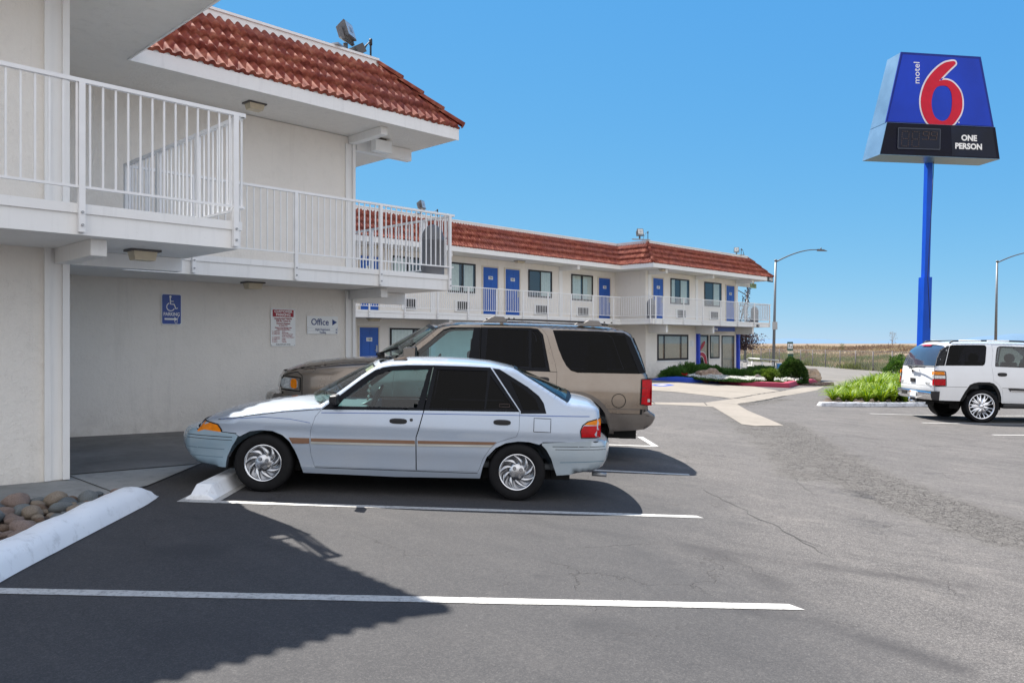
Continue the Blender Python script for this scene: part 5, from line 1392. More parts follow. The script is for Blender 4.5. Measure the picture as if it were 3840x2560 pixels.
# ---------------------------------------------------------------- dry weeds on the bank
def weeds(name, n, mat, label, srange, hr, seed, dens=None, w=.05, prange=(2640, 3560), vr=(57, 150)):
    r = random.Random(seed); vs = []; fs = []; k = 0; tr_ = 0
    while k < n and tr_ < n * 12:
        tr_ += 1
        px = r.uniform(*prange); v = vr[0] * (vr[1] / vr[0]) ** r.random(); x, y = at(px, v); s = fence_s(x, y)
        if not (srange[0] < s < srange[1]): continue
        q = mnoise.noise((x * .12, y * .12, seed)) + .5 * mnoise.noise((x * .4, y * .4, seed))
        if q < r.uniform(-.35, .35): continue
        k += 1; z = T(x, y) - .03; h = r.uniform(*hr) * (.7 + q)
        for j in range(6): leafquad(vs, fs, Vector((x + r.uniform(-.3, .3), y + r.uniform(-.3, .3), z)), Vector((r.uniform(-.7, .7), r.uniform(-.7, .7), 1)), rv(r), h * r.uniform(.5, 1.1), w * r.uniform(.7, 1.5) * (v / 70))
    mb = MB(); mb.add(vs, fs, mat); mb.obj(name, kind='stuff', label=label)
weeds('dry_grass', 4600, 'weed_tan', 'dry straw coloured weeds covering the bank behind the fence', (1.5, 60), (.2, .55), 1)
weeds('dry_grass', 4600, 'weed_rust', 'rusty brown weeds on the bank behind the fence', (2.5, 60), (.2, .55), 2)
weeds('green_scrub', 5600, 'weed_green', 'low grey green scrub along the foot of the fence', (.2, 9), (.25, .7), 3, w=.07, vr=(56, 110))
for i, (px, v, h, lb) in enumerate(((3026, 88, 1.5, 'tall thin dry weed above the bank left of centre'), (3157, 84, 1.6, 'tall thin dark weed on the bank by the round bush'), (3348, 92, 2.1, 'tall thin pale weed on the bank left of the sign pole'), (2915, 92, 1.2, 'thin dry weed on the bank beside the street lamp'))):
    x, y = at(px, v); r = random.Random(i + 30); vs = []; fs = []; mb = MB(); z = T(x, y)
    mb.tube([(0, 0, -.1), (.05, .02, h * .6), (.02, .05, h)], .025, 'weed_rust', 4, r1=.01)
    for k in range(110):
        t = .3 + .7 * r.random(); leafquad(vs, fs, Vector((r.gauss(0, .18), r.gauss(0, .18), h * t)), rv(r) + Vector((0, 0, .5)), rv(r), .2, .035)
    mb.add(vs, fs, 'weed_rust' if i != 1 else 'weed_green'); mb.obj('tall_weed', None, (x, y, z), label=lb, category='weed')
# small litter of pale stones along the red kerb end
r = random.Random(3); mb = MB()
for k in range(600):
    px, v = r.uniform(3010, 3125), r.uniform(37.5, 40.5); x, y = at(px, v); s_ = r.uniform(.015, .035)
    mb.box(x - s_, x + s_, y - s_, y + s_, G(x, y) + .0, G(x, y) + s_ * 1.2 + .02, 'mulch')
mb.obj('wood_chips', kind='stuff', label='reddish wood chips scattered at the end of the red kerb')
# ---------------------------------------------------------------- cars
def interp(tab, x):
    if x <= tab[0][0]: return tab[0][1]
    for (a, b), (c, d) in zip(tab, tab[1:]):
        if x <= c: return b + (d - b) * (x - a) / (c - a)
    return tab[-1][1]
def sinterp(tab, x, h):
    return (interp(tab, x - h * .6) + 2 * interp(tab, x) + interp(tab, x + h * .6)) / 4
def densify(pts, res, closed=True):
    out = []; n = len(pts)
    for i in range(n if closed else n - 1):
        a = Vector(pts[i]); b = Vector(pts[(i + 1) % n]); k = max(1, int(round((b - a).length / res)))
        for j in range(k): out.append(a.lerp(b, j / k))
    if not closed: out.append(Vector(pts[-1]))
    return out
def rnd_poly(pts, it=1, keep=()):      # corner rounding
    for _ in range(it):
        out = []; n = len(pts)
        for i in range(n):
            a = Vector(pts[i - 1]); b = Vector(pts[i]); c = Vector(pts[(i + 1) % n])
            out += [tuple(b.lerp(a, .22)), tuple(b.lerp(c, .22))]
        pts = out
    return pts
def inset(pts, d):
    n = len(pts); area = sum(pts[i - 1][0] * pts[i][1] - pts[i][0] * pts[i - 1][1] for i in range(n)); sg = 1 if area > 0 else -1
    out = []
    for i in range(n):
        a = Vector(pts[i - 1]); b = Vector(pts[i]); c = Vector(pts[(i + 1) % n])
        u = (b - a).normalized(); v = (c - b).normalized(); n1 = Vector((-u.y, u.x)) * sg; n2 = Vector((-v.y, v.x)) * sg
        m = n1 + n2; m = m / max(.5, m.length_squared / 2) if m.length > .1 else n1
        out.append(tuple(b + m * d))
    return out
def arc(cx, cz, r, a0, a1, n=14, rz=None):
    rz = rz or r
    return [(cx + r * math.cos(R(a0 + (a1 - a0) * i / n)), cz + rz * math.sin(R(a0 + (a1 - a0) * i / n))) for i in range(n + 1)]
class Car:
    sides = (1, -1)
    wp = (99, 0, -99, 0)
    def X(s, x):
        a, k, b, k2 = s.wp
        return x + k * max(0, x - a) + k2 * min(0, x - b)
    def __init__(s, label, wz, plan, outline, r, pos, fwd, pitch, cat='car', res=.06):
        s.wz, s.plan, s.out, s.r, s.res = wz, plan, outline, r, res
        s.root = empty('parked_car', pos, None, label=label, category=cat)
        yaw = math.atan2(fwd[1], fwd[0])
        s.root.rotation_euler = (Matrix.Rotation(yaw, 4, 'Z') @ Matrix.Rotation(-pitch, 4, 'Y')).to_euler()
    def W(s, x, z): return sinterp(s.wz, z, .04) + sinterp(s.plan, x, .05)
    def w(s, x, z, out=None, r=None):
        out = s.out if out is None else out; r = s.r if r is None else r
        W = s.W(x, z)
        if not out: return W
        d = min(segd((x, z), out[i], out[i + 1]) for i in range(len(out) - 1))
        if d < r: W -= r * (1 - math.sqrt(max(0, 1 - (1 - d / r) ** 2)))
        return W
    def panel(s, mb, poly, mat, holes=(), off=0., sides=None, out=None, r=None, flange=.02, res=None, wf=None):
        res = res or s.res; out = s.out if out is None else out; sides = sides or s.sides
        B = densify(poly, res); loops = [B] + [densify(h, res) for h in holes]
        P = []; ed = []
        for L in loops:
            o = len(P); P += L; ed += [(o + i, o + (i + 1) % len(L)) for i in range(len(L))]
        nb = len(P); bl = [tuple(p) for p in B]; hl = [[tuple(p) for p in L] for L in loops[1:]]
        xs = [p.x for p in B]; zs = [p.y for p in B]; allb = list(P)
        # extra rows close to the rounded outline edge
        x = min(xs) + res * .5
        while x < max(xs):
            z = min(zs) + res * .5
            while z < max(zs):
                if inside((x, z), bl) and not any(inside((x, z), h) for h in hl) and min((p.x - x) ** 2 + (p.y - z) ** 2 for p in allb) > (res * .45) ** 2: P.append(Vector((x, z)))
                z += res
            x += res
        if out:
            rr = r or s.r
            for i in range(len(out) - 1):
                a = Vector(out[i]); b = Vector(out[i + 1]); k = max(1, int((b - a).length / res)); t = (b - a).normalized(); nn = Vector((-t.y, t.x))
                for j in range(k):
                    for dd_ in (rr * .12, rr * .35, rr * .7):
                        for sg in (1, -1):
                            q = a.lerp(b, (j + .5) / k) + nn * dd_ * sg
                            if inside(q, bl) and not any(inside(q, h) for h in hl) and min((p.x - q.x) ** 2 + (p.y - q.y) ** 2 for p in allb) > 1e-4: P.append(q)
        vo, _, fo, *_r = geometry.delaunay_2d_cdt(P, ed, [], 0, 1e-5)
        fs = []
        for f in fo:
            c = sum((vo[i] for i in f), Vector((0, 0))) / len(f)
            if inside(c, bl) and not any(inside(c, h) for h in hl): fs.append(tuple(f))
        cnt = {}
        for f in fs:
            for i in range(len(f)):
                a, b = f[i], f[(i + 1) % len(f)]
                if (b, a) in cnt: del cnt[(b, a)]
                else: cnt[(a, b)] = 1
        W = [(wf(p.x, p.y) if wf else s.w(p.x, p.y, out, r)) + off for p in vo]
        e = .005; NR = []
        wq = (lambda x, z: wf(x, z)) if wf else (lambda x, z: s.w(x, z, out, r))
        OL = out if out else []; rr2 = s.r if r is None else r
        ctr = (sum(p[0] for p in s.out) / len(s.out), .5)
        for p in vo:
            fw = wf if wf else s.W
            nb_ = Vector((-(fw(p.x + e, p.y) - fw(p.x - e, p.y)) / (2 * e), 1, -(fw(p.x, p.y + e) - fw(p.x, p.y - e)) / (2 * e))).normalized()
            best = (9, None)
            for i in range(len(OL) - 1):
                ax, ay = OL[i]; dx, dy = OL[i + 1][0] - ax, OL[i + 1][1] - ay; L2 = dx * dx + dy * dy
                t = max(0, min(1, ((p.x - ax) * dx + (p.y - ay) * dy) / L2)); qx, qy = ax + t * dx - p.x, ay + t * dy - p.y; d = math.hypot(qx, qy)
                if d < best[0]:
                    if d > 1e-4: o2 = (qx / d, qy / d)
                    else:
                        L_2 = math.sqrt(L2); o2 = (-dy / L_2, dx / L_2)
                        if o2[0] * (p.x - ctr[0]) + o2[1] * (p.y - ctr[1]) < 0: o2 = (-o2[0], -o2[1])
                    best = (d, o2)
            if best[1] and best[0] < rr2:
                a_s = 1 - best[0] / rr2; c_s = math.sqrt(max(0, 1 - a_s * a_s)); a_s = min(a_s, .97); c_s = max(c_s, .2)
                nb_ = Vector((nb_.x * c_s + best[1][0] * a_s, nb_.y * c_s, nb_.z * c_s + best[1][1] * a_s)).normalized()
            NR.append(nb_)
        for sd in sides:
            vs = [(s.X(p.x), sd * W[i], p.y) for i, p in enumerate(vo)]
            k = len(vo); F = [f[::-1] if sd > 0 else f for f in fs]
            mb.add(vs, F, mat, True, None, [(q.x, sd * q.y, q.z) for q in NR])
            if flange:
                idx = sorted({i for e in cnt for i in e}); mp = {i: j for j, i in enumerate(idx)}
                v2 = [(s.X(vo[i].x), sd * W[i], vo[i].y) for i in idx] + [(s.X(vo[i].x), sd * (W[i] - flange), vo[i].y) for i in idx]; n = len(idx)
                mb.add(v2, [(mp[a], mp[b], mp[b] + n, mp[a] + n) if sd > 0 else (mp[b], mp[a], mp[a] + n, mp[b] + n) for a, b in cnt], mat)
        return mb
    def strip(s, mb, path, mat, crown=0., cdir=None, y0=-1., y1=1., off=0., r=None, n=14, res=None, cr=None, power=2.3, wof=0.):
        # surface across the car following the outline points; crown(x-index) pushes the middle outwards
        r = s.r if r is None else r
        P = densify(path, res or s.res, False); L = [0]
        for a, b in zip(P, P[1:]): L.append(L[-1] + (b - a).length)
        vs = []
        for i, p in enumerate(P):
            t = (P[min(i + 1, len(P) - 1)] - P[max(i - 1, 0)]).normalized(); nn = Vector((t.y, -t.x)) if cdir is None else Vector(cdir)
            if cdir is None and s.flip: nn = -nn
            c = crown(L[i] / L[-1]) if callable(crown) else crown
            if cr: c = interp(cr, p.x)
            we = s.W(p.x, p.y) - r + wof
            for j in range(n + 1):
                u = y0 + (y1 - y0) * j / n
                k = c * (1 - abs(u) ** power) + off
                vs.append((s.X(p.x) + nn.x * k, u * we, p.y + nn.y * k))
        m = n + 1
        mb.add(vs, [(i * m + j, i * m + j + 1, (i + 1) * m + j + 1, (i + 1) * m + j) for i in range(len(P) - 1) for j in range(n)], mat, True)
        return mb
    def wheel(s, x, y, r, rim, wd, style, sd):
        wr = empty('wheel', (x, y, r)); wr.parent = s.root
        if sd < 0: wr.rotation_euler = (0, 0, math.pi)
        Mx = Matrix.Rotation(R(-90), 4, 'X')       # lathe axis z -> +y (outwards)
        m_ = MB(); h = wd / 2
        m_.lathe([(rim * .98, -h * .8), (rim * 1.1, -h), (r * .93, -h * .98), (r * .985, -h * .8), (r, -h * .5), (r, h * .5), (r * .985, h * .8), (r * .93, h * .98), (rim * 1.28, h * 1.02), (rim * 1.1, h * .99), (rim * 1.0, h * .86), (rim * .97, h * .5)], 'rubber', 48, Mx); m_.obj('tyre', wr)
        m_ = MB(); m_.lathe([(rim * .99, h * .2), (rim * 1.0, h * .88), (rim * .985, h * .95), (rim * .93, h * .93), (rim * .90, h * .80), (rim * .88, h * .3)], 'chrome', 48, Mx)
        m_.lathe([(rim * .95, h * .1), (.001, h * .1)], 'dark_under', 32, Mx)
        if style == 'swirl':
            m_.lathe([(rim * .5, h * .60), (rim * .46, h * .78), (rim * .40, h * .86), (rim * .2, h * .93), (.001, h * .94)], 'wheel_cover', 40, Mx)
            m_.lathe([(rim * .93, h * .74), (rim * .80, h * .50), (rim * .45, h * .52)], 'hub_grey', 40, Mx)
            N = 9
            for k in range(N):
                a0 = 2 * math.pi * k / N; vs = []
                for q in range(7):
                    t = q / 6; rr = rim * (.40 + .53 * t); a = a0 + .78 * t; wdt = rim * (.060 + .075 * math.sin(math.pi * min(1, t * 1.15)) ) ; hh = h * (.84 + .06 * math.sin(math.pi * t))
                    cx, cy = rr * math.cos(a), rr * math.sin(a); tx, ty = -math.sin(a + .55), math.cos(a + .55)
                    vs += [(cx - tx * wdt, cy - ty * wdt, hh - h * .22), (cx - tx * wdt * .35, cy - ty * wdt * .35, hh), (cx + tx * wdt * .35, cy + ty * wdt * .35, hh), (cx + tx * wdt, cy + ty * wdt, hh - h * .28)]
                m_.add(vs, [(4 * q + j, 4 * q + j + 1, 4 * q + j + 5, 4 * q + j + 4) for q in range(6) for j in range(3)], 'wheel_cover', True, Mx)
            for k in range(4):
                a = R(35 + 90 * k); c = Vector((rim * .26 * math.cos(a), rim * .26 * math.sin(a), h * .93)); m_.tube([Mx @ c, Mx @ (c + Vector((0, 0, .012)))], .019, 'hub_grey', 10); m_.tube([Mx @ (c + Vector((0, 0, .0))), Mx @ (c + Vector((0, 0, .022)))], .011, 'wheel_cover', 8)
        else:
            m_.lathe([(rim * .20, h * .4), (rim * .17, h * .82), (rim * .08, h * .88), (.001, h * .9)], 'chrome', 24, Mx)
            N = 9 if style == 'blades' else 5
            for k in range(N):
                a = 2 * math.pi * k / N
                for sgn in (-1, 1):
                    vs = []
                    for q in range(5):
                        t = q / 4; rr = rim * (.12 + .80 * t); spread = sgn * (.02 + .15 * t) if N == 9 else sgn * .1 * (1 - t * .3); wdt = rim * ((.03 + .085 * math.sin(math.pi * min(1, t * 1.25))) if N == 9 else .11); hh = h * (.82 - .25 * t + (.05 if sgn > 0 else 0))
                        for e, dz in ((-1, -.10), (0, 0.02), (1, -.10)):
                            aa = a + spread + e * wdt / max(rr, .03); vs.append((rr * math.cos(aa), rr * math.sin(aa), hh + dz * h * 3))
                    m_.add(vs, [(3 * q + j, 3 * q + j + 1, 3 * q + j + 4, 3 * q + j + 3) for q in range(4) for j in range(2)], 'chrome', True, Mx)
        m_.obj('rim', wr)
    def finish_under(s, x0, x1, z0, z1, half, arches, r):
        m_ = MB(); xs_ = [x0] ; m_.box(x0, x1, -half, half, z0, z1, 'dark_under')
        for ax in arches:
            for sd in (1, -1):
                vs = []; n = 14
                for i in range(n + 1):
                    a = R(0 + 180 * i / n); x, z = ax + (r + .02) * math.cos(a), r * .62 + (r + .02) * math.sin(a) * 1.0
                    vs += [(x, sd * (half + .16), z), (x, sd * (half - .3), z)]
                m_.add(vs, [(2 * i, 2 * i + 2, 2 * i + 3, 2 * i + 1) for i in range(n)], 'dark_under', True)
        m_.obj('underbody', s.root)
    def handle(s, parent, x0, x1, z0, z1):
        m_ = MB(); pl = rnd_poly([(x0, z0), (x1, z0), (x1, z1), (x0, z1)], 2); s.panel(m_, pl, 'black_plastic', off=.004, flange=0, out=[]); zc = z0 + (z1 - z0) * .62
        for sd in s.sides:
            y = s.W((x0 + x1) / 2, zc) + .016; m_.bar((x0 + .015, sd * y, zc), (x1 - .015, sd * y, zc), .018, (z1 - z0) * .5, 'black_plastic')
        m_.obj('handle', parent)
simple('hub_grey', (.30, .31, .33), .3, metal=.9, var=.1)
Car.flip = False
# ---- silver sedan
wz = [(.15, .79), (.2, .80), (.27, .824), (.38, .830), (.44, .842), (.50, .844), (.60, .838), (.68, .846), (.72, .842), (.80, .828), (.86, .808), (.95, .765), (1.1, .70), (1.25, .63), (1.36, .575)]
plan = [(-1.0, -.17), (-.92, -.11), (-.8, -.06), (-.6, -.02), (-.3, 0), (2.5, 0), (2.8, -.025), (2.95, -.06), (3.08, -.115), (3.18, -.18), (3.26, -.26)]
nose = [(3.085, .585), (3.075, .63), (3.03, .678)]
hood = [(3.03, .678), (2.9, .722), (2.6, .785), (2.3, .835), (2.1, .862), (1.97, .878)]
wsl = [(1.97, .878), (1.80, 1.015), (1.60, 1.18), (1.44, 1.295)]
roofl = [(1.44, 1.295), (1.33, 1.322), (1.12, 1.340), (.84, 1.349), (.55, 1.349), (.31, 1.338), (.12, 1.316), (.05, 1.30)]
rwl = [(.05, 1.30), (-.20, 1.155), (-.48, .990)]
trl = [(-.48, .990), (-.58, .985), (-.72, .972), (-.80, .955), (-.832, .925)]
tail = [(-.832, .925), (-.842, .83), (-.838, .70), (-.83, .625)]
OUT = nose + hood[1:] + wsl[1:] + roofl[1:] + rwl[1:] + trl[1:] + tail[1:]
f, rr_ = (3.8787, 7.2433), (5.6877, 5.5177)
D = Vector((-.72357, .69025)); N_ = Vector((-.69025, -.72357))
zr, zf = G(*rr_), G(*f)
org = Vector(rr_) - N_ * .80
car = Car('silver blue sedan with brown side stripes parked against the wheel stop', wz, plan, OUT, .05, (org.x, org.y, zr), D, math.atan2(zf - zr, 2.5))
rt = car.root
car.wp = (2.78, .30, -.5, -.06)
ra = list(reversed([(.36, .22), (.345, .323), (.309, .424), (.223, .518), (.123, .570), (.0, .590), (-.106, .588), (-.207, .565), (-.279, .512)]))
fa_ = list(reversed([(2.793, .445), (2.737, .53), (2.639, .59), (2.527, .610), (2.414, .606), (2.316, .57), (2.246, .513), (2.19, .425), (2.147, .328), (2.119, .243), (2.098, .205)]))
doors = [(1.952, .835), (2.008, .759), (2.044, .63), (2.048, .50), (2.032, .38), (1.995, .272), (1.001, .270), (.388, .275), (.369, .322), (.341, .412), (.277, .514), (.207, .575), (.121, .607), (.020, .640), (-.003, .708), (-.003, .885), (.306, 1.307), (.60, 1.308), (.88, 1.305), (1.15, 1.296), (1.32, 1.278), (1.40, 1.262), (1.47, 1.232), (1.6, 1.135)]
opera = [(.285, 1.300), (.213, 1.294), (-.078, 1.130), (-.193, 1.045), (-.243, .976), (-.270, .876), (-.012, .866), (-.011, .89)]
taill = [(-.850, .842), (-.70, .806), (-.648, .768), (-.626, .715), (-.637, .655), (-.850, .66)]
flamp = [(3.095, .562), (3.035, .672), (2.92, .640), (2.897, .60), (2.882, .556)]
fuelp = rnd_poly([(-.147, .696), (-.315, .696), (-.315, .828), (-.147, .828)], 2)
body = OUT + [(-.83, .612), (-.25, .590)] + ra[1:] + [(.38, .205), (1.2, .195), (2.09, .200)] + list(reversed(fa_))[0:0] + fa_[::1][0:0]
body = OUT + [(-.83, .612), (-.24, .592)] + [(-.207, .571), (-.106, .592), (0, .595), (.123, .574), (.223, .522), (.309, .426), (.345, .323), (.365, .21), (1.2, .195), (2.105, .203), (2.119, .243), (2.147, .328), (2.19, .425), (2.246, .513), (2.316, .57), (2.414, .606), (2.527, .611), (2.639, .593), (2.737, .54), (2.775, .56)]
mb = MB(); car.panel(mb, body, 'silver_blue', [doors, opera, inset(taill, -.004), inset(flamp, -.004)] if False else [doors, opera])
car.strip(mb, nose, 'silver_blue', .10, None if False else (1, 0)); mb_body = mb
car.strip(mb, tail, 'silver_blue', .06, (-1, 0))
bo = mb.obj('body', rt)
# seams drawn as thin recessed dark lines standing 1 mm proud
def seam(mb, pts, w=.008, off=.0012, mat='dark_under', car=None, out=None, sides=None):
    P = densify(pts, .04, False); sides = sides or car.sides
    for sd in sides:
        vs = []
        for i, p in enumerate(P):
            t = (P[min(i + 1, len(P) - 1)] - P[max(i - 1, 0)]).normalized(); n = Vector((-t.y, t.x)) * w / 2
            for q in (p - n, p + n): vs.append((car.X(q.x), sd * (car.w(q.x, q.y, out) + off), q.y))
        mb.add(vs, [(2 * i, 2 * i + 1, 2 * i + 3, 2 * i + 2) for i in range(len(P) - 1)], mat, True)
m_ = MB(); seam(m_, [(2.92, .695), (2.6, .755), (2.3, .80), (1.96, .835)], .006, car=car); seam(m_, [(-.83, .612), (-.24, .592)], .009, car=car); seam(m_, [(2.77, .565), (3.1, .585)], .01, car=car)
seam(m_, [(-.147, .696), (-.315, .696), (-.315, .828), (-.147, .828), (-.147, .696)], .006, car=car); seam(m_, [(1.99, .262), (.39, .262)], .006, car=car)
seam(m_, [(2.05, .70), (2.25, .73), (2.5, .74), (2.9, .70)], .005, .0014, 'crease_shade', car); seam(m_, [(1.95, .802), (1.4, .818), (.9, .832), (.0, .850), (-.72, .862)], .007, .0016, 'crease_shade', car)  # body crease shading painted on as thin blue lines
m_.obj('seam', bo)
# dark inner shell
wins = [[(1.80, .868), (1.74, .95), (1.44, 1.185), (1.342, 1.232), (.932, 1.262), (1.02, .885)], [(.844, 1.265), (.331, 1.272), (.352, .893), (.894, .885)], [(.302, 1.226), (.05, .91), (.335, .898)]]
shell = [(x, z) for x, z in body]
m_ = MB(); car.panel(m_, [(1.97, .83), (2.06, .63), (2.06, .5), (2.01, .26), (.37, .265), (.33, .42), (.20, .59), (-.02, .64), (-.03, .87)], 'dark_under', (), off=-.025, flange=0, out=[]); m_.obj('inner_shell', rt)
for car.sides in ((1,), (-1,)):
    for nm, poly, wn_, lab in (('front_door', [(1.952, .835), (2.008, .759), (2.044, .63), (2.048, .50), (2.032, .38), (1.995, .272), (.999, .270), (1.013, .598), (.992, .67), (.949, .863)], 0, None),
                          ('rear_door', [(.945, .863), (.988, .67), (1.009, .598), (.995, .270), (.388, .275), (.369, .322), (.341, .412), (.277, .514), (.207, .575), (.121, .607), (.020, .640), (-.003, .708), (-.003, .885)], 1, None)):
        m_ = MB(); car.panel(m_, inset(poly, .003), 'silver_blue', off=.001); dro = m_.obj(nm, rt)
        if wn_ == 0:
            fr = [(1.952, .838), (.951, .866), (.885, 1.303), (1.15, 1.296), (1.32, 1.278), (1.40, 1.262), (1.47, 1.232), (1.6, 1.135)]
            m_ = MB(); car.panel(m_, inset(fr, .003), 'black_gloss', [wins[0]], off=-.002); m_.obj('window_frame', dro)
            m_ = MB(); car.panel(m_, wins[0], 'car_glass', off=-.010, flange=0); m_.obj('window', dro)
            car.handle(dro, 1.107, 1.278, .722, .776)
            m_ = MB(); car.panel(m_, rnd_poly([(1.05, .752), (1.08, .752), (1.08, .780), (1.05, .780)], 1), 'black_plastic', off=.004, flange=0, out=[]); m_.obj('lock', dro)
            m_ = MB(); car.panel(m_, [(2.036, .520), (2.036, .550), (1.022, .566), (1.017, .533)], 'stripe_brown', off=.010, flange=.012, out=[]); car.panel(m_, [(2.034, .495), (2.036, .518), (1.017, .531), (1.012, .512)], 'stripe_silver', off=.012, flange=.014, out=[]); m_.obj('side_moulding', dro)
        else:
            fr = [(.947, .866), (.001, .888), (.308, 1.305), (.60, 1.308), (.881, 1.304)]
            m_ = MB(); car.panel(m_, inset(fr, .003), 'black_gloss', wins[1:], off=-.002); m_.obj('window_frame', dro)
            m_ = MB(); car.panel(m_, wins[1], 'tint_glass', off=-.010, flange=0); m_.obj('window', dro)
            m_ = MB(); car.panel(m_, wins[2], 'tint_glass', off=-.010, flange=0); seam(m_, [(.10, .925), (.20, .925), (.20, .952), (.10, .952), (.10, .925)], .004, -.008, 'led_dot', car); m_.obj('vent_window', dro)
            car.handle(dro, .083, .255, .748, .802)
            m_ = MB(); car.panel(m_, [(.990, .536), (.994, .566), (.215, .580), (.245, .552)], 'stripe_brown', off=.010, flange=.012, out=[]); car.panel(m_, [(.990, .512), (.990, .534), (.247, .549), (.268, .530)], 'stripe_silver', off=.012, flange=.014, out=[]); m_.obj('side_moulding', dro)
    m_ = MB(); car.panel(m_, [(2.215, .492), (2.252, .548), (2.054, .550), (2.052, .498)], 'stripe_brown', off=.010, flange=.012, out=[]); m_.obj('side_moulding', bo)
    m_ = MB(); car.panel(m_, inset(opera, .003), 'black_gloss', off=-.002, flange=.01); car.panel(m_, [(.10, 1.19), (-.06, 1.09), (-.16, 1.01), (-.20, .91), (-.04, .905)], 'tint_glass', off=.001, flange=0); m_.obj('quarter_window', rt)
car.sides = (1, -1)
m_ = MB(); car.strip(m_, hood, 'silver_blue', cr=[(1.97, .035), (2.1, .055), (2.3, .075), (2.6, .085), (2.9, .075), (3.05, .055)], cdir=(0, 1), power=2.6)
hd = m_.obj('bonnet', rt)
m_ = MB(); car.strip(m_, [(2.0, .872), (1.955, .885)], 'black_plastic', .07, (1.0, .4), off=.004, power=2.2)
for y_ in (.28, -.25):
    m_.bar((2.12, y_, .935), (1.98, y_ + .28, .975), .012, .012, 'black_plastic'); m_.bar((2.09, y_ - .1, .95), (1.93, y_ + .42, .99), .01, .02, 'black_plastic')
m_.obj('wiper', rt)
m_ = MB(); car.strip(m_, wsl, 'clear_glass', lambda t: .24 - .15 * t, (.85, .35), y0=-.97, y1=.97, off=.0, power=2.1); car.strip(m_, [(1.47, 1.272), (1.44, 1.295)], 'silver_blue', .095, (.85, .35), off=.002); wo_ = m_.obj('windscreen', rt)
m_ = MB(); car.strip(m_, [(1.56, 1.205), (1.49, 1.255)], 'sunshade_tan', .105, (.85, .35), y0=.55, y1=.9, off=-.02); m_.obj('sun_visor', rt)
m_ = MB(); car.strip(m_, roofl, 'silver_blue', cr=[(.05, .012), (.3, .03), (.8, .038), (1.2, .035), (1.44, .02)], cdir=(0, 1), power=2.4); car.strip(m_, [(1.44, 1.295), (1.42, 1.30)], 'silver_blue', .085, (.85, .35), off=.003)
m_.obj('roof', rt)
m_ = MB(); m_.tube([(1.30, .50, 1.345), (1.20, .50, 1.352), (1.16, .5, 1.350)], .012, 'bark', 6); m_.tube([(1.27, .50, 1.35), (1.17, .47, 1.372)], .008, 'bark', 5); m_.obj('aerial_base', rt)
m_ = MB(); car.strip(m_, rwl, 'clear_glass', lambda t: .02 + .10 * t, (-.6, .7), y0=-.93, y1=.93, off=.004, power=2.2); car.strip(m_, [(.07, 1.305), (.03, 1.29)], 'black_gloss', .022, (-.6, .7), off=.006); car.strip(m_, [(-.455, 1.003), (-.49, .984)], 'black_gloss', .12, (-.6, .7), off=.006)
for y0_, y1_ in ((.925, 1.0), (-1.0, -.925)): car.strip(m_, rwl, 'black_gloss', lambda t: .02 + .10 * t, (-.6, .7), y0=y0_, y1=y1_, off=.006, power=2.2, n=2)
m_.obj('rear_window', rt)
m_ = MB(); car.strip(m_, trl, 'silver_blue', cr=[(-.84, .045), (-.7, .055), (-.5, .06)], cdir=(-.1, 1), power=2.4); m_.obj('boot_lid', rt)
for car.sides in ((1,), (-1,)):
    m_ = MB(); tl_top = [(-.850, .842), (-.70, .806), (-.662, .780), (-.850, .776)]; tl_bot = [(-.850, .772), (-.655, .768), (-.626, .715), (-.637, .655), (-.850, .66)]
    car.panel(m_, tl_top, 'amber_lens', off=.004, r=.06); car.panel(m_, tl_bot, 'red_lens', off=.004, r=.06); seam(m_, [(-.835, .845), (-.70, .81), (-.645, .772), (-.622, .715), (-.634, .650), (-.83, .654)], .010, .005, 'dark_under', car)
    for y0_, y1_ in ((.45 * car.sides[0], 1. * car.sides[0]),): car.strip(m_, [(-.842, .84), (-.842, .775)], 'amber_lens', .06, (-1, 0), y0_, y1_, off=.006, n=4); car.strip(m_, [(-.842, .77), (-.838, .665)], 'red_lens', .06, (-1, 0), y0_, y1_, off=.006, n=4)
    m_.obj('tail_lamp', rt)
car.sides = (1, -1)
for car.sides in ((1,), (-1,)):
    m_ = MB(); car.panel(m_, flamp, 'amber_lens', off=.004, r=.05); seam(m_, [(3.03, .675), (2.92, .645), (2.893, .60), (2.880, .556)], .012, .005, 'dark_under', car); m_.obj('turn_lamp', rt)
car.sides = (1, -1)
m_ = MB(); car.strip(m_, [(3.085, .60), (3.05, .665)], 'clear_lens', .10, (1, 0), -.95, .95, off=.006); m_.obj('headlight', rt)
FB = [(3.09, .592), (3.15, .588), (3.19, .567), (3.215, .525), (3.225, .472), (3.222, .40), (3.19, .34), (3.13, .27), (3.06, .236), (2.95, .228)]
fb = FB + [(2.852, .225), (2.838, .331), (2.800, .440), (2.752, .540), (2.775, .560)]
m_ = MB(); car.panel(m_, fb, 'bumper_blue', off=.008, out=FB, r=.06); car.strip(m_, FB, 'bumper_blue', .14, (1, 0), r=.052)
seam(m_, [(2.80, .528), (2.95, .528), (3.17, .528)], .006, .009, 'dark_under', car, FB); seam(m_, [(2.80, .498), (2.95, .498), (3.18, .498)], .005, .009, 'dark_under', car, FB); seam(m_, [(2.86, .405), (3.19, .405)], .010, .009, 'bumper_dark', car, FB); seam(m_, [(2.87, .325), (3.15, .325)], .010, .009, 'bumper_dark', car, FB)
m_.obj('front_bumper', rt)
RB = [(-.80, .628), (-.87, .632), (-.905, .61), (-.932, .575), (-.938, .50), (-.928, .42), (-.893, .36), (-.80, .318), (-.60, .288)]
rb = RB + [(-.395, .268), (-.369, .335), (-.332, .437), (-.282, .520), (-.235, .568), (-.235, .586)]
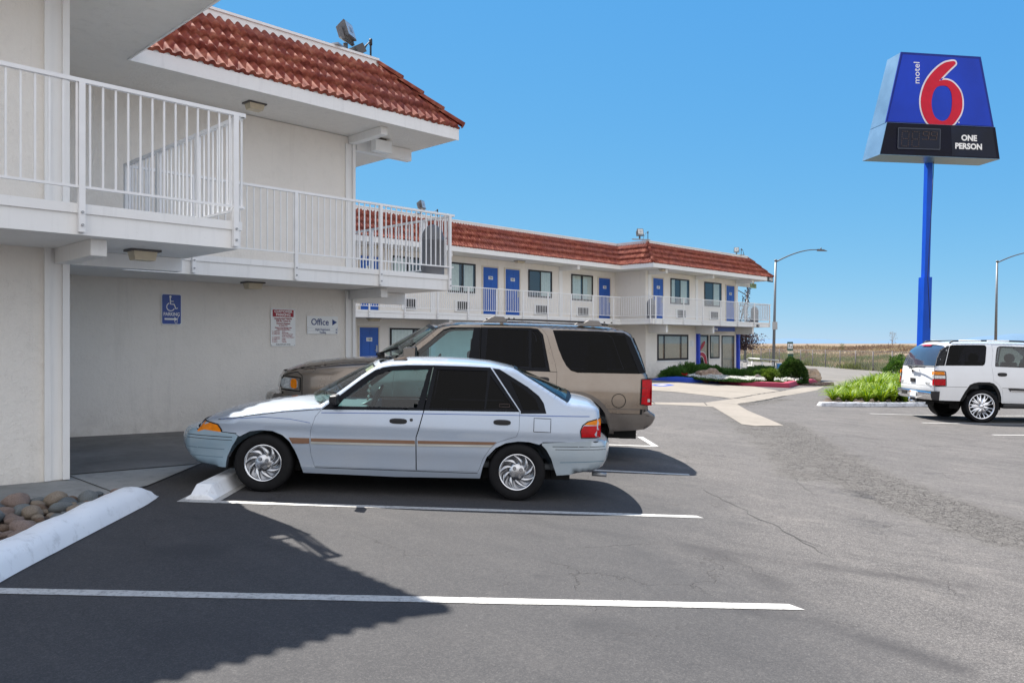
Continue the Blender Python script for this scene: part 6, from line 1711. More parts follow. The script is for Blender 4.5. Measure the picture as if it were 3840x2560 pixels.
m_ = MB(); car.panel(m_, rb, 'bumper_silver', off=.008, out=RB, r=.06); car.strip(m_, RB, 'bumper_silver', .09, (-1, 0), r=.052)
seam(m_, [(-.34, .556), (-.90, .566)], .006, .009, 'dark_under', car, RB); seam(m_, [(-.37, .528), (-.91, .538)], .005, .009, 'dark_under', car, RB); seam(m_, [(-.42, .40), (-.90, .42)], .009, .009, 'bumper_dark', car, RB)
m_.obj('rear_bumper', rt)
for sd in (1, -1):
    m_ = MB()
    M_ = Matrix.Translation((1.80, sd * .89, .94)); m_.add([(-.02, -.10, -.05), (-.02, .09, -.045), (-.02, .09, .045), (-.02, -.08, .055), (.05, -.09, -.05), (.06, .07, -.035), (.06, .07, .035), (.05, -.07, .05)], [(0, 1, 2, 3), (7, 6, 5, 4), (0, 4, 5, 1), (1, 5, 6, 2), (2, 6, 7, 3), (3, 7, 4, 0)], 'black_plastic', False, M_)
    m_.bar((1.82, sd * .76, .90), (1.83, sd * .84, .92), .06, .05, 'black_plastic')
    m_.obj('mirror', rt, bevel=.015)
for x_ in (0, 2.5):
    for sd in (1, -1): car.wheel(x_, sd * .735, .285, .184, .185, 'swirl', sd)
car.finish_under(-.55, 2.9, .19, .30, .60, (0, 2.5), .34)
m_ = MB(); m_.box(-.4, 2.0, -.70, .70, .30, .36, 'interior'); m_.box(1.55, 1.98, -.68, .68, .70, .86, 'interior')
for y_ in (.34, -.34):
    m_.add([(x, y_ + dy, z) for dy in (-.22, .22) for x, z in ((.95, .42), (1.42, .46), (1.45, .54), (1.02, .56), (.82, 1.12), (.70, 1.10), (.86, .5))], [(0, 1, 2, 3, 4, 5, 6), (13, 12, 11, 10, 9, 8, 7)] + [(i, 7 + i, 7 + (i + 1) % 7, (i + 1) % 7) for i in range(7)], 'interior'); m_.box(.70, .79, y_ - .12, y_ + .12, 1.12, 1.24, 'interior')
m_.box(.05, .55, -.62, .62, .38, .58, 'interior'); m_.box(.0, .12, -.62, .62, .55, 1.0, 'interior'); m_.box(-.45, .05, -.62, .62, .86, .90, 'interior')
m_.obj('seats', rt, bevel=.02)
m_ = MB(); c_ = Vector((1.50, .36, .90)); Mw = Matrix.Translation(c_) @ Matrix.Rotation(R(65), 4, 'Y')
m_.tube([tuple(Mw @ Vector((.18 * math.cos(R(a)), .18 * math.sin(R(a)), 0))) for a in range(0, 361, 15)], .014, 'black_plastic', 8); m_.tube([tuple(c_), (1.75, .36, .78)], .03, 'black_plastic', 8); m_.bar(tuple(Mw @ Vector((-.17, 0, 0))), tuple(Mw @ Vector((.17, 0, 0))), .03, .02, 'black_plastic'); m_.obj('steering_wheel', rt)
m_ = MB()
for k in range(9): m_.lathe([(.001, -.018), (.016, 0), (.001, .018)], 'petal_white' if k % 2 else 'stone_pink', 8, Matrix.Translation((1.60 + .008 * (k % 3), .04 * math.sin(k), 1.12 - .028 * k)))
m_.obj('mirror_charm', rt)
m_ = MB()
for y_ in (.62, -.62): m_.tube([(.93, y_, 1.22), (.97, y_, .98), (1.0, y_, .7)], .022, 'black_plastic', 6)
m_.obj('seat_belt', rt)
m_ = MB(); m_.tube([(-.80, .45, .24), (-.95, .45, .235)], .022, 'galv', 8); m_.tube([(.42, -.1, .20), (.42, -.1, .12)], .014, 'bark', 6); m_.obj('exhaust', rt)
# ---- tan full size suv beyond the sedan
wz = [(.30, .88), (.42, .95), (.60, .975), (.80, .985), (1.0, .98), (1.12, .955), (1.19, .93), (1.30, .895), (1.5, .845), (1.7, .79), (1.84, .74)]
plan = [(-1.15, -.10), (-1.02, -.035), (-.8, 0), (3.2, 0), (3.5, -.03), (3.75, -.09), (3.95, -.19), (4.1, -.30)]
nose = [(3.90, .74), (3.925, .85), (3.90, .98), (3.86, 1.045)]
hood = [(3.86, 1.045), (3.66, 1.115), (3.3, 1.175), (2.9, 1.215), (2.62, 1.24), (2.47, 1.265)]
wsl = [(2.47, 1.265), (2.2, 1.49), (1.93, 1.72)]
roofl = [(1.93, 1.72), (1.82, 1.765), (1.6, 1.79), (1.2, 1.803), (.5, 1.818), (-.1, 1.822), (-.5, 1.812), (-.68, 1.79), (-.77, 1.745)]
tail = [(-.77, 1.745), (-.83, 1.62), (-.90, 1.46), (-.985, 1.2), (-1.01, 1.14), (-1.022, .96), (-1.01, .79), (-.985, .70)]
OUT2 = nose + hood[1:] + wsl[1:] + roofl[1:] + tail[1:]
r2 = (8.2524, 6.9375); D2 = D.copy()
f2 = (r2[0] + 3.02 * D2.x, r2[1] + 3.02 * D2.y); z2r, z2f = G(*r2), G(*f2)
org = Vector(r2) - N_ * .975
suv = Car('tan two tone suv with dark rear windows parked beyond the silver sedan', wz, plan, OUT2, .07, (org.x, org.y, z2r), D2, math.atan2(z2f - z2r, 3.02), res=.08)
rt = suv.root
suv.wp = (3.4, .16, -9, 0)
A1_ = arc(0, .40, .49, 2, 178, 14, .49); A2_ = arc(3.02, .40, .49, 2, 178, 14, .49)
dr2 = [(2.44, 1.19), (2.46, .95), (2.46, .60), (2.36, .44), (.68, .44), (.60, .62), (.42, .86), (.26, 1.0), (.255, 1.19), (.29, 1.33), (.397, 1.675), (.48, 1.775), (.56, 1.795), (1.3, 1.785), (1.70, 1.768), (1.86, 1.715), (2.1, 1.51)]
qg = [(.325, 1.755), (.10, 1.762), (-.30, 1.766), (-.665, 1.762), (-.755, 1.70), (-.965, 1.222), (-.868, 1.208), (-.023, 1.190), (.07, 1.215), (.13, 1.275), (.185, 1.37), (.241, 1.50)]
tl2 = [(-1.05, 1.135), (-.905, 1.132), (-.898, .80), (-1.05, .785)]
hl2 = [(3.96, .815), (3.96, .98), (3.66, .962), (3.655, .80)]
body = OUT2 + [(-.98, .66), (-.50, .655)] + [p for p in reversed(A1_) if p[1] > .655][::1] + [(.49, .655), (2.54, .655)] + [p for p in reversed(A2_) if p[1] > .655] + [(3.50, .655), (3.88, .70)]
body = OUT2 + [(-.98, .665), (-.405, .665)] + [p for p in reversed(A1_) if p[1] > .67] + [(.405, .665), (2.615, .665)] + [p for p in reversed(A2_) if p[1] > .67] + [(3.425, .665), (3.88, .70)]
mb = MB(); suv.panel(mb, body, 'tan_metal', [dr2, qg], r=.09); suv.strip(mb, nose, 'tan_metal', .16, (1, 0)); suv.strip(mb, tail, 'tan_metal', .07, (-1, 0)); bo = mb.obj('body', rt)
low = [(-.97, .66), (-.405, .66)] + [p for p in reversed(A1_)if p[1] > .42] + [(.49, .40), (.60, .36), (2.42, .36), (2.53, .40)] + [p for p in reversed(A2_) if p[1] > .42] + [(3.52, .42), (3.9, .46), (3.9, .70), (3.425, .66)] + [p for p in A2_ if p[1] > .67] + [(2.615, .66), (.405, .66)]
mb = MB()
for pl in ([(-.97, .660), (-.405, .660)] + [p for p in reversed(A1_) if p[0] < -.41] + [(-.50, .415), (-.86, .445), (-.95, .46)], [(.405, .66), (2.615, .66)] + [p for p in reversed(A2_) if p[0] < 2.61 ] + [(2.42, .36), (.60, .36)] + [p for p in reversed(A1_) if p[0] > .41]): suv.panel(mb, pl, 'clad_grey', off=.008, out=[])
# wheel arch lips
for cx in (0, 3.02):
    for q in range(1):
        o_ = arc(cx, .40, .545, -2, 182, 16, .545); i_ = arc(cx, .40, .485, -2, 182, 16, .485); suv.panel(mb, o_ + list(reversed(i_)), 'clad_grey', off=.022, out=[], flange=.03)
mb.obj('lower_cladding', rt)
m_ = MB(); seam(m_, [(-.405, .72), (-1.0, .73)], .012, .001, 'clad_grey', suv); seam(m_, [(1.31, 1.80), (1.315, .4)], .01, .004, 'dark_under', suv); cp = arc(-.59, .835, .093, 0, 360, 24); seam(m_, cp, .010, .002, 'dark_under', suv)
seam(m_, [(3.66, 1.09), (3.3, 1.15), (2.9, 1.19), (2.5, 1.22)], .008, .002, 'dark_under', suv); seam(m_, [(3.63, .70), (3.64, 1.0), (3.70, 1.05), (3.88, 1.0)], .01, .002, 'dark_under', suv); seam(m_, [(-.985, 1.2), (-1.0, .70)], .012, .001, 'dark_under', suv); m_.obj('seam', bo)
for suv.sides in ((1,), (-1,)):
    m_ = MB(); suv.panel(m_, inset([(2.44, 1.19), (2.46, .95), (2.46, .60), (2.36, .44), (1.325, .44), (1.32, 1.19)], .004), 'tan_metal', off=.001, out=[]); suv.panel(m_, inset([(1.905, 1.70), (2.1, 1.53), (2.44, 1.235), (2.44, 1.205), (2.38, 1.205), (2.0, 1.53), (1.82, 1.70), (1.72, 1.735), (1.3, 1.752), (1.3, 1.782), (1.70, 1.765), (1.83, 1.735)], .002), 'tan_metal', off=.0, out=[])
    fd = m_.obj('front_door', rt)
    fw_ = [(2.33, 1.225), (2.164, 1.40), (1.826, 1.683), (1.74, 1.712), (1.41, 1.732), (1.47, 1.225)]
    m_ = MB(); suv.panel(m_, [(2.44, 1.192), (2.38, 1.215), (2.0, 1.56), (1.82, 1.70), (1.72, 1.735), (1.32, 1.752), (1.315, 1.192)], 'black_gloss', [fw_], off=-.004, out=[]); m_.obj('window_frame', fd)
    m_ = MB(); suv.panel(m_, fw_, 'car_glass', off=-.012, flange=0, out=[]); m_.obj('window', fd)
    rd_ = [(1.30, 1.19), (1.305, .44), (.68, .44), (.60, .62), (.42, .86), (.26, 1.0), (.255, 1.19)]
    m_ = MB(); suv.panel(m_, inset(rd_, .004), 'tan_metal', off=.001, out=[]); suv.panel(m_, inset([(1.3, 1.755), (.64, 1.772), (.53, 1.762), (.46, 1.69), (.355, 1.205), (.345, 1.19), (.255, 1.19), (.29, 1.33), (.397, 1.675), (.48, 1.775), (.56, 1.793), (1.3, 1.783)], .003), 'tan_metal', off=.001, out=[]); rd = m_.obj('rear_door', rt)
    g1 = [(1.215, 1.732), (.655, 1.745), (.640, 1.235), (1.235, 1.235)]; g2 = [(.615, 1.745), (.53, 1.732), (.480, 1.665), (.41, 1.24), (.606, 1.236)]
    m_ = MB(); suv.panel(m_, [(1.3, 1.752), (.64, 1.768), (.53, 1.758), (.465, 1.688), (.36, 1.205), (.35, 1.192), (1.30, 1.192)], 'black_gloss', [g1, g2], off=-.004, out=[]); m_.obj('window_frame', rd)
    m_ = MB(); suv.panel(m_, g1, 'tint_glass', off=-.012, flange=0, out=[]); m_.obj('window', rd)
    m_ = MB(); suv.panel(m_, g2, 'tint_glass', off=-.012, flange=0, out=[]); m_.obj('vent_window', rd)
    suv.handle(rd, .36, .52, 1.05, 1.115); suv.handle(fd, 1.45, 1.62, 1.05, 1.115)
    m_ = MB(); suv.panel(m_, inset(qg, .004), 'tint_glass', off=-.004, flange=.01, out=[]); suv.panel(m_, [(-.66, 1.755), (-.748, 1.70), (-.955, 1.228), (-.87, 1.218), (-.73, 1.55)], 'black_gloss', off=.0, out=[], flange=0); m_.obj('quarter_window', rt)
    m_ = MB(); suv.panel(m_, tl2, 'red_lens', off=.012, out=[(-1.05, 1.2), (-1.035, .95), (-1.02, .7)], r=.05, res=.03); sd = suv.sides[0]
    suv.strip(m_, [(-1.0, 1.13), (-1.018, .96), (-1.005, .80)], 'red_lens', .07, (-1, 0), .80 * sd, 1.02 * sd, off=.008, n=4); seam(m_, [(-1.03, 1.14), (-.90, 1.137), (-.893, .797), (-1.02, .79)], .014, .014, 'dark_under', suv); seam(m_, [(-.90, 1.02), (-1.03, 1.02)], .010, .0135, 'red_dark', suv); seam(m_, [(-.90, .91), (-1.03, .91)], .010, .0135, 'red_dark', suv)
    suv.panel(m_, [(-.985, .875), (-1.02, .875), (-1.02, .835), (-.985, .835)], 'clear_lens', off=.016, out=[], flange=0); m_.obj('tail_lamp', rt)
    m_ = MB(); suv.panel(m_, rnd_poly([(3.91, .825), (3.89, .972), (3.69, .955), (3.685, .81)], 1), 'clear_lens', off=.006, out=[]); suv.panel(m_, rnd_poly([(3.775, .83), (3.775, .955), (3.70, .95), (3.695, .82)], 1), 'amber_lens', off=.010, out=[]); seam(m_, [(3.885, .985), (3.66, .972), (3.655, .79), (3.90, .805)], .016, .004, 'dark_under', suv)
    for k in range(7): seam(m_, [(3.79, .84 + k * .018), (3.88, .845 + k * .018)], .005, .009, 'white_plate', suv)
    suv.strip(m_, [(3.92, .83), (3.90, .97)], 'clear_lens', .16, (1, 0), .55 * sd, .98 * sd, off=.008, n=6); m_.obj('headlight', rt)
    m_ = MB(); M_ = Matrix.Translation((2.22, sd * 1.08, 1.36)); m_.add([(-.06, -.12, -.09), (-.06, .12, -.08), (-.06, .12, .08), (-.06, -.10, .10), (.09, -.10, -.08), (.10, .08, -.06), (.10, .08, .06), (.09, -.08, .08)], [(0, 1, 2, 3), (7, 6, 5, 4), (0, 4, 5, 1), (1, 5, 6, 2), (2, 6, 7, 3), (3, 7, 4, 0)], 'tan_metal', False, M_)
    m_.box(-.07, -.055, -.11, .11, -.075, .085, 'black_plastic', M_); m_.bar((2.26, sd * .90, 1.26), (2.24, sd * 1.0, 1.30), .09, .07, 'black_plastic'); m_.obj('mirror', rt, bevel=.03)
suv.sides = (1, -1)
m_ = MB(); suv.panel(m_, [(2.43, 1.18), (2.45, .5), (.68, .45), (.45, .86), (.28, 1.0), (.27, 1.18)], 'dark_under', off=-.03, flange=0, out=[]); m_.obj('inner_shell', rt)
m_ = MB(); suv.strip(m_, hood, 'tan_metal', cr=[(2.47, .055), (2.9, .065), (3.3, .075), (3.66, .075), (3.86, .06)], cdir=(.1, 1), power=2.8)
seam(m_, [(3.66, 1.1), (3.6, 1.1)], .001, car=suv); m_.obj('bonnet', rt)
m_ = MB(); suv.strip(m_, wsl, 'clear_glass', lambda t: .30 - .14 * t, (.85, .4), -.95, .95, power=2.1); suv.strip(m_, [(1.97, 1.69), (1.93, 1.72)], 'black_gloss', .165, (.85, .4), off=.003); m_.obj('windscreen', rt)
m_ = MB(); suv.strip(m_, [(2.52, 1.255), (2.45, 1.28)], 'black_plastic', .10, (1, .3), off=.012); m_.bar((2.78, .3, 1.315), (2.45, .62, 1.42), .02, .025, 'black_plastic'); m_.bar((2.82, -.3, 1.32), (2.5, .05, 1.43), .02, .025, 'black_plastic'); m_.bar((2.70, .42, 1.30), (2.72, .30, 1.33), .1, .04, 'black_plastic'); m_.obj('wiper', rt)
m_ = MB(); suv.strip(m_, roofl, 'tan_metal', cr=[(-.77, .02), (-.5, .04), (1.6, .045), (1.93, .05)], cdir=(0, 1), power=2.4); suv.strip(m_, [(1.93, 1.72), (1.89, 1.735)], 'tan_metal', .12, (.85, .4), off=.004); m_.obj('roof', rt)
m_ = MB()
for sd in (1, -1):
    y = sd * .66; m_.tube([(1.25, y, 1.875), (.6, y, 1.885), (-.1, y, 1.888), (-.45, y, 1.862)], .014, 'black_plastic', 8)
    for x_ in (1.10, -.22): m_.add([(x_ + a, y + b, z) for a, b, z in ((-.16, -.035, 1.835), (.20, -.035, 1.825), (.20, .035, 1.825), (-.16, .035, 1.835), (-.10, -.025, 1.915), (.04, -.025, 1.918), (.04, .025, 1.918), (-.10, .025, 1.915))], [(3, 2, 1, 0), (4, 5, 6, 7), (0, 1, 5, 4), (1, 2, 6, 5), (2, 3, 7, 6), (3, 0, 4, 7)], 'clad_grey')
for x_ in (1.02, -.30): m_.bar((x_, -.64, 1.905), (x_, .64, 1.905), .05, .022, 'clad_grey')
for x_ in (.93, .86, -.40, -.50):
    for sd in (1,): m_.tube([(x_, sd * .66, 1.885), (x_, sd * .66, 1.905)], .014, 'black_plastic', 8)
m_.obj('roof_rack', rt, bevel=.012)
m_ = MB(); suv.strip(m_, [(-.80, 1.70), (-.90, 1.46), (-.975, 1.235)], 'tint_glass', .07, (-1, 0), -.90, .90, off=.008); m_.obj('rear_window', rt)
SB_ = [(-.96, .72), (-1.00, .725), (-1.115, .66), (-1.125, .61), (-1.09, .54), (-1.05, .50), (-.97, .455), (-.87, .452)]
m_ = MB(); suv.panel(m_, SB_ + [(-.90, .60), (-.925, .72)], 'clad_grey', off=.0, out=SB_, r=.04, res=.04); suv.strip(m_, SB_, 'clad_grey', .06, (-1, 0), r=.04); seam(m_, [(-.905, .73), (-.90, .58), (-.865, .455)], .03, .004, 'dark_under', suv, []); seam(m_, [(-1.12, .635), (-.93, .655)], .006, .002, 'dark_under', suv, SB_)
m_.obj('rear_bumper', rt)
FB_ = [(3.86, .74), (3.98, .745), (4.03, .72), (4.05, .66), (4.04, .55), (3.98, .44), (3.85, .40)]
m_ = MB(); suv.panel(m_, FB_ + [(3.52, .40), (3.50, .50), (3.44, .66), (3.5, .70)], 'clad_grey', off=.01, out=FB_, r=.06); suv.strip(m_, FB_, 'clad_grey', .20, (1, 0), r=.05); m_.obj('front_bumper', rt)
m_ = MB(); m_.box(-.98, -.80, -.05, .05, .35, .44, 'black_plastic'); m_.box(-.96, -.55, -.38, .38, .36, .42, 'dark_under'); m_.obj('tow_hitch', rt)
for x_ in (0, 3.02):
    for sd in (1, -1): suv.wheel(x_, sd * .84, .385, .22, .25, 'five', sd)
suv.finish_under(-.9, 3.8, .30, .44, .70, (0, 3.02), .47)
m_ = MB(); m_.box(-.8, 2.4, -.82, .82, .5, .6, 'interior'); m_.box(2.0, 2.42, -.8, .8, .98, 1.17, 'interior')
for x0_, w_ in ((1.45, .24), (.5, .24), (-.35, .24)):
    for y_ in (.42, -.42): m_.box(x0_, x0_ + .5, y_ - w_, y_ + w_, .7, .9, 'interior'); m_.box(x0_ - .12, x0_ + .04, y_ - w_, y_ + w_, .85, 1.42, 'interior'); m_.box(x0_ - .1, x0_ + .0, y_ - .12, y_ + .12, 1.42, 1.60, 'interior')
m_.obj('seats', rt, bevel=.03)
m_ = MB(); Mw = Matrix.Translation((1.95, .42, 1.18)) @ Matrix.Rotation(R(65), 4, 'Y'); m_.tube([tuple(Mw @ Vector((.19 * math.cos(R(a)), .19 * math.sin(R(a)), 0))) for a in range(0, 361, 15)], .015, 'black_plastic', 8); m_.tube([(1.95, .42, 1.18), (2.2, .42, 1.08)], .03, 'black_plastic', 6); m_.obj('steering_wheel', rt)
# ---- white suv on the right
wz = [(.30, .90), (.45, .955), (.60, .975), (.85, .985), (1.1, .975), (1.28, .95), (1.40, .925), (1.55, .885), (1.75, .835), (1.95, .775), (2.05, .73)]
plan = [(-1.25, -.06), (-1.10, -.015), (-.95, 0), (3.0, 0), (3.4, -.03), (3.65, -.10), (3.9, -.2)]
tail = [(-.70, 1.965), (-.76, 1.93), (-.945, 1.80), (-1.045, 1.60), (-1.11, 1.40), (-1.13, 1.27), (-1.15, 1.0), (-1.155, .81), (-1.13, .72)]
roofl = [(1.95, 1.93), (1.6, 1.965), (1.0, 1.985), (.33, 1.995), (-.3, 1.985), (-.70, 1.965)]
wsl = [(2.62, 1.42), (2.3, 1.68), (1.95, 1.93)]
hood = [(3.78, 1.16), (3.5, 1.26), (3.0, 1.34), (2.62, 1.42)]
nose = [(3.80, .70), (3.85, .90), (3.82, 1.10), (3.78, 1.16)]
OUT3 = nose + hood[1:] + wsl[1:] + roofl[1:] + tail[1:]
r3 = (22.5138, 5.5643); D3 = Vector((.67688, -.7361)); N3 = Vector((-.7361, -.67688))
f3 = (r3[0] + 2.95 * D3.x, r3[1] + 2.95 * D3.y); z3r, z3f = G(*r3), G(*f3); org = Vector(r3) - N3 * .965
Car.flip = False
wsv = Car('white suv with large chrome wheels and dark windows parked beside the right bed', wz, plan, OUT3, .07, (org.x, org.y, z3r), D3, math.atan2(z3f - z3r, 2.95), res=.09)
rt = wsv.root
A1_ = [(-.545, .53), (-.50, .63), (-.43, .76), (-.31, .94), (-.20, .99), (-.08, 1.012), (.18, 1.012), (.29, .98), (.37, .90), (.44, .77), (.475, .64), (.485, .51)]
A2_ = [(x + 2.95, z) for x, z in A1_]
rdr = [(.337, 1.955), (.334, 1.768), (.258, 1.44), (.283, 1.04), (.414, .955), (.492, .80), (.515, .52), (1.40, .50), (1.40, 1.40), (1.40, 1.955)]
fdr = [(1.40, 1.955), (1.40, 1.40), (1.40, .50), (2.36, .50), (2.44, .9), (2.46, 1.36), (2.2, 1.62), (1.9, 1.87), (1.75, 1.94)]
qg = [(-.890, 1.412), (-.735, 1.86), (-.705, 1.915), (-.66, 1.937), (.12, 1.945), (.178, 1.935), (.196, 1.885), (.115, 1.51), (.09, 1.45), (.04, 1.422)]
lv = [(-1.10, 1.405), (-1.035, 1.60), (-.94, 1.79), (-.76, 1.92), (-.715, 1.918), (-.755, 1.84), (-.905, 1.412)]
tl3 = [(-1.18, 1.275), (-.93, 1.268), (-.905, 1.23), (-.900, .91), (-.92, .90), (-1.18, .905)]
body = OUT3 + [(-1.05, .54), (-.545, .53)] + A1_[1:] + [(.50, .49), (2.42, .47), (2.43, .56)] + [p for p in A2_ if p[1] > .55][1:] + [(3.44, .48), (3.78, .50)]
un = [(.337, 1.958), (.334, 1.768), (.258, 1.44), (.283, 1.04), (.414, .955), (.492, .80), (.515, .52), (2.36, .50), (2.44, .9), (2.46, 1.36), (2.2, 1.62), (1.9, 1.87), (1.75, 1.935), (1.4, 1.955)]
mb = MB(); wsv.panel(mb, body, 'suv_white', [un, qg], r=.085); wsv.strip(mb, nose, 'suv_white', .14, (1, 0)); bo = mb.obj('body', rt)
mb = MB(); wsv.strip(mb, [(-1.115, 1.388), (-1.13, 1.27), (-1.15, 1.0), (-1.157, .90)], 'suv_white', .085, (-1, 0), -.97, .97, r=.03, off=.004); wsv.strip(mb, [(-1.156, .892), (-1.155, .81), (-1.13, .72)], 'suv_white', .085, (-1, 0), -.98, .98, r=.03, off=.002)
tg = mb.obj('tailgate', rt)
mb = MB(); wsv.strip(mb, [(-.80, 1.905), (-.945, 1.80), (-1.045, 1.60), (-1.108, 1.40)], 'rear_tint', .085, (-1, .1), -.985, .985, r=.03, off=.010); mb.obj('rear_window', tg)
m_ = MB(); wsv.strip(m_, [(-1.09, 1.415), (-1.118, 1.385)], 'black_plastic', .088, (-1, 0), -.97, .97, r=.03, off=.012); wsv.strip(m_, [(-1.157, .905), (-1.157, .888)], 'dark_under', .085, (-1, 0), -.98, .98, r=.03, off=.000)
Mb = lambda y, z, x=-1.255: Matrix(((0, 0, -1, x), (-1, 0, 0, y), (0, 1, 0, z), (0, 0, 0, 1)))
put_text(m_, 'CHEVROLET', .075, 'galv', Mb(-.62, .95, -1.212), bold=.003, sx=1.0); put_text(m_, 'TAHOE', .065, 'galv', Mb(.74, .95, -1.205), bold=.003, sx=1.0)
m_.box(-1.265, -1.235, -.10, .14, .96, 1.06, 'black_plastic'); m_.tube([(-1.24, .05, 1.25), (-1.26, .05, 1.25)], .03, 'black_plastic', 10); m_.obj('badge', tg)
m_ = MB(); m_.tube([(-1.24, -.22, 1.36), (-1.30, -.22, 1.355), (-1.30, .12, 1.33)], .02, 'black_plastic', 8); m_.bar((-1.29, -.72, 1.355), (-1.29, .22, 1.365), .015, .025, 'black_plastic'); m_.bar((-1.25, .12, 1.30), (-1.32, -.15, 1.37), .03, .03, 'galv'); m_.obj('rear_wiper', rt)
m_ = MB(); wsv.strip(m_, [(-.775, 1.925), (-.83, 1.895)], 'red_lens', .086, (-1, .15), -.32, .32, r=.03, off=.028); m_.obj('brake_lamp', rt)
for wsv.sides in ((-1,), (1,)):
    sd = wsv.sides[0]
    m_ = MB(); wsv.panel(m_, inset(lv, .002), 'black_gloss', off=.004)
    for k in range(14):
        t = k / 13; a = Vector((-1.09, 1.46)).lerp(Vector((-.79, 1.89)), t); b = Vector((-.93, 1.45)).lerp(Vector((-.735, 1.88)), t); a.x += .055 * math.sin(math.pi * t) * -1
        seam(m_, [tuple(a + Vector((.02, 0))), tuple(b - Vector((.02, 0)))], .016, .010, 'black_plastic', wsv)
    m_.obj('louvre_panel', rt)
    m_ = MB(); wsv.panel(m_, inset(qg, .003), 'tint_glass', off=-.004, out=[]); m_.obj('quarter_window', rt)
    w3 = [(.352, 1.412), (.40, 1.66), (.446, 1.834), (.47, 1.88), (.515, 1.905), (.60, 1.908), (1.28, 1.895), (1.31, 1.86), (1.315, 1.39)]
    m_ = MB(); wsv.panel(m_, inset(rdr, .004), 'suv_white', [w3], off=.001, r=.085); rd = m_.obj('rear_door', rt)
    m_ = MB(); wsv.panel(m_, w3, 'smoke_glass', off=-.012, out=[], flange=0); m_.obj('window', rd)
    m_ = MB(); seam(m_, w3 + [w3[0]], .022, .002, 'black_plastic', wsv, []); m_.obj('window_seal', rd)
    m_ = MB(); wsv.panel(m_, [(.63, .872), (1.37, .842), (1.37, .775), (.69, .788)], 'black_plastic', off=.016, out=[]); wsv.panel(m_, [(.68, .815), (1.37, .795), (1.37, .775), (.70, .788)], 'chrome', off=.020, out=[]); m_.obj('side_moulding', rd)
    wsv.handle(rd, .385, .617, 1.16, 1.255)
    w4 = [(1.45, 1.39), (1.455, 1.86), (1.49, 1.885), (1.75, 1.87), (1.9, 1.80), (2.15, 1.60), (2.36, 1.40)]
    m_ = MB(); wsv.panel(m_, inset(fdr, .004), 'suv_white', [w4], off=.001, r=.085); fd = m_.obj('front_door', rt)
    m_ = MB(); wsv.panel(m_, w4, 'car_glass', off=-.012, out=[], flange=0); m_.obj('window', fd); wsv.handle(fd, 1.5, 1.72, 1.16, 1.255)
    m_ = MB(); T3 = [(-1.22, 1.3), (-1.17, 1.1), (-1.185, .85)]
    wsv.panel(m_, [(-1.16, 1.262), (-.93, 1.258), (-.915, 1.18), (-1.16, 1.18)], 'amber_lens', off=.012, out=[]); wsv.panel(m_, [(-1.16, 1.165), (-.915, 1.165), (-.915, 1.085), (-1.16, 1.085)], 'clear_lens', off=.012, out=[]); wsv.panel(m_, [(-1.16, 1.075), (-.912, 1.075), (-.91, .92), (-1.16, .915)], 'red_lens', off=.012, out=[])
    for z0_, z1_, mt in ((1.262, 1.18, 'amber_lens'), (1.165, 1.085, 'clear_lens'), (1.075, .915, 'red_lens')): wsv.strip(m_, [(-1.155, z0_), (-1.165, z1_)], mt, .085, (-1, 0), .93 * sd, 1.0 * sd, off=.012, r=0, n=3)
    seam(m_, [(-1.16, 1.275), (-.92, 1.27), (-.90, 1.25), (-.895, .91), (-1.16, .902)], .02, .014, 'dark_under', wsv, []); seam(m_, [(-.91, 1.172), (-1.15, 1.172)], .012, .016, 'dark_under', wsv, []); seam(m_, [(-.91, 1.08), (-1.15, 1.08)], .012, .016, 'dark_under', wsv, []); m_.obj('tail_lamp', rt)
    m_ = MB(); M_ = Matrix.Translation((2.28, sd * 1.10, 1.48)); m_.box(-.06, .08, -.12, .12, -.10, .10, 'black_plastic', M_); m_.obj('mirror', rt, bevel=.03)
wsv.sides = (1, -1)
m_ = MB(); seam(m_, [(-1.13, .888), (-.37, .880)], .008, .001, 'dark_under', wsv); seam(m_, [(.49, .87), (2.4, .86)], .006, .002, 'dark_under', wsv); m_.obj('seam', bo)
m_ = MB(); wsv.panel(m_, [(2.42, 1.34), (2.42, .55), (.53, .55), (.30, 1.04), (.27, 1.34)], 'dark_under', off=-.03, flange=0, out=[]); m_.obj('inner_shell', rt)
for cx in (0, 2.95):
  for wsv.sides in ((1,), (-1,)):
    m_ = MB(); o_ = [(x + cx, z) for x, z in A1_]; i_ = [(cx + x * .86, .45 + (z - .45) * .89) for x, z in A1_]; wsv.panel(m_, o_ + list(reversed(i_)), 'dark_under', off=-.01, out=[], flange=.04); m_.obj('arch_lip', rt)
wsv.sides = (1, -1)
m_ = MB(); m_.box(.52, 2.42, -.99, .99, .36, .47, 'black_plastic'); m_.obj('running_board', rt, bevel=.03)
m_ = MB(); wsv.strip(m_, roofl, 'suv_white', .055, (0, 1), power=2.4); wsv.strip(m_, [(-.70, 1.965), (-.76, 1.93), (-.80, 1.905)], 'suv_white', .055, (-.6, .8), off=0.); m_.obj('roof', rt)
m_ = MB(); wsv.strip(m_, hood, 'suv_white', .09, (.1, 1), power=2.6); m_.obj('bonnet', rt)
m_ = MB(); wsv.strip(m_, wsl, 'car_glass', lambda t: .28 - .13 * t, (.8, .5), -.95, .95); m_.obj('windscreen', rt)
m_ = MB()
for sd in (1, -1):
    y = sd * .68; m_.tube([(-.67, y, 1.985), (-.58, y, 2.035), (.3, y, 2.055), (1.1, y, 2.045), (1.7, y, 2.0)], .022, 'black_plastic', 8)
    for a, b in ((-.45, .10), (.25, .80)): m_.tube([(a, y - sd * -.018, 2.043), (b, y - sd * -.018, 2.052)], .020, 'white_plate', 8)
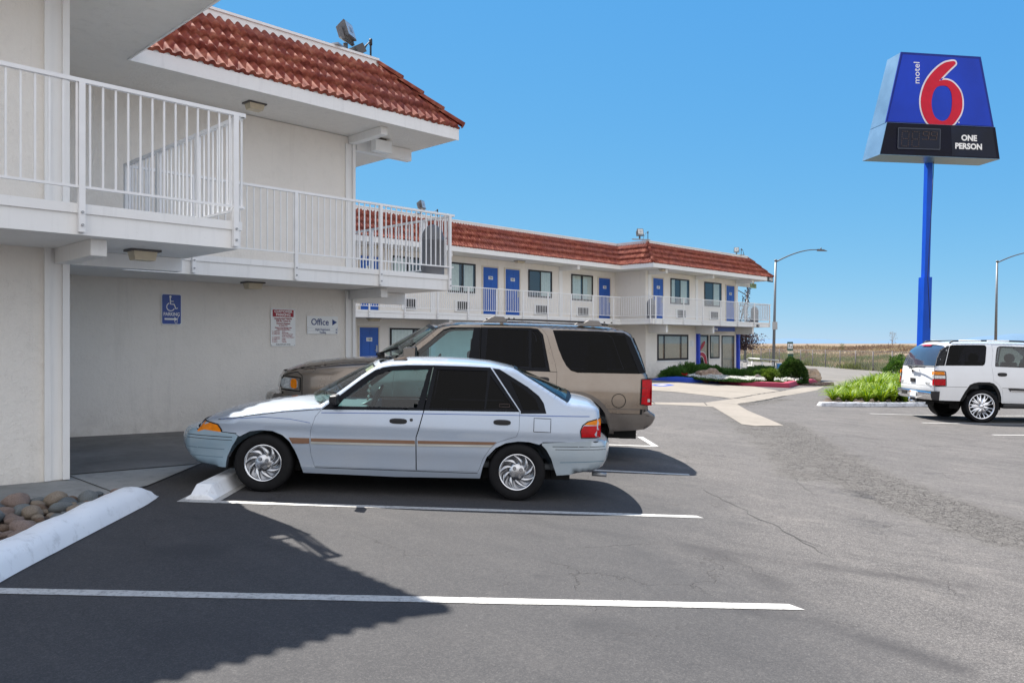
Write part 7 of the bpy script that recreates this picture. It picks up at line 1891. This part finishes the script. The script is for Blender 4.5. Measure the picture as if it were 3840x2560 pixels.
m_.tube([(-.73, -.2, 1.99), (-.70, -.5, 1.99)], .012, 'black_plastic', 6); m_.obj('roof_rack', rt)
CB = [(-1.10, .765), (-1.20, .765), (-1.235, .74), (-1.24, .66), (-1.22, .58), (-1.18, .545)]
m_ = MB(); wsv.strip(m_, CB[1:], 'chrome', .09, (-1, 0), -.99, .99, r=.0); wsv.strip(m_, [(-1.08, .762), (-1.235, .762)], 'black_plastic', .06, (-1, 0), r=.0, off=.004, wof=.01)
wsv.panel(m_, [(-1.05, .765), (-1.235, .75), (-1.24, .66), (-1.20, .545), (-1.06, .535)], 'black_plastic', off=.02, out=[(-1.3, .765), (-1.30, .54)], r=.02, flange=.05); m_.obj('rear_bumper', rt)
m_ = MB(); m_.box(-1.345, -1.33, -.34, -.02, .60, .745, 'white_plate'); m_.box(-1.352, -1.345, -.07, -.03, .70, .735, 'amber_lens'); m_.obj('number_plate', rt); m_ = MB(); m_.box(-1.335, -1.325, .18, .48, .63, .72, 'dark_under'); m_.obj('bumper_slot', rt)
m_ = MB(); m_.tube([(-1.0, .05, .47), (-1.32, .05, .46)], .035, 'chrome', 8); m_.tube([(-1.32, .05, .46), (-1.32, .05, .56)], .03, 'chrome', 8); m_.box(-1.1, -.6, -.45, .45, .47, .53, 'dark_under'); m_.obj('tow_hitch', rt)
for x_ in (0, 2.95):
    for sd in (1, -1): wsv.wheel(x_, sd * .85, .405, .325, .27, 'blades', sd)
wsv.finish_under(-.80, 3.7, .44, .55, .70, (0, 2.95), .50)
m_ = MB(); m_.box(-.9, 2.4, -.84, .84, .55, .68, 'interior')
for x0_ in (1.5, .55, -.4):
    for y_ in (.42, -.42): m_.box(x0_ - .1, x0_ + .5, y_ - .25, y_ + .25, .8, 1.0, 'interior'); m_.box(x0_ - .14, x0_ + .04, y_ - .25, y_ + .25, .95, 1.50, 'interior'); m_.lathe([(.001, -.12), (.11, -.08), (.13, .02), (.09, .11), (.001, .13)], 'interior', 12, Matrix.Translation((x0_ - .03, y_, 1.60)))
m_.obj('seats', rt, bevel=.03)
